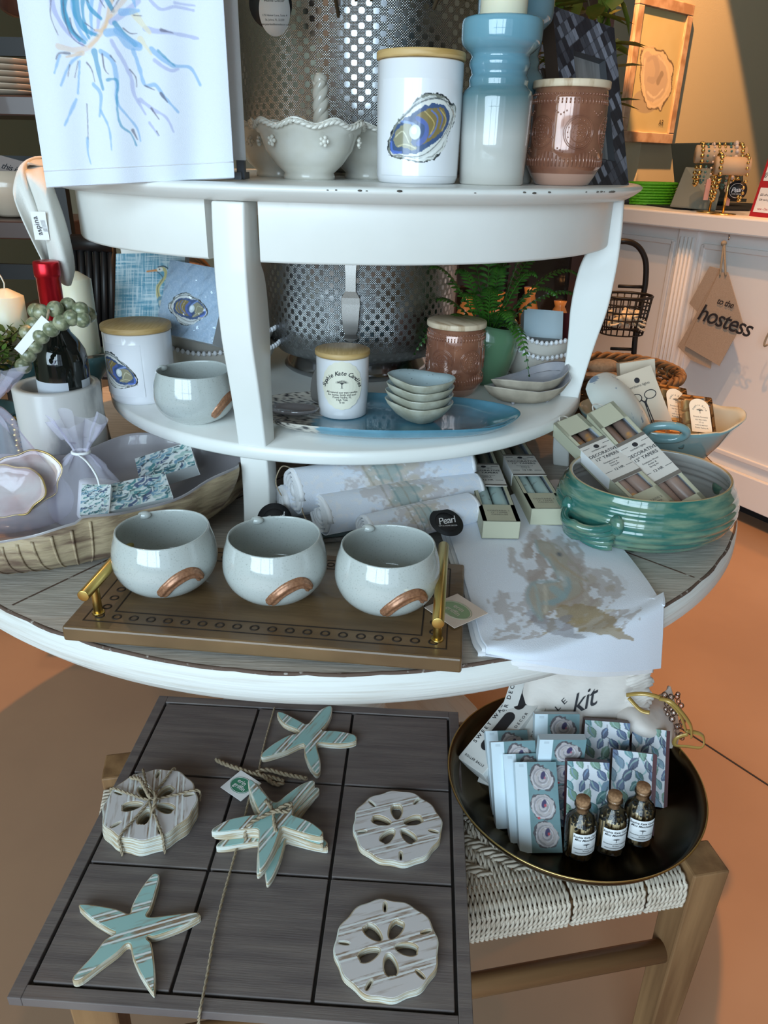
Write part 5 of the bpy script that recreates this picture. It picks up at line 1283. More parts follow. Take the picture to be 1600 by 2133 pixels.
for k in range(3): rib(b, [(-.026, .104-.003*k), (-.002, .104-.003*k)], .0006, lambda x, y: mp(x, y, .0006), 1)
b.surf(10, 6, lambda u, v: mp(.040+u*.02, .09+v*.07, 0), 0)
b.build('label', [mat('wine_label', (.55, .58, .62), .5), mat('label_emboss', (.36, .40, .44), .5)], t)
# bead garland
m_beadg = mat('moss_glass_bead', (.15, .17, .095), .35, col2=(.34, .35, .22), scale=120, lo=.45, hi=.6, coat=.4)
t = thing('bead_garland', 'garland of large mottled moss-green beads hung round the bottle neck', 'beads', (0, 0, 0))
bp = [(142, 637, 1.005), (168, 646, .995), (184, 656, 1.02), (171, 665, .99), (149, 662, .985), (128, 672, .98), (107, 685, .98), (86, 700, .98), (72, 720, .985), (59, 739, .985), (49, 762, .985), (58, 693, 1.0), (72, 676, 1.01), (75, 648, 1.02), (86, 650, 1.0), (115, 644, .985)]
first = None; kinds = []
for k, (x, y, d) in enumerate(bp):
    b = MB(); b.ball((0, 0, 0), .0108, 0, 12); 
    if first is None: first = b.build('bead', m_beadg, t, aty(x, y, d))
    else: c = first.copy(); C.objects.link(c); c.parent = t; c.location = aty(x, y, d); c.rotation_euler = (k, k*2, k)
b = MB(); b.tube(cat([aty(x, y, d) for x, y, d in bp[4:11]], 4), .0012, 5); b.tube(cat([aty(105, 640, .985), aty(101, 652, .97), aty(97, 668, .98)], 5), .002, 5); b.build('cord', m_twine, t)
b = MB(); A_, B2 = aty(38, 733, .975), aty(95, 664, .975); ex = (B2-A_); L = ex.length; ex.normalize(); b.box((0, 0, 0), (L, .0008, .012)); o = b.build('paper_strip', m_tagw, t, (A_+B2)/2); o.rotation_euler = (0, -math.atan2(ex.z, ex.x), 0)
# pillar candles on teal holders
m_teal = mat('teal_glaze', (.06, .14, .15), .15, coat=.7)
def holder_and_pillar(x, ytop, ybase, d, R, lbl1, lbl2):
    top = aty(x, ytop, d); bs = aty(x, ybase, d); h = bs.z-TZ
    t = thing('candle_stand', lbl1, 'candle holder', (bs.x, d, TZ), 0, 'teal glazed candle stands'); b = MB()
    b.lathe([(0, 0), (.034, 0), (.036, .006), (.020, .02), (.014, h*.5), (.018, h*.75), (.042, h-.012), (.045, h), (.040, h), (.038, h-.004), (0, h-.004)], 40); b.build('stand', m_teal, t)
    pillar('pillar_candle', lbl2, (bs.x, d, bs.z), R, top.z-bs.z-.012, GP)
holder_and_pillar(180, 566, 735, 1.22, .0235, 'teal stand directly behind the marble cooler', 'taller ivory pillar candle behind the wine bottle, right one')
holder_and_pillar(36, 602, 745, 1.20, .026, 'teal stand at the far left behind the leafy plant', 'ivory pillar candle at the far left, glowing in warm light')
# plant in fluted teal pot
PP = Vector((-.64, 1.115, TZ))
t = thing('potted_plant', 'small-leaved green plant in a fluted teal pot with brass edge at the left', 'plant', PP)
b = MB(); b.lathe([(0, .002), (.055, .002), (.058, .01), (.064, .10), (.066, .108), (.060, .108), (.058, .09), (0, .088)], 96, fn=lambda r, z, a, i: ((r+.0022*math.cos(a*22)*(i in (2, 3)))*math.cos(a), (r+.0022*math.cos(a*22)*(i in (2, 3)))*math.sin(a), z)); b.build('pot', m_teal, t)
b = MB()
for k in range(12): b.ball((.066+.0015*(k % 2), -.020, .010+.0085*k), .0055, 0, 7, (1, 1, .8))
b.build('brass_strap', m_brass, t)
m_smleaf = mat('small_leaf', (.07, .15, .025), .5, col2=(.17, .20, .04), scale=40)
rnd = random.Random(21); b = MB(); bs = MB()
tips = [(rnd.uniform(-.09, .09), rnd.uniform(-.08, .08), rnd.uniform(.17, .24)) for k in range(40)]+[(.035, -.03, .275), (.07, -.03, .262), (.055, -.05, .24), (.0, -.04, .26)]
branchy(b, bs, (0, 0, .09), tips, rnd, 34, .016, .010, .0008); b.build('leaves', m_smleaf, t); bs.build('stems', m_stem, t)
# giant shell dish
m_shout = mat('shell_outside', (.42, .33, .21), .55, col2=(.15, .095, .065), scale=16, stretch=(1, 1, 5), lo=.46, hi=.64, bump=.003, bscale=26, bstretch=(1, 1, 4), detail=8)
m_shin = mat('shell_inside', (.36, .34, .34), .28, col2=(.27, .25, .26), scale=8, coat=.5)
SC = Vector((-.418, .905, TZ)); SA = RD(27)
t = thing('shell_dish', 'giant ridged clam shell bowl with grey inside at the left', 'bowl', SC, SA)
b = MB(); N = 150; prof = cat([(0, .0), (.45, .0), (.72, .006), (.90, .028), (.985, .060), (1.0, .084), (.985, .0855), (.93, .066), (.80, .036), (.5, .016), (0, .009)], 6)
def shf(r, z, a, i):
    x, y = math.cos(a), math.sin(a); k = max(0, min(1, z/.08))
    L = .225*(1+.05*math.cos(a)); W_ = .120
    rip = 1+.055*k*math.sin(a*7+.6)+.02*k*math.sin(a*17)
    tip = .036*max(0, x)**5*k
    out = 1+(.006*math.sin(a*38)*(i < 30)*(y < .5))
    q = r*rip*out; X_ = L*q*x+tip; Y_ = W_*q*y+.03*k*x*x*.5
    zz = z*(1+.10*x-.10*max(0, -y)) + .008*k*math.sin(a*7+.2)
    if x < 0 and y < 0: zz -= .006*k
    return (X_, Y_, max(zz, 0))
b.lathe([(q[0], q[1]) for q in prof], N, fn=shf, mats=[0 if i < 30 else 1 for i in range(len(prof)-1)])
b.build('shell', [m_shout, m_shin], t)
b = MB()
for k in range(15):
    f = 0; P = []
    for j in range(10): s_ = j/9; i_ = 8+int(20*s_); q_ = shf(prof[i_][0]*1.004, prof[i_][1], RD(196+5.5*k), 0); P.append(q_)
    b.tube(P, lambda q: .0008+.0012*q, 6)
b.build('hinge_ribs', m_shout, t)
# organza bags
m_org = glassy('organza', (.93, .92, .97), .13, .6)
nt_o = m_org.node_tree; 
_n = nt_o.nodes; _dif = _n.new('ShaderNodeBsdfDiffuse'); _dif.inputs[0].default_value = (.78, .77, .84, 1)
for l_ in list(nt_o.links):
    if l_.to_node.type == 'MIX_SHADER' and l_.to_socket == l_.to_node.inputs[2]: nt_o.links.remove(l_)
_mx = [q for q in _n if q.type == 'MIX_SHADER'][0]; nt_o.links.new(_dif.outputs[0], _mx.inputs[2])
for l_ in list(nt_o.links):
    if l_.to_socket == _mx.inputs[0]: nt_o.links.remove(l_)
_mx.inputs[0].default_value = .20
def organza(label, loc, W_, H_, neck, seed, rz=0, ribbon=True):
    t = thing('organza_bag', label, 'bag', loc, rz, 'white organza gift bags'); r_ = random.Random(seed)
    b = MB(); N = 90
    pf = cat([(0, .001), (.8, .0), (1.0, .016), (.98, H_*.30), (.72, H_*.52), (.30, neck*.94), (.17, neck), (.25, neck+.012), (.52, neck+.034), (.62, neck+.044)], 5)
    b.lathe([(max(0, q[0]), q[1]) for q in pf], N, fn=lambda r, z, a, i: (W_*r*math.cos(a)*(1+(.05+.20*(z > neck*.8))*math.sin(a*9+seed)*min(1, z/.03)), W_*.62*r*math.sin(a)*(1+(.05+.22*(z > neck*.8))*math.sin(a*7+seed*2)*min(1, z/.03)), z+(.007*math.sin(a*4+seed))*(z > neck+.02)))
    b.build('gauze', m_org, t)
    if ribbon:
        b = MB(); b.tube([(W_*.19*math.cos(a), W_*.16*math.sin(a), neck) for a in np.linspace(0, 2*PI, 20)[:-1]], .0022, 6, closed=True)
        b.tube(cat([(0, -W_*.15, neck), (.020, -.022, neck-.004), (.034, -.028, neck-.022), (.036, -.032, neck-.045), (.025, -.034, neck-.062)], 6), .0016, 6, flat=.5)
        b.build('ribbon', m_tagw, t)
    return t
m_nacre = mat('oyster_nacre', (.62, .57, .50), .18, col2=(.52, .36, .32), scale=22, coat=.6, bump=.001, bscale=40)
m_gilt = mat('gilded_edge', (.50, .36, .14), .35, metal=.8)
def oyshell(label, loc, rot, s, name='oyster_shell'):
    t = thing(name, label, 'shell', loc, 0, 'gilded oyster shells in the organza bag', rot); t.scale = (s, s, s)
    b = MB(); fn = lambda r, z, a, i: (r*(1+.10*math.sin(3*a)+.04*math.sin(8*a+1))*math.cos(a)*1.25, r*(1+.08*math.sin(2*a+1)+.05*math.sin(7*a))*math.sin(a), z+.004*r*20*math.sin(a*4)*.3)
    b.lathe([(0, 0), (.018, .002), (.032, .010), (.038, .017), (.036, .018), (.028, .012), (.015, .006), (0, .004)], 64, fn=fn); b.build('half_shell', m_nacre, t)
    b = MB(); b.tube([fn(.0378, .0178, a, 0) for a in np.linspace(0, 2*PI, 64)[:-1]], .0013, 5, closed=True); b.build('gilt_rim', m_gilt, t)
o1 = aty(28, 1045, .90)
organza('sheer white gift bag of oyster shells at the left, on the shell dish', Vector((-.50, .885, .795)), .085, .15, .155, 2, RD(10), False)
oyshell('upper pearly oyster shell inside the left organza bag', aty(62, 1000, .90), (RD(68), RD(-12), RD(10)), 1.0)
oyshell('lower pearly oyster shell inside the left organza bag', aty(30, 1030, .875), (RD(50), RD(8), RD(-6)), .95)
organza('sheer white gift bag tied with ribbon in the middle of the shell dish', Vector((-.392, .90, .790)), .056, .12, .098, 5, RD(-8))
t = thing('candle_tin', 'small white candle with script label inside the tied organza bag', 'candle', (-.385, .900, .795), RD(10), None, (RD(-12), RD(8), 0))
b = MB(); b.lathe([(0, 0), (.024, 0), (.025, .002), (.025, .048), (0, .048)], 32); put(b, 'Sophie Kate', 0, .030, .0062, cyl(.0252), 1, shear=.3); tree_logo(b, 0, .012, .012, cyl(.0252), 1); b.build('tin', [m_tagw, m_ink], t)
# fish-pattern match boxes
def fish_canvas(W_=90, asp=.4, seed=1, n=70):
    cv = Cv(0, 0, 1, asp, W_, (.56, .60, .60)); r = random.Random(seed)
    cols_ = [(.035, .11, .13), (.06, .20, .22), (.22, .36, .42), (.05, .08, .16), (.30, .42, .40), (.12, .24, .34)]
    for k in range(n):
        x, y = r.random(), r.random()*asp; an = RD(-35+r.uniform(-35, 35)); L = r.uniform(.15, .26); c = cols_[k % 6]
        dx, dy = math.cos(an)*L/2, math.sin(an)*L/2; bx, by = -dy*.5, dx*.5
        cv.stroke([(x-dx, y-dy), (x+bx*.5, y+by*.5), (x+dx, y+dy)], L*.40, c, .95, L*.10, .3, k)
        cv.stroke([(x-dx*.8+bx*.3, y-dy*.8+by*.3), (x+bx, y+by), (x+dx*.8, y+dy*.8)], L*.08, (.62, .66, .62), .8); cv.stroke([(x+dx, y+dy), (x+dx*1.5+bx*.5, y+dy*1.5+by*.5)], L*.12, (.02, .04, .05), .8)
    return cv
m_box = mat('painted_box', (.8, .8, .8), .4, attr=True)
m_btan = mat('taupe_card', (.26, .22, .20), .5)
GM = 'fish-pattern match boxes in the shell dish'
def fishbox(label, P, W_, H_, D_, seed, endfish=True):
    t, b = slab_thing('match_box', label, 'match box', P, W_, H_, D_, fish_canvas(110, H_/W_, seed), GM, side=(.55, .58, .58))
    b.box((W_/2, H_+.0003, -D_/2), (W_, .0006, D_), 1)
    b.box((W_+.0003, H_/2, -D_/2), (.0006, H_, D_), 0); 
    b.build('sleeve', [m_box, m_btan], t); return t
fishbox('short fish-pattern match box end standing nearest the tied bag', [aty(166, 1072, .835), aty(222, 1072, .84), aty(194, 1008, .865)], .034, .040, .030, 3)
fishbox('long fish-pattern match box lying across the shell dish front', [aty(226, 1066, .845), aty(345, 1038, .875), aty(224, 1008, .885)], .080, .044, .022, 4)
fishbox('long fish-pattern match box standing behind the others in the shell', [aty(292, 1005, .94), aty(396, 972, .96), aty(262, 948, .985)], .078, .046, .022, 5)

# ================================================================ ON THE BENCH
BZT = .48
m_slate = mat('grey_stained_wood', (.115, .096, .094), .42, col2=(.17, .143, .132), scale=7, stretch=(1, 12, 1), bump=.0003, bscale=40, bstretch=(.6, 16, 1))
m_slated = mat('dark_groove', (.018, .014, .012), .8); m_slatee = mat('worn_grey_edge', (.22, .19, .17), .6, col2=(.10, .09, .09), scale=30)
GB = Vector((-.121, .679, 0)); GA = RD(-2.7); SD = .461; cell = .1430
t = thing('game_board', 'square grey stained wooden noughts-and-crosses board on the bench', 'board', GB+Vector((0, 0, .468)), GA)
b = MB(); b.box((0, 0, .0035), (SD-.001, SD-.001, .007), 1); g2 = .0018; h = .0125
m3 = cell*1.5
for s_ in (-1, 1):
    b.box((s_*(SD/2+m3+g2)/2, 0, h/2), ((SD/2-m3-g2), SD, h-.0), 0); b.box((0, s_*(SD/2+m3+g2)/2, h/2), (2*m3+2*g2, (SD/2-m3-g2), h), 0)
b2 = MB()
for i in (-1, 0, 1):
    for j in (-1, 0, 1): b2.box((i*cell, j*cell, h/2-.0001), (cell-2*g2, cell-2*g2, h-.0002), 0)
b.build('frame', [m_slate, m_slated], t, bevel=.0009); b2.build('inlaid_squares', m_slate, t, bevel=.0009)
b = MB(); b.box((0, 0, -.006), (SD-.06, SD-.06, .012)); b.build('backing', m_slated, t)
BT_ = .468+h
def stripes(name, base, worn, ang, off=0, sp=.030):
    m, n, l, b = nt(name); tc = n.new('ShaderNodeTexCoord'); mp = n.new('ShaderNodeMapping'); mp.inputs['Rotation'].default_value = (0, 0, RD(ang)); l.new(tc.outputs['Object'], mp.inputs[0])
    sx = n.new('ShaderNodeSeparateXYZ'); l.new(mp.outputs[0], sx.inputs[0])
    def M(op, a, b_=None):
        q = n.new('ShaderNodeMath'); q.operation = op
        for i, v in enumerate((a, b_)):
            if v is None: continue
            if isinstance(v, (int, float)): q.inputs[i].default_value = v
            else: l.new(v, q.inputs[i])
        return q.outputs[0]
    fx = M('PINGPONG', M('ADD', sx.outputs[1], off), sp/2)
    line = M('LESS_THAN', M('ABSOLUTE', M('SUBTRACT', fx, .0032)), .0011); gap = M('LESS_THAN', fx, .0062)
    def noise(sc, st):
        m_ = n.new('ShaderNodeMapping'); m_.inputs['Scale'].default_value = st; l.new(mp.outputs[0], m_.inputs[0]); t_ = n.new('ShaderNodeTexNoise'); t_.inputs['Scale'].default_value = sc; t_.inputs['Detail'].default_value = 6; l.new(m_.outputs[0], t_.inputs[0]); return t_.outputs[0]
    def mix(f, a, c):
        q = n.new('ShaderNodeMix'); q.data_type = 'RGBA'; l.new(f, q.inputs[0])
        for i, v in ((6, a), (7, c)):
            if isinstance(v, tuple): q.inputs[i].default_value = c4(v)
            else: l.new(v, q.inputs[i])
        return q.outputs[2]
    w1 = n.new('ShaderNodeMapRange'); w1.inputs[1].default_value = .56; w1.inputs[2].default_value = .80; l.new(noise(22, (1, 7, 1)), w1.inputs[0])
    w2 = n.new('ShaderNodeMapRange'); w2.inputs[1].default_value = .40; w2.inputs[2].default_value = .60; l.new(noise(60, (1, 5, 1)), w2.inputs[0])
    c = mix(w1.outputs[0], base, worn); c = mix(M('MULTIPLY', gap, w2.outputs[0]), c, worn); c = mix(line, c, (.74, .76, .76))
    l.new(c, b.inputs['Base Color']); b.inputs['Roughness'].default_value = .6
    bp = n.new('ShaderNodeBump'); bp.inputs['Distance'].default_value = .0012; l.new(M('ADD', line, M('MULTIPLY', gap, -.8)), bp.inputs['Height']); l.new(bp.outputs[0], b.inputs['Normal'])
    return m
m_ply = mat('plywood_edge', (.46, .36, .23), .7, col2=(.66, .68, .62), scale=160, stretch=(.15, .15, 3), lo=.45, hi=.6)
AQ_, AW = (.31, .52, .50), (.27, .17, .10); SW_, SWW = (.62, .59, .59), (.30, .22, .16)
m_st = [stripes('aqua_beadboard_a', AQ_, AW, -20, .004), stripes('aqua_beadboard_b', AQ_, AW, -62, .012)]
m_sd = [stripes('white_beadboard_a', SW_, SWW, -18, .0), stripes('white_beadboard_b', SW_, SWW, -102, .006)]
def inset(loops, d):
    """shrink closed outlines (and widen holes) by d"""
    out = []
    for li, lp in enumerate(loops):
        P = [np.array(p, float) for p in lp]; n = len(P); ar = sum(P[i][0]*P[(i+1) % n][1]-P[(i+1) % n][0]*P[i][1] for i in range(n))/2
        sg = (1 if ar > 0 else -1)*(1 if li == 0 else -1); o = []
        for i in range(n):
            tdir = P[(i+1) % n]-P[i-1]; L = np.hypot(*tdir) or 1; nn = np.array((-tdir[1], tdir[0]))/L; o.append(P[i]+nn*d*sg)
        out.append(o)
    return out
def cutout(name, label, cat_, loops, loc, rz, mtop, th=.009, group=None, ins=.0016):
    t = thing(name, label, cat_, loc, rz, group)
    b = MB(); b.mesh2(plate(loops, th, .0006), lambda v: Vector((v.x, v.y, v.z+th/2))); b.build('wooden_body', m_ply, t)
    b = MB(); b.mesh2(plate(inset(loops, ins), .0008, 0), lambda v: Vector((v.x, v.y, v.z+th+.0002))); b.build('painted_face', mtop, t)
    return t
def px_outline(pts, z, n=3):
    P = [at(x, y, z) for x, y in pts]; c = sum(P, Vector())/len(P); return [[(q[0], q[1]) for q in cat([(p.x-c.x, p.y-c.y) for p in P], n, True)]], c
Z7 = lambda L_: [(x*.4375, 1760+y*.4375) for x, y in L_]
Z6 = lambda L_: [(100+x*.375, 1440+y*.375) for x, y in L_]
s1 = Z7([(725, 140), (755, 140), (757, 165), (740, 230), (718, 300), (699, 333), (725, 342), (830, 330), (930, 320), (950, 328), (947, 345), (860, 392), (740, 436), (705, 434), (703, 448), (722, 470), (735, 560), (740, 640), (735, 697), (717, 690), (665, 610), (630, 530), (620, 478), (600, 473), (560, 512), (480, 572), (390, 640), (350, 648), (348, 628), (380, 590), (450, 515), (500, 450), (548, 420), (520, 405), (450, 362), (395, 315), (375, 290), (395, 280), (480, 290), (555, 305), (605, 325), (620, 320), (630, 285), (670, 210)])
GS = 'aqua wooden starfish game pieces'; zt1 = BT_+.0092
lp, c = px_outline(s1, zt1); cutout('wooden_starfish', 'single aqua beadboard starfish at the front left corner of the board', 'starfish', lp, (c.x, c.y, BT_), 0, m_st[0], group=GS)
s2 = [(577, 1485), (590, 1484), (625, 1502), (640, 1508), (652, 1495), (668, 1478), (690, 1470), (690, 1490), (678, 1512), (672, 1521), (700, 1522), (738, 1530), (742, 1543), (720, 1549), (690, 1549), (668, 1547), (660, 1553), (667, 1582), (667, 1605), (658, 1611), (645, 1596), (634, 1568), (632, 1549), (600, 1563), (560, 1576), (545, 1577), (547, 1568), (570, 1549), (600, 1532), (622, 1526), (618, 1519), (590, 1506)]
lp, c = px_outline(s2, zt1); cutout('wooden_starfish', 'single aqua beadboard starfish at the back edge of the board', 'starfish', lp, (c.x, c.y, BT_), 0, m_st[1], group=GS)
s3 = Z6([(1112, 495), (1135, 492), (1180, 540), (1225, 590), (1255, 612), (1280, 610), (1330, 570), (1400, 520), (1460, 495), (1480, 500), (1475, 520), (1420, 580), (1370, 640), (1360, 680), (1370, 690), (1450, 720), (1520, 770), (1528, 795), (1520, 812), (1440, 795), (1340, 765), (1300, 755), (1285, 790), (1260, 860), (1220, 940), (1190, 980), (1172, 985), (1168, 950), (1165, 880), (1170, 800), (1160, 765), (1080, 768), (980, 782), (915, 782), (912, 768), (930, 752), (1000, 713), (1100, 690), (1170, 680), (1165, 660), (1140, 600), (1115, 530)])
zs3 = BT_+.028; lp, c = px_outline(s3, zs3)
for k, (lb, a, dx, dy) in enumerate((('bottom aqua starfish of the twine-tied stack in the board centre', 3, .004, -.002), ('middle aqua starfish of the twine-tied stack in the board centre', -4, .002, .001), ('top aqua starfish of the twine-tied stack in the board centre', 0, 0, 0))):
    cutout('wooden_starfish', lb, 'starfish', lp, (c.x+dx, c.y+dy, BT_+.0094*k), RD(a), m_st[1], group=GS)
SC_ = c
# sand dollars
def dollar(R, rot):
    N = 120; r_ = random.Random(int(R*1e5)+rot); out = []
    notch = [RD(rot+k*72+36) for k in range(5)]
    for k in range(N):
        a = 2*PI*k/N; q = R*(1+.018*math.sin(a*12)+.012*math.sin(a*5+rot)); out.append((q*math.cos(a), q*math.sin(a)*1.0))
    L_ = [out]
    for k in range(5):
        a = RD(rot+72*k); P = []
        for j in range(26):
            f = 2*PI*j/26; x = .385*R+.225*R*math.cos(f); w_ = .118*R*math.sin(f)*(1+.25*math.cos(f)); 
            if abs(math.cos(f)) > .96 and math.cos(f) > 0: x -= .03*R
            P.append((x*math.cos(a)-w_*math.sin(a), x*math.sin(a)+w_*math.cos(a)))
        L_.append(P)
    for k, a in enumerate(notch):
        P = []; a += RD(r_.uniform(-8, 8)); x0, x1 = .72*R, .93*R; w_ = .026*R
        for j in range(14):
            f = 2*PI*j/14; x = (x0+x1)/2+(x1-x0)/2*math.cos(f); y = w_*math.sin(f)+.02*R*math.sin(3*x/R); P.append((x*math.cos(a)-y*math.sin(a), x*math.sin(a)+y*math.cos(a)))
        L_.append(P)
    return L_
GD = 'whitewashed wooden sand dollar game pieces'
def wpx(x0_, x1_, y, z): return (at(x1_, y, z)-at(x0_, y, z)).length/2
c = at(828, 1718, zt1); cutout('wooden_sand_dollar', 'whitewashed sand dollar in the middle right square of the board', 'sand dollar', dollar(wpx(735, 920, 1718, zt1), 20), (c.x, c.y, BT_), 0, m_sd[0], group=GD)
c = at(806, 1970, zt1); cutout('wooden_sand_dollar', 'whitewashed sand dollar in the front right square of the board', 'sand dollar', dollar(wpx(697, 914, 1970, zt1), -8), (c.x, c.y, BT_), 0, m_sd[0], group=GD)
c = at(313, 1672, BT_+.028); DC = c; Rd = wpx(218, 411, 1675, BT_+.028)
for k, lb in enumerate(('bottom sand dollar of the twine-tied stack at the board left', 'middle sand dollar of the twine-tied stack at the board left', 'top sand dollar of the twine-tied stack at the board left')):
    cutout('wooden_sand_dollar', lb, 'sand dollar', dollar(Rd*(1-.004*k), 52), (c.x+.0012*(k-2), c.y+.0012*(2-k), BT_+.0094*k), RD(1.5*(k-2)), m_sd[1], group=GD)
def twine(b, P, r=.0013): twisted(b, [Vector(q) for q in cat(P, 5)], r, .007); return b
t = thing('twine_tie', 'jute twine tied round the stack of sand dollars', 'twine', (DC.x, DC.y, BT_)); b = MB(); H3 = .0302
for a0, a1 in ((250, 115), (300, 75), (160, 20)):
    c0, c1 = Vector((math.cos(RD(a0)), math.sin(RD(a0)), 0))*(Rd*1.035), Vector((math.cos(RD(a1)), math.sin(RD(a1)), 0))*(Rd*1.035)
    twine(b, [c0+Vector((0, 0, .001)), c0+Vector((0, 0, .016)), c0*.985+Vector((0, 0, H3)), c0*.5+Vector((0, 0, H3+.001)), Vector((0, 0, H3+.003)), c1*.5+Vector((0, 0, H3+.001)), c1*.985+Vector((0, 0, H3)), c1+Vector((0, 0, .012))], .0015)
twine(b, [(-.035, .036, H3+.002), (-.02, .028, H3+.008), (-.006, .008, H3+.010), (.004, -.006, H3+.012), (-.004, .004, H3+.014), (.008, .0, H3+.010), (.01, -.022, H3+.004)], .0024)
b.build('knotted_twine', m_twine, t)
t = thing('twine_tie', 'jute twine tied round the stack of starfish in the board centre', 'twine', (SC_.x, SC_.y, BT_)); b = MB()
for P in ([(-.030, -.018, .004), (-.030, -.018, .022), (-.022, -.010, .031), (0, .004, .032), (.016, .016, .031), (.024, .020, .020)], [(.010, -.026, .006), (.008, -.022, .026), (.004, -.010, .032), (0, .006, .033), (-.010, .022, .031), (-.014, .026, .018)], [(0, .0, .034), (.012, .008, .038), (.022, .014, .036), (.018, .004, .034), (.002, .002, .036), (-.012, -.006, .034)]): twine(b, P, .0021)
b.build('knotted_twine', m_twine, t)
t = thing('long_twine', 'long jute string with frayed bow lying down the middle of the board', 'twine', (0, 0, 0)); b = MB(); z_ = BT_+.0028
twine(b, [at(x, y, z_) for x, y in ((572, 1474), (556, 1530), (545, 1575), (538, 1612))], .0012)
twine(b, [at(x, y, z_+.001) for x, y in ((520, 1660), (503, 1730), (484, 1800), (462, 1880), (446, 1950), (432, 2030), (417, 2105))]+[at(414, 2126, .470), at(414, 2150, .45)], .0014)
twine(b, [at(x, y, z_+.003) for x, y in ((450, 1582), (470, 1592), (500, 1602), (530, 1612), (560, 1618), (590, 1628), (575, 1634), (550, 1618), (535, 1608), (560, 1604), (590, 1612), (640, 1622))], .0026)
b.build('string', m_twine, t)
t = thing('hang_tag', 'white swing tag with green oval lying on the board beside the twine bow', 'tag', at(502, 1636, BT_+.008), RD(28), None, (RD(4), RD(-3), RD(-38)))
m_green = mat('tag_green', (.05, .22, .13), .5)
b = MB(); b.box((0, 0, 0), (.040, .036, .0007)); cd_ = b.build('card', m_tagw, t)
b = MB(); b.lathe([(0, .0006), (1, .0006)], 40, fn=lambda r, z, a, i: (.0165*r*math.cos(a), .0125*r*math.sin(a), z)); f_ = lambda x, y: Vector((x, y, .0009)); put(b, 'erin', -.002, .004, .009, f_, 1, bold=.01); put(b, 'griffin', .001, -.0035, .009, f_, 1, bold=.01)
b.tube([(.0155*math.cos(a), .0115*math.sin(a), .0008) for a in np.linspace(0, 2*PI, 40)[:-1]], .0002, 4, 1, closed=True); b.build('green_oval', [m_green, m_tagw], cd_)

# brass dish and goods
m_dbrass = mat('aged_brass_dish', (.12, .085, .045), .24, metal=1, col2=(.07, .05, .03), scale=7)
m_rimb = mat('bright_brass_rim', (.50, .36, .14), .25, metal=1)
DCN = Vector((.262, .758, .4585))
t = thing('brass_dish', 'round dark brass dish on the rope bench holding match boxes and bottles', 'dish', DCN)
b = MB(); b.lathe([(0, 0), (.12, 0), (.145, .010), (.160, .026), (.1685, .0415), (.166, .0425), (.158, .028), (.142, .0125), (.118, .0025), (0, .0025)], 128); b.build('dish_body', m_dbrass, t)
b = MB(); b.tube([(.1675*math.cos(a), .1675*math.sin(a), .0422) for a in np.linspace(0, 2*PI, 129)[:-1]], .0011, 6, closed=True); b.build('rim', m_rimb, t)
ZD = DCN.z+.0032
# paintings for the boxes
def oys_canvas():
    cv = Cv(0, 0, 1, 2.05, 100, (.17, .28, .30)); cv.mix(np.clip((fbm(cv.X*6, cv.Y*6, 2)-.4)*2, 0, 1)*.4, (.12, .20, .21)); cv.mix((cv.X < .29)*1.0, (.62, .72, .78))
    for j, (cx, cy) in enumerate(((.64, .37), (.62, 1.02), (.66, 1.66))):
        w_ = .30
        cv.poly([(cx+w_*q[0], cy+w_*q[1]) for q in ((-1, -.1), (-.75, -.85), (-.2, -1.02), (.45, -.85), (.85, -.3), (.95, .3), (.6, .9), (0, 1.0), (-.7, .75))], (.10, .09, .10), wob=.05, seed=j)
        cv.poly([(cx+w_*.9*q[0], cy+w_*.9*q[1]) for q in ((-1, -.1), (-.75, -.85), (-.2, -1.02), (.45, -.85), (.85, -.3), (.95, .3), (.6, .9), (0, 1.0), (-.7, .75))], (.44, .40, .40), wob=.06, seed=j+4)
        for k in range(9):
            f = .82-.07*k; col = [(.62, .60, .62), (.30, .27, .30), (.22, .22, .22), (.50, .46, .50), (.36, .30, .28)][k % 5]
            cv.stroke([(cx+w_*f*math.cos(a), cy+w_*f*1.05*math.sin(a)) for a in np.linspace(k*.9, k*.9+3.4, 7)], .028, col, .75, rough=.6, seed=k+j)
        cv.ell(cx+.02, cy-.06, .055, .10, (.06, .05, .12), rot=.3); cv.ell(cx+.05, cy-.02, .03, .035, (.45, .07, .10)) if j != 0 else cv.ell(cx+.06, cy+.0, .02, .03, (.40, .12, .18))
    cv.ell(.50, 1.28, .035, .03, (.50, .08, .10)); cv.X_ = 0
    for k in range(3): cv.stroke([(.10, .06+.022*k), (.20, .06+.022*k)], .008, (.25, .3, .34), .8)
    return cv
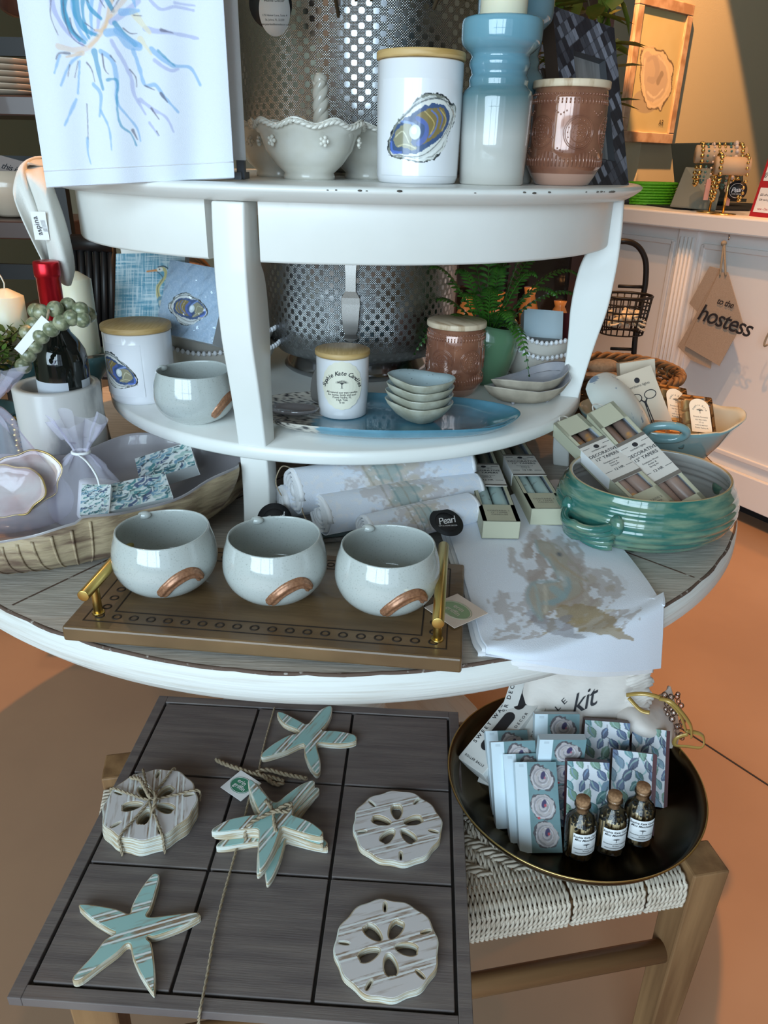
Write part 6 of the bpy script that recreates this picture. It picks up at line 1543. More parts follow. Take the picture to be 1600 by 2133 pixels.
def leaf_canvas(seed=1):
    cv = Cv(0, 0, 1, 1.72, 100, (.60, .62, .66)); r = random.Random(seed); G = [(.045, .15, .15), (.10, .25, .27), (.04, .06, .13), (.16, .26, .34), (.14, .26, .18), (.07, .11, .22)]
    for k in range(6): x = r.random(); y = r.random()*1.7; cv.stroke([(x, y), (x+.12, y+.25), (x-.05, y+.45), (x+.06, y+.7)], .035, (.22, .42, .44), .8, .02, .4, k)
    for gy in range(8):
        for gx in range(4):
            x, y = .02+gx*.31+(.15 if gy % 2 else 0)+r.uniform(-.04, .04), .04+gy*.235+r.uniform(-.03, .03); an = RD(r.choice((60, 75, 110, 50, 130))); L = r.uniform(.27, .36); dx, dy = math.cos(an)*L/2, math.sin(an)*L/2; nx, ny = -dy*.75, dx*.75; c = G[r.randrange(6)]
            cv.poly([(x-dx, y-dy), (x-dx*.2+nx*.8, y-dy*.2+ny*.8), (x+dx, y+dy), (x+dx*.1-nx*.8, y+dy*.1-ny*.8)], c, .92, wob=.012, seed=gy)
            cv.stroke([(x-dx*.8, y-dy*.8), (x+nx*.25, y+ny*.25), (x+dx*.8, y+dy*.8)], .042, (.30, .44, .42) if r.random() < .6 else (.20, .30, .46), .75, .01, .3, k); cv.stroke([(x-dx, y-dy), (x-dx*1.5+nx*.3, y-dy*1.5+ny*.3)], .016, (.02, .03, .05), .85)
            cv.stroke([(x-dx*.9, y-dy*.9), (x-nx*.7, y-ny*.7), (x+dx*.9, y+dy*.9)], .010, (.015, .02, .04), .75)
    if seed == 7: cv.mix((cv.X > .90)*1.0, (.075, .014, .018))
    return cv
OC, LC = oys_canvas(), [leaf_canvas(1), leaf_canvas(7)]
def mbox(label, bl, br, tl, H_, D_, cv, grp, side, mside=None):
    """bl, br: base on the dish; tl: point of the photo the top-left corner reaches, box leans back"""
    A = at(*bl, ZD+.001); B_ = at(*br, ZD+.001); B_.z = A.z; W_ = (B_-A).length
    best = None
    for k in range(160):
        q = aty(tl[0], tl[1], A.y-.02+k*.001); e = abs((q-A).length-H_)
        if best is None or e < best[0]: best = (e, q)
    t, b = slab_thing('match_box', label, 'match box', [A, B_, best[1]], W_, H_, D_, cv, grp, side=side)
    b.build('box_body', m_box, t, bevel=0)
    return t
G1, G2 = 'oyster-painted match boxes with white spine', 'leaf-painted match boxes with maroon side'
wS = (.56, .66, .72); mS = (.07, .014, .018)
for lb, bl, br, tl in (('rearmost of four fanned oyster match boxes, far left on the brass dish', (1027, 1697), (1118, 1694), (1021, 1523)), ('third from front of four fanned oyster match boxes on the dish', (1034, 1727), (1128, 1722), (1032, 1546)), ('second from front of four fanned oyster match boxes on the dish', (1064, 1757), (1158, 1753), (1057, 1571)), ('frontmost of four fanned oyster match boxes, three oysters fully visible', (1083, 1777), (1172, 1776), (1080, 1586)),
    ('oyster match box standing highest at the back, tilted, below the cloth bag', (1112, 1650), (1205, 1650), (1113, 1487)), ('oyster match box just below the tilted back one', (1110, 1682), (1204, 1682), (1109, 1541))):
    mbox(lb, bl, br, tl, .107, .012, OC, G1, wS)
for lb, bl, br, tl, c in (('leaf match box at the back centre, beside the tilted oyster box', (1210, 1652), (1304, 1660), (1207, 1499), 0), ('leaf match box at the far right with its maroon side showing', (1310, 1672), (1390, 1684), (1305, 1509), 1), ('leaf match box just behind the large front right leaf box', (1248, 1700), (1340, 1706), (1240, 1542), 0),
    ('large leaf match box behind the rightmost match bottle, maroon side showing', (1268, 1728), (1362, 1741), (1245, 1560), 1), ('narrow strip of leaf match box seen behind the front leaf box', (1156, 1722), (1246, 1724), (1148, 1570), 1), ('front leaf match box behind the left match bottle', (1178, 1752), (1266, 1756), (1170, 1585), 0)):
    mbox(lb, bl, br, tl, .100, .014, LC[c], G2, mS)
# match bottles
m_glass = glassy('clear_glass', (.96, .97, .97), .0, .02); m_cork = mat('cork', (.36, .20, .10), .8, col2=(.22, .11, .05), scale=300); m_match = mat('match_wood', (.62, .47, .27), .6); m_tip = mat('match_tip', (.015, .015, .015), .7)
def mbottle(label, px, py, rz, seed):
    t = thing('match_bottle', label, 'bottle', onz(px, py, ZD, .018)+Vector((0, 0, .0005)), rz, 'small corked bottles of matches', (RD(-6), 0, rz)); r_ = random.Random(seed)
    b = MB(); b.lathe([(0, .001), (.0165, .001), (.0185, .003), (.0188, .049), (.016, .056), (.0095, .063), (.0085, .066), (.0085, .072), (.0100, .073), (.0100, .076), (.0085, .077)], 48); gl_ = b.build('glass', m_glass, t)
    b = MB(); b.lathe([(0, .065), (.0076, .065), (.0086, .0825), (.0080, .0835), (0, .0835)], 24); b.build('cork', m_cork, t)
    b = MB(); 
    for k in range(46):
        a = r_.random()*2*PI; q = .0155*math.sqrt(r_.random()); x, y = q*math.cos(a), q*math.sin(a); dx, dy = r_.uniform(-.002, .002), r_.uniform(-.002, .002); h_ = r_.uniform(.040, .047)
        b.box((x*.95+dx/2, y*.95+dy/2, .003+h_/2), (.0019, .0019, h_), 0, Matrix.Rotation(dx*14, 3, 'Y')); b.ball((x*.95+dx, y*.95+dy, .003+h_+.001), .0016, 1, 4)
    o = b.build('matches', [m_match, m_tip], t); o['kind'] = 'stuff'
    b = MB(); mp = cyl(.0188); b.surf(24, 4, lambda u, v: mp(-.0175+u*.033, .0135+v*.031, .0004), 0); f_ = lambda x, y: mp(x, y, .0009)
    put(b, 'Sophie Kate Candle', -.001, .0405, .0041, f_, 1, shear=.25, bold=.012); put(b, 'Mini Matchsticks', -.001, .0362, .0043, f_, 1, shear=.25, bold=.012); tree_logo(b, -.001, .0258, .0075, f_, 1)
    for k, s_ in enumerate(('Decorative, artisan matchsticks', '70 count', 'www.sophiekatecandle.com')): put(b, s_, -.001, .0232-.0030*k, .0023, f_, 1, bold=.008)
    b.build('label', [m_tagw, m_ink], gl_)
mbottle('leftmost of three corked match bottles on the brass dish', 1199, 1800, RD(14), 1)
mbottle('middle of three corked match bottles on the brass dish', 1262, 1789, RD(8), 2)
mbottle('rightmost of three corked match bottles, set slightly back', 1318, 1770, RD(2), 3)
# white boxed goods leaning
m_wbox = mat('white_gift_card', (.66, .65, .62), .45); m_win = mat('dark_window', (.02, .022, .026), .2, coat=.5)
for k, (lb, P, W_, H_) in enumerate((('left white boxed set with dark window leaning on the brass dish', [aty(953, 1578, .800), aty(1000, 1610, .765), aty(1030, 1418, .905)], .050, .175), ('right white boxed set with dark window leaning on the brass dish', [aty(994, 1628, .775), aty(1058, 1650, .750), aty(1070, 1420, .880)], .062, .175))):
    t, b = slab_thing('gift_box', lb, 'boxed gift', P, W_, H_, .026, None, 'white window gift boxes'); b = MB(); b.box((W_/2, H_/2, -.013), (W_, H_, .026)); ct_ = b.build('carton', m_wbox, t, bevel=.0008)
    b = MB(); f_ = lambda x, y: Vector((x, y, .0005))
    for s_, x, y, sz, rt in (('SWEET WATER DECOR', .006, H_*.55, .0085, PI/2), ('ROOM DECOR', W_-.006, H_*.45, .006, PI/2), ('ROLLER BALLS', W_*.5, .010, .0048, 0)): put(b, s_, x, y, sz, f_, 0, rt, 1.6 if rt else 1.2, bold=.012)
    b.build('printed_text', m_ink, ct_)
    b = MB()
    for y0 in (.030, .105):
        P_ = [(W_*.5+.009*math.cos(a), (y0 if math.sin(a) < 0 else y0+.050)+.008+.009*math.sin(a)) for a in np.linspace(0, 2*PI, 24)[:-1]]
        b.add([(x, y, .0004) for x, y in P_], [tuple(range(len(P_)))], 0, None, False)
    b.build('window', m_win, ct_)
# cloth kit bag
m_bag = mat('ivory_cotton', (.66, .60, .55), .9, sheen=.2, bump=.0025, bscale=22, bstretch=(1, 1, 2.5))
t = thing('cloth_bag', 'ivory drawstring cotton kit bag with black lettering behind the match boxes', 'bag', (0, 0, 0))
bagO = aty(1216, 1462, .855); ex = Vector((math.cos(RD(8)), math.sin(RD(8)), .30)).normalized(); ez = Vector((.02, .45, .9)).normalized(); ey = ez.cross(ex).normalized()
def bagp(x, y, h=0):
    u, v = x/.096, y/.080; k = max(0, 1-abs(u)**2.6)*max(0, 1-abs(v)**2.6); bl_ = .030*k**.5
    wr = .003*math.sin(u*14+v*5)*max(0, v)+.002*math.sin(u*5-v*9); return bagO+ex*x*(1-.12*max(0, v)**2)+ez*y-ey*(bl_+wr*k+h)
for sg, nm in ((1, 'front_panel'), (-1, 'back_panel')):
    b = MB(); b.surf(40, 36, lambda u, v: bagp((u-.5)*.192, (v-.5)*.16) if sg > 0 else bagO+(bagp((u-.5)*.18, (v-.5)*.15)-bagO)+ey*(.004)); 
    b.build(nm, m_bag, t)
b = MB(); f_ = lambda x, y: bagp(x, y, .0012)
put(b, 'CANDLE', -.064, -.002, .013, f_, 0, RD(38), 1.7); b.build('lettering', m_ink, t); b = MB(); put(b, 'kit', -.010, .010, .040, f_, 0, RD(10), .9, .35); rib(b, [(.005, -.040), (.022, -.036)], .0016, f_); b.build('lettering', m_ink, t)
b = MB()
for k in range(26):
    y = -.045+.115*k/25; c0 = bagp(.080+.004*math.sin(k*1.3), y); b.tube([c0-ex*.022-ey*.004, c0-ex*.008-ey*.005, c0+ex*.004, c0+ex*.014+ez*.002*math.sin(k*2)], .0042, 6)
b.build('gathered_top', m_bag, t)
m_ribb = mat('gold_satin', (.42, .27, .07), .3, coat=.3, metal=.2)
t = thing('gift_sachet', 'white cloth sachet with bubble wrap and gold ribbon right of the kit bag', 'bag', (.012, .028, -.006))
b = MB(); sheet_mesh(b, [[pa(1290, 1490, .82), pa(1310, 1470, .85), pa(1370, 1470, .86), pa(1392, 1447, .87)], [pa(1280, 1510, .80), pa(1320, 1500, .80), pa(1375, 1500, .82), pa(1402, 1490, .86)], [pa(1290, 1540, .79), pa(1340, 1545, .77), pa(1390, 1550, .79), pa(1410, 1540, .84)], [pa(1310, 1560, .80), pa(1350, 1570, .78), pa(1395, 1580, .79), pa(1405, 1575, .82)]], 8); b.build('cloth', m_bag, t, solid=.006)
b = MB(); r_ = random.Random(6); m_pink = mat('pink_pearl', (.70, .40, .28), .15, coat=.8, alpha=1)
for k in range(34): b.ball(aty(1388+r_.uniform(-6, 30)+.15*k, 1462+3.4*k+r_.uniform(-6, 6), .80+.02*r_.random()), r_.uniform(.003, .0048), 0, 6)
b.build('bubble_wrap', glassy('bubble_film', (.95, .82, .76), .16, .05), t)
b = MB()
for P in (((1300, 1468, .80), (1340, 1466, .79), (1385, 1480, .785), (1415, 1510, .785), (1428, 1545, .785)), ((1305, 1474, .80), (1330, 1500, .79), (1350, 1506, .785)), ((1428, 1545, .785), (1455, 1550, .785), (1466, 1560, .785), (1462, 1580, .78), (1430, 1578, .78), (1404, 1575, .78), (1408, 1560, .78), (1432, 1552, .78)), ((1370, 1476, .785), (1400, 1486, .775), (1436, 1530, .775), (1440, 1560, .775))):
    b.tube(cat([pa(*q) for q in P], 6), .0032, 6, flat=.18, up=(0, -.6, .8))
b.build('gold_ribbon', m_ribb, t)

# ================================================================ BACKGROUND: COUNTER
K0, K1 = Vector((.938, 3.255, 0)), Vector((1.264, 2.70, 0)); KD = (K1-K0).normalized(); KA = math.atan2(KD.y, KD.x); KN = Vector((KD.y, -KD.x, 0)); KZ = 1.075
KN = KN if KN.dot(CAMP-K0) > 0 else -KN
KM = Matrix.Translation(K1) @ Matrix.Rotation(KA, 4, 'Z'); KI = KM.inverted()
def onk(px, py, off=0):
    """point of the photo on the counter's front plane, in the counter's own x, z"""
    d = (px-800)/FPX*CX - (py-1066.5)/FPX*CY + F_; P0 = K1+KN*off; s_ = (P0-CAMP).dot(KN)/d.dot(KN); return KI @ (CAMP+d*s_)
yin = 1 if (KM.to_3x3() @ Vector((0, 1, 0))).dot(KN) < 0 else -1
t = thing('shop_counter', 'white panelled shop counter with fluted pilasters at the right', 'counter'); t.matrix_world = KM
b = MB(); b.box((-.35, yin*.33, KZ-.028), (3.1, .70, .056)); b.build('countertop', m_counter, t, bevel=.006)
b = MB(); b.box((-.35, yin*.35, .555), (3.0, .62, .93)); b.box((-.35, yin*.03, .13), (3.0, .02, .12)); b.build('panelled_front', m_counter, t, bevel=.003)
b = MB(); b.box((-.35, yin*.40, .05), (3.0, .55, .1)); b.build('toe_kick', m_black, t)
pc = onk(1408, 640, -.03); pw = .085
for nm_, x0_ in (('pilaster', pc.x), ('pilaster', pc.x+1.0), ('pilaster', pc.x-.85)):
    b = MB(); b.box((x0_, yin*.033, .60), (pw, .016, .84))
    for k in range(4): b.tube([(x0_-.027+.018*k, yin*.024, .20), (x0_-.027+.018*k, yin*.024, .99)], .0055, 8)
    b.build(nm_, m_counter, t)
for xa, xb in ((pc.x+.07, pc.x+.93), (pc.x-.78, pc.x-.07)):
    b = MB(); hx, cx = (xb-xa)/2, (xa+xb)/2
    for z0 in (.24, .965): b.box((cx, yin*.036, z0), (2*hx, .012, .018))
    for s_ in (-1, 1): b.box((cx+s_*hx, yin*.036, .60), (.018, .012, .74))
    b.build('panel_moulding', m_counter, t, bevel=.003)
def kpt(px, py, off): q = onk(px, py, off); return KM @ q
def onkt(px, py): return at(px, py, KZ)
# hanging hostess towels/tags
m_linen2 = mat('natural_linen', (.42, .33, .25), .9, col2=(.36, .28, .21), scale=300, bump=.0004, bscale=500)
def hangpoly(name, pts, off, m, par, th=.003):
    b = MB(); P = [kpt(x, y, off) for x, y in pts]; n = len(P); vs = P+[p-KN*th for p in P]
    b.add(vs, [tuple(range(n)), tuple(range(2*n-1, n-1, -1))]+[(i, i+n, (i+1) % n+n, (i+1) % n) for i in range(n)], 0, None, False); return b.build(name, m, par)
t = thing('hanging_wine_bags', 'bunch of flat linen wine bags hung on the counter, front one lettered', 'bags', (0, 0, 0))
hangpoly('back_bag', [(1436, 632), (1478, 555), (1500, 560), (1508, 600), (1470, 668)], .015, m_linen2, t)
hangpoly('middle_bag', [(1412, 722), (1500, 565), (1512, 575), (1500, 640), (1480, 768), (1440, 750)], .022, m_linen2, t)
fp = [(1426, 720), (1498, 568), (1516, 567), (1547, 672), (1498, 762)]
hangpoly('front_bag', fp, .030, m_linen2, t)
kx = lambda px, py: onk(px, py, .034)
o0, ox, oy_ = kx(1508, 668), kx(1540, 672), kx(1500, 640); b = MB()
def km(x, y): return KM @ Vector((o0.x+x, o0.y, o0.z+y))
put(b, 'hostess', 0, 0, .085, km, 0, RD(-6), .9, .3, .01); put(b, 'to the', -.01, .060, .032, km, 0, RD(-6), .9, .3, .01); b.build('lettering', m_ink, t)
b = MB()
for xx in (1500, 1512): b.tube(cat([kpt(xx, 575, .03), kpt((xx+1508)/2, 540, .03), kpt(1509, 505, .02)], 5), .004, 6)
b.ball(kpt(1508, 507, .02), .010, 0, 8); b.build('twine_loop', m_twine, t)
b = MB(); b.tube([kpt(1519, 490, .0), kpt(1519, 496, .028), kpt(1518, 500, .028)], .003, 6); b.build('hook', m_steel, t)
t = thing('twine_loop', 'small twine loop hanging at the right edge of the counter front', 'twine', (0, 0, 0)); b = MB(); b.tube(cat([kpt(1604, 690, .02), kpt(1596, 705, .02), kpt(1592, 720, .02), kpt(1600, 718, .02)], 5), .004, 6); b.build('loop', m_twine, t)
# things on the counter top
def kt(px, py): return at(px, py, KZ)
def kdir(px, py, z): return
m_screen = mat('monitor_back', (.055, .06, .045), .45); m_silver = mat('laptop_silver', (.23, .25, .22), .4, metal=.3)
def panel(name, label, cat_, pts, dep, m, th=.012, part='panel'):
    P = [aty(x, y, dep+dd) for (x, y, dd) in pts]; n_ = (P[1]-P[0]).cross(P[2]-P[0]).normalized(); 
    if n_.dot(CAMP-P[0]) > 0: n_ = -n_
    t = thing(name, label, cat_, (0, 0, 0)); b = MB(); n = len(P); b.add(P+[p+n_*th for p in P], [tuple(range(n)), tuple(range(2*n-1, n-1, -1))]+[(i, i+n, (i+1) % n+n, (i+1) % n) for i in range(n)], 0, None, False); b.build(part, m, t, bevel=.004); return t
kt0 = kt(1440, 438)
t = panel('computer_monitor', 'dark back of a flat computer monitor on the counter', 'monitor', [(1405, 388, 0), (1397, 298, .05), (1543, 296, -.15), (1546, 395, -.2)], 3.55, m_screen, .02, 'screen_housing')
b = MB(); b.box(aty(1500, 415, 3.55), (.18, .12, .012)); b.box(aty(1500, 400, 3.58), (.04, .03, .16)); b.build('stand', m_screen, t)
panel('laptop', 'open silver laptop seen from behind on the counter', 'laptop', [(1395, 429, 0), (1428, 347, .08), (1480, 350, .02), (1500, 400, -.1), (1490, 438, -.15)], 3.20, m_silver, .008, 'laptop_lid')
m_lime = mat('lime_wicker', (.10, .42, .012), .5, bump=.004, bscale=120)
GBk = kt(1345, 428); t = thing('green_basket', 'bright green woven basket on the counter left end', 'basket', (GBk.x+.03, GBk.y+.05, KZ)); b = MB()
for j in range(8):
    z = .008+.011*j; b.tube([((.078+.004*j/3+.003*math.cos(k*PI+j*PI))*math.cos(2*PI*k/40)*1.15, (.06+.003*j/3)*math.sin(2*PI*k/40), z) for k in range(40)], .0062, 5, closed=True)
b.build('woven_wall', m_lime, t)
P = kt(1318, 428); t = thing('black_case', 'small black case on the counter left of the green basket', 'case', (P.x-.02, P.y+.10, KZ)); b = MB(); b.box((0, 0, .045), (.12, .08, .09)); b.build('case_body', m_black, t, bevel=.01)
# jewellery stands
m_gold = mat('polished_gold', (.70, .48, .18), .2, metal=1); m_vel = mat('beige_suede', (.52, .38, .24), .9); m_pinkb = mat('pink_tassel', (.60, .30, .24), .7)
def jstand(label, bx, by, tx, ty, wpx_, n, cols_, seed):
    B_ = kt(bx, by); T_ = aty(tx, ty, B_.y); H_ = T_.z-KZ
    t = thing('bracelet_stand', label, 'jewellery stand', (B_.x, B_.y, KZ), RD(-8), 'gold T-bar bracelet stands'); hw_ = sz_ = wpx_/FPX*B_.y*.5
    b = MB(); b.lathe([(0, 0), (.045, 0), (.045, .004), (.006, .007), (0, .007)], 32); b.tube([(0, 0, .004), (0, 0, H_)], .0045, 10); b.build('stand', m_gold, t)
    b = MB(); b.tube([(-hw_, 0, H_), (hw_, 0, H_)], .030, 20); b.build('t_bar', m_vel, t); r_ = random.Random(seed)
    for k in range(n):
        x = -hw_*.8+1.6*hw_*k/(n-1); q = MB(); m_ = cols_[k % len(cols_)]; L = r_.uniform(.055, .085); rb = r_.choice((.0045, .006, .008))
        for j in range(22):
            a = 2*PI*j/22; q.ball((x+r_.uniform(-.002, .002), -.036*math.sin(a)*1.0, H_-.012-L*.35+(.034+L*.55)*math.cos(a)), rb, 0, 5)
        q.build('bracelet', m_, t)
        if k % 2 == 0 and m_ is not cols_[-1]:
            q = MB(); q.box((x, -.032, H_-L-.05), (.016, .008, .07)); q.build('tassel', m_pinkb, t)
    return t
m_tq = mat('turquoise_bead', (.05, .16, .15), .25, coat=.5); m_pb = mat('pearl_bead', (.62, .50, .42), .2, coat=.5)
jstand('left gold T-bar stand crowded with beaded and tasselled bracelets', 1477, 443, 1505, 322, 88, 8, [m_gold, m_tq, m_pb, m_gold], 3)
jstand('right gold T-bar stand with two gold chain bracelets', 1505, 447, 1540, 346, 60, 2, [m_gold], 5)
p = kt(1535, 420); t = thing('round_tag', 'round black shop tag with white script standing among the bracelets', 'tag', aty(1535, 397, 2.95), 0, 'round black shop tags', (RD(88), 0, RD(-25))); 
b = MB(); b.lathe([(0, 0), (.034, 0), (.034, .001), (0, .001)], 40); f_ = lambda x, y: Vector((x, y, .0016)); b.tube([(.024*math.cos(a), .024*math.sin(a), .0014) for a in np.linspace(.3, 6.0, 40)], .0006, 4, 1); put(b, 'Pearl', 0, .002, .024, f_, 1, RD(8), .85, .35); put(b, 'HOME DECOR', 0, -.012, .005, f_, 1); b.build('disc', [m_black, m_tagw], t)
m_red = mat('red_card', (.42, .02, .03), .4)
B0 = kt(1560, 452)+Vector((0, .0, 0))
t, b = slab_thing('counter_sign', 'small red and white gift card sign standing at the counter right edge', 'sign', [kt(1560, 450), kt(1640, 458), aty(1584, 360, kt(1560, 450).y+.02)], .17, .19, .004, None); b = MB(); b.box((.085, .095, -.002), (.17, .19, .004))
b.build('card', m_red, t); b = MB(); b.box((.088, .145, .0008), (.15, .055, .001), 0); b.box((.088, .055, .0008), (.15, .08, .001), 0); f_ = lambda x, y: Vector((x, y, .0016))
put(b, 'give a', .030, .160, .010, f_, 1); put(b, 'gift card', .052, .140, .024, f_, 1); put(b, '$25 off every $100', .060, .072, .010, f_, 1, bold=.01); put(b, 'Gift card purchase', .060, .056, .010, f_, 1, bold=.01); put(b, 'now - Dec 24', .06, .026, .011, f_, 2, bold=.01)
b.build('printed_panels', [m_tagw, m_ink, m_red], t)
t = thing('cable', 'black cable coiled on the counter in front of the laptop', 'cable', (0, 0, 0)); b = MB(); b.tube(cat([kt(1418, 436), kt(1430, 428)+Vector((0, 0, .05)), kt(1455, 424)+Vector((0, 0, .07)), kt(1470, 430)+Vector((0, 0, .04)), kt(1462, 436), kt(1440, 438)], 6), .004, 6); b.build('cord', m_black, t)
t = thing('black_mat', 'flat black mat and papers lying on the counter behind the bracelets', 'mat'); b = MB(); q = [kt(1310, 424), kt(1420, 437), kt(1560, 440), kt(1600, 428), kt(1400, 418)]; b.add([v+Vector((0, 0, .004)) for v in q], [tuple(range(5))], 0, None, False); b.build('sheet', m_black, t, solid=.004)
# wire basket rack in front of the counter
RB = aty(1296, 640, 2.95); 
t = thing('basket_rack', 'black arched wire rack with hanging wire baskets beside the counter', 'rack', (0, 0, 0)); RY = 2.78
b = MB(); b.tube(cat([aty(1255, 520, RY+.1), aty(1290, 503, RY), aty(1325, 510, RY), aty(1344, 540, RY), aty(1345, 585, RY), aty(1338, 625, RY), aty(1325, 690, RY), aty(1318, 760, RY), aty(1305, 850, RY), aty(1297, 900, RY)], 6), .010, 8); b.tube([aty(1288, 596, RY), aty(1342, 598, RY)], .006, 6); b.tube([aty(1272, 726, RY), aty(1322, 728, RY)], .006, 6)
b.tube(cat([aty(1255, 520, RY+.1), aty(1240, 600, RY+.1), aty(1225, 800, RY+.1)], 4), .010, 8)
b.build('frame', m_dark, t)
def wirebasket(cx, cy, R, H_, nm):
    c = aty(cx, cy, RY-.08); b = MB()
    for j in range(6): b.tube([(c.x+R*(.85+.15*j/5)*math.cos(a), c.y+R*.8*(.85+.15*j/5)*math.sin(a), c.z-H_*.5+H_*j/5) for a in np.linspace(0, 2*PI, 33)[:-1]], .0028 if j < 5 else .005, 5, closed=True)
    for k in range(22): a = 2*PI*k/22; b.tube([(c.x+R*.85*math.cos(a), c.y+R*.68*math.sin(a), c.z-H_/2), (c.x+R*math.cos(a), c.y+R*.8*math.sin(a), c.z+H_/2)], .0024, 5)
    b.build('wire_basket', m_dark, t); return c
ca = wirebasket(1300, 655, .088, .13, 'a'); cb_ = wirebasket(1288, 775, .085, .10, 'b')
m_shell2 = mat('pale_shell', (.58, .52, .40), .3, coat=.5)
r_ = random.Random(9); proto = None
for k in range(18):
    p = Vector((ca.x+r_.uniform(-.055, .055), ca.y+r_.uniform(-.04, .04), ca.z-.045+.018*(k//6)+r_.uniform(0, .006)))
    if proto is None:
        b = MB(); b.lathe([(0, 0), (.016, .004), (.026, .012), (.022, .014), (0, .010)], 20, fn=lambda r, z, a, i: (r*(1+.12*math.cos(a*8))*math.cos(a), r*.8*math.sin(a), z)); proto = b.build('seashell', m_shell2, None, p); o = proto
    else: o = proto.copy(); C.objects.link(o); o.location = p
    o.rotation_euler = (r_.uniform(-.6, .6), r_.uniform(-.6, .6), r_.uniform(0, 6)); tag(o, 'pale seashell heaped in the upper wire basket of the black rack', 'shell', 'pale seashells in the wire basket')
# ---------------------------------------------------------------- picture on the turned wall
PN = Vector((math.sin(PA), -math.cos(PA), 0)); 
def onw(px, py, off=.02):
    d = (px-800)/FPX*CX - (py-1066.5)/FPX*CY + F_; P0 = PW+PN*off; s_ = (P0-CAMP).dot(PN)/d.dot(PN); return CAMP+d*s_
m_frw = mat('limed_picture_frame', (.34, .20, .12), .6, col2=(.52, .36, .26), scale=10, stretch=(1, 1, 7), lo=.4, hi=.6)
a_, b__ = onw(1287, 295), onw(1396, 299); tl_ = onw(1290, -12)
WF_ = (b__-a_).length; HF_ = onw(1440, 8).z-b__.z
t, b = slab_thing('framed_painting', 'framed oyster shell painting in limed wood on the far right wall', 'painting', [a_, (b__.x, b__.y, a_.z), (a_.x, a_.y, a_.z+1)], WF_, HF_, .02, None); b = MB(); fw = .055
for c0, d0 in (((WF_/2, fw/2, 0), (WF_, fw, .03)), ((WF_/2, HF_-fw/2, 0), (WF_, fw, .03)), ((fw/2, HF_/2, 0), (fw, HF_-2*fw, .03)), ((WF_-fw/2, HF_/2, 0), (fw, HF_-2*fw, .03))): b.box(c0, d0)
b.build('frame', m_frw, t, bevel=.004)
W2, H2 = WF_-2*fw, HF_-2*fw; asp = H2/W2
cv = Cv(0, 0, 1, asp, 110, (.50, .42, .22)); cv.mix(np.clip((fbm(cv.X*3, cv.Y*3, 2)-.35)*2, 0, 1)*.5, (.58, .52, .32)); cv.ell(.36, asp*.74, .30, .14, (.30, .24, .22), .6)
oc = [(.14, .30), (.30, .29), (.50, .31), (.62, .32), (.80, .38), (.92, .48), (.95, .58), (.88, .70), (.74, .78), (.56, .82), (.42, .80), (.30, .72), (.20, .60), (.12, .45), (.08, .35)]
cv.poly([(x, y*asp) for x, y in oc], (.16, .12, .08), wob=.05); cv.poly([(.50+(x-.5)*.93, (.55+(y-.55)*.94)*asp) for x, y in oc], (.62, .50, .34), wob=.05); cv.poly([(.47+(x-.5)*.74, (.54+(y-.55)*.76)*asp) for x, y in oc], (.50, .40, .31), wob=.04)
for k, (pts, wd, col) in enumerate((([(.2, .40), (.24, .58), (.40, .74), (.62, .78), (.84, .68)], .03, (.70, .58, .42)), ([(.5, .36), (.74, .44), (.84, .56), (.76, .68), (.55, .74)], .03, (.68, .57, .42)), ([(.28, .40), (.40, .38), (.52, .46), (.50, .56), (.34, .56)], .07, (.40, .32, .27)), ([(.62, .50), (.58, .56)], .09, (.24, .19, .15)), ([(.36, .66), (.55, .70), (.72, .62)], .03, (.72, .62, .48)), ([(.10, .32), (.2, .31), (.35, .30)], .04, (.66, .50, .32)))): cv.stroke([(x, y*asp) for x, y in pts], wd, col, .7, rough=.5, seed=k)
b = MB(); b.paint(cv, lambda u, v: Vector((fw+u*W2, fw+(1-v)*H2, .003))); put(b, 'AR', fw+W2*.8, fw+H2*.09, .04, lambda x, y: Vector((x, y, .006)), 1); b.build('canvas', [m_paper, m_brown], t)

# ---------------------------------------------------------------- shelving at the left
m_shelfw = mat('dark_brown_shelf', (.045, .02, .014), .35, coat=.2)
t = thing('shelving_unit', 'black metal shelving unit with dark brown shelves at the far left', 'shelf', (0, 0, 0)); SY = 2.35
def shelf_z(y0_): return aty(20, y0_, SY).z
sz1, sz2, sz3 = shelf_z(196), shelf_z(458), shelf_z(660)
xl, xr = aty(-260, 300, SY).x, aty(115, 300, SY).x
for z in (sz1, sz2): b = MB(); b.box(((xl+xr)/2, SY+.16, z-.028), (xr-xl, .34, .05)); b.build('shelf_board', m_shelfw, t, bevel=.004)
for yb in (75, 322, 548):
    z = aty(20, yb, SY+.33).z; b = MB(); b.box(((xl+xr)/2, SY+.335, z-.028), (xr-xl, .02, .050)); b.build('back_rail', m_dark, t)
for x in (xl, xr):
    for y in (SY+.0, SY+.33): b = MB(); b.box((x, y, .95), (.03, .03, 1.9)); b.build('post', m_dark, t)
m_plate = mat('cream_plate', (.62, .50, .38), .2, coat=.5)
px_ = aty(20, 190, SY+.14); G = 'stack of cream plates on the left shelf'
pl = None
for k in range(6):
    if pl is None:
        b = MB(); b.lathe([(0, 0), (.07, 0), (.11, .010), (.112, .0135), (.108, .013), (.07, .004), (0, .004)], 48); pl = b.build('plate', m_plate, None, (px_.x-.02, px_.y, sz1+.001)); o = pl
    else: o = pl.copy(); C.objects.link(o); o.location = (px_.x-.02, px_.y, sz1+.001+.0155*k)
    tag(o, 'cream ribbed plate in the stack on the upper left shelf', 'plate', G)
m_mint = mat('mint_glaze', (.22, .40, .37), .15, coat=.6)
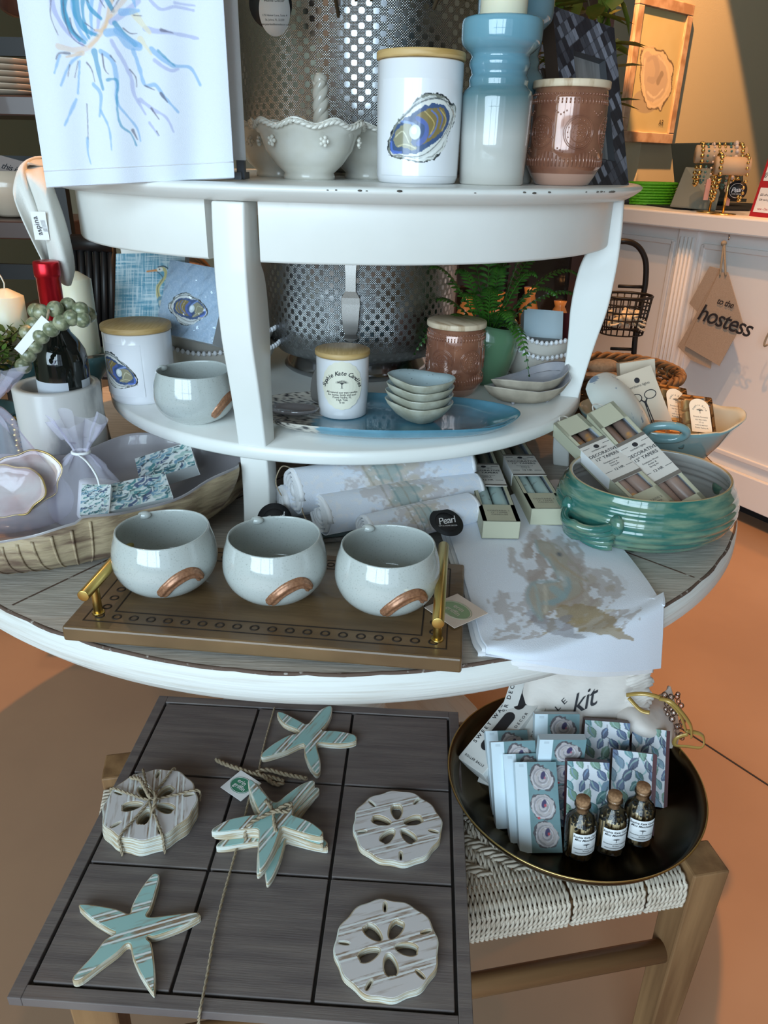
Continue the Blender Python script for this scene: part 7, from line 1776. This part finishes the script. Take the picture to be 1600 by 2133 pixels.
c = aty(78, 190, SY+.2); t = thing('mint_cup', 'small mint green bowl on the upper left shelf beside the plates', 'bowl', (c.x, c.y, sz1)); b = MB(); b.lathe([(0, 0), (.03, 0), (.034, .01), (.055, .09), (.052, .09), (.03, .01), (0, .008)], 40); b.build('cup', m_mint, t)
c = aty(5, 450, SY+.10); t = thing('serving_bowl', 'large cream bowl on the lower left shelf', 'bowl', (c.x+.02, c.y+.05, sz2)); b = MB(); b.lathe([(0, 0), (.05, 0), (.06, .008), (.10, .06), (.115, .13), (.111, .13), (.095, .06), (.05, .014), (0, .012)], 56); b.build('bowl_body', m_plate, t)
t, b = slab_thing('small_sign', 'small boxed sign with script leaning in the cream bowl at far left', 'sign', [aty(-40, 365, SY+.10), aty(34, 385, SY+.10), aty(-36, 322, SY+.13)], .16, .075, .02, None); b.K = [(.34, .27, .24)]*len(b.V); f_ = lambda x, y: Vector((x, y, .001)); put(b, 'this is home', .105, .045, .026, f_, 1, 0, .9, .3); b.ball((.14, .035, .001), .012, 2, 8, (1, 1, .2)); b.build('sign_board', [m_kraft, m_ink, m_steel], t)
c = aty(30, 5, SY+.1); t = thing('round_wall_hanging', 'dark round woven piece hanging at the top left', 'wall decor', (c.x, c.y, c.z+.03)); b = MB(); b.lathe([(0, -.008), (.06, -.006), (.066, 0), (.06, .006), (0, .008)], 32, R=Matrix.Rotation(PI/2, 3, 'X') @ Matrix.Rotation(.9, 3, 'Y'))
b.build('disc', m_shelfw, t)
# black spindle chair, boards, cabinet behind
t = thing('spindle_chair', 'black wooden spindle chair standing behind the round table at left', 'chair', (0, 0, 0)); CYD = 2.13
b = MB(); b.tube([aty(150, 505, CYD), aty(235, 510, CYD)], .022, 8); b.build('top_rail', m_dark, t)
b = MB()
for k in range(6): b.tube([aty(152+16*k, 505, CYD), aty(165+14*k, 720, CYD)], .010, 8)
b.build('spindles', m_dark, t)
cs_ = aty(200, 740, CYD); b = MB(); b.box((cs_.x, CYD+.0, cs_.z), (.38, .38, .04)); b.build('seat', m_dark, t, bevel=.01)
for sx in (-1, 1):
    for sy in (-1, 1): b = MB(); b.tube([(cs_.x+sx*.18, CYD+sy*.18, 0), (cs_.x+sx*.17, CYD+sy*.17, cs_.z)], .017, 8); b.build('leg', m_dark, t)
m_acacia = mat('acacia_wood', (.17, .095, .04), .4, col2=(.09, .045, .02), scale=5, stretch=(1, 1, 6))
for k, (x, y, R, dd) in enumerate(((355, 610, .115, 1.79), (395, 640, .105, 1.74))):
    c = aty(x, y, dd); t = thing('round_board', ['larger round wooden serving board standing behind the napkin packs', 'smaller round wooden board with black clip behind the oyster napkins'][k], 'board', (c.x, c.y, c.z), RD(8), 'round wooden serving boards', (RD(-76), 0, RD(8)))
    b = MB(); b.lathe([(0, -.008), (R-.003, -.008), (R, -.005), (R, .005), (R-.003, .008), (0, .008)], 64); b.tube([((R-.008)*math.cos(a), (R-.008)*math.sin(a), -.0085) for a in np.linspace(0, 2*PI, 49)[:-1]], .002, 5, closed=True); b.build('board', m_acacia, t)
    b = MB(); b.tube([(0, R-.004, -.012), (0, R+.012, -.006), (0, R+.014, .012)], .006, 8); b.build('hook', m_dark, t)
c = aty(375, 700, 1.79); t = thing('back_stand', 'dark wooden riser carrying the round boards behind the white table', 'stand', (c.x, 1.77, 0)); b = MB(); zz = aty(375, 700, 1.79).z-.05
b.box((0, .0, zz-.012), (.34, .14, .024)); 
for sx in (-1, 1): b.box((sx*.15, 0, (TZ+zz-.024)/2), (.03, .12, zz-.024-TZ))
b.build('stand_frame', m_shelfw, t)
# cabinet with dark frame behind the fern
m_cabglass = mat('dark_cabinet_glass', (.03, .022, .018), .08, coat=.8)
CY_ = 3.1; t = thing('display_cabinet', 'dark wood display cabinet with glass front behind the fern', 'cabinet', (0, 0, 0)); xa, xb = aty(930, 600, CY_).x, aty(1204, 600, CY_).x
b = MB(); b.box(((xa+xb)/2, CY_+.22, .95), (xb-xa, .40, 1.9)); b.build('carcass', m_cabglass, t)
for x in (xa+.02, (xa+xb)/2, xb-.02): b = MB(); b.box((x, CY_, .95), (.045, .04, 1.9)); b.build('stile', m_shelfw, t)
for z in (.05, .62, 1.0, 1.88): b = MB(); b.box(((xa+xb)/2, CY_-.004, z), (xb-xa, .05, .04)); b.build('shelf_rail', m_shelfw, t)
m_vase = mat('warm_glass_goods', (.40, .20, .07), .15, coat=.6)
r_ = random.Random(3)
for k in range(7):
    x = xa+.08+(xb-xa-.16)*k/6; z = 1.02 if k % 2 else .64; h_ = .10+.08*r_.random(); b = MB(); b.lathe([(0, 0), (.03, 0), (.04, h_*.4), (.02, h_*.8), (.026, h_), (0, h_)], 24); o = b.build('amber_vase', m_vase, None, (x, CY_-.075, z)); tag(o, 'amber glass vase on the cabinet ledge behind the fern', 'vase', 'amber vases on the cabinet ledges')
b = MB()
for z in (.628, 1.008): b.box(((xa+xb)/2, CY_-.07, z), (xb-xa, .11, .02))
b.build('ledge', m_shelfw, t)

# small leftovers on the white table
t = thing('price_tag', 'tiny white price tag lying beside the amber candle on the table top', 'tag', at(1101, 374, WT+.004)+Vector((0, 0, 0)), RD(30), None, (RD(60), 0, RD(40))); b = MB(); b.box((0, 0, 0), (.006, .013, .0006)); b.build('paper', m_tagw, t)
c = aty(672, 800, 1.115); t = thing('leather_tag', 'dark taupe tag hanging behind the small label candle on the shelf', 'tag', (c.x, c.y, c.z), RD(-5)); b = MB(); b.mesh2(plate([[(q[0], q[1]) for q in cat([(-.016, -.026), (.016, -.026), (.014, .010), (.004, .030), (-.004, .030), (-.016, .010)], 4, True)]], .003, .0008), lambda v: Vector((v.x, v.z, v.y))); tg_ = b.build('tag_body', mat('taupe_leather', (.10, .09, .08), .5), t)
b = MB(); b.tube([(.005*math.cos(a), .003, .030+.007*math.sin(a)) for a in np.linspace(0, 2*PI, 20)[:-1]], .0012, 6, closed=True); b.build('ring', m_steel, tg_)
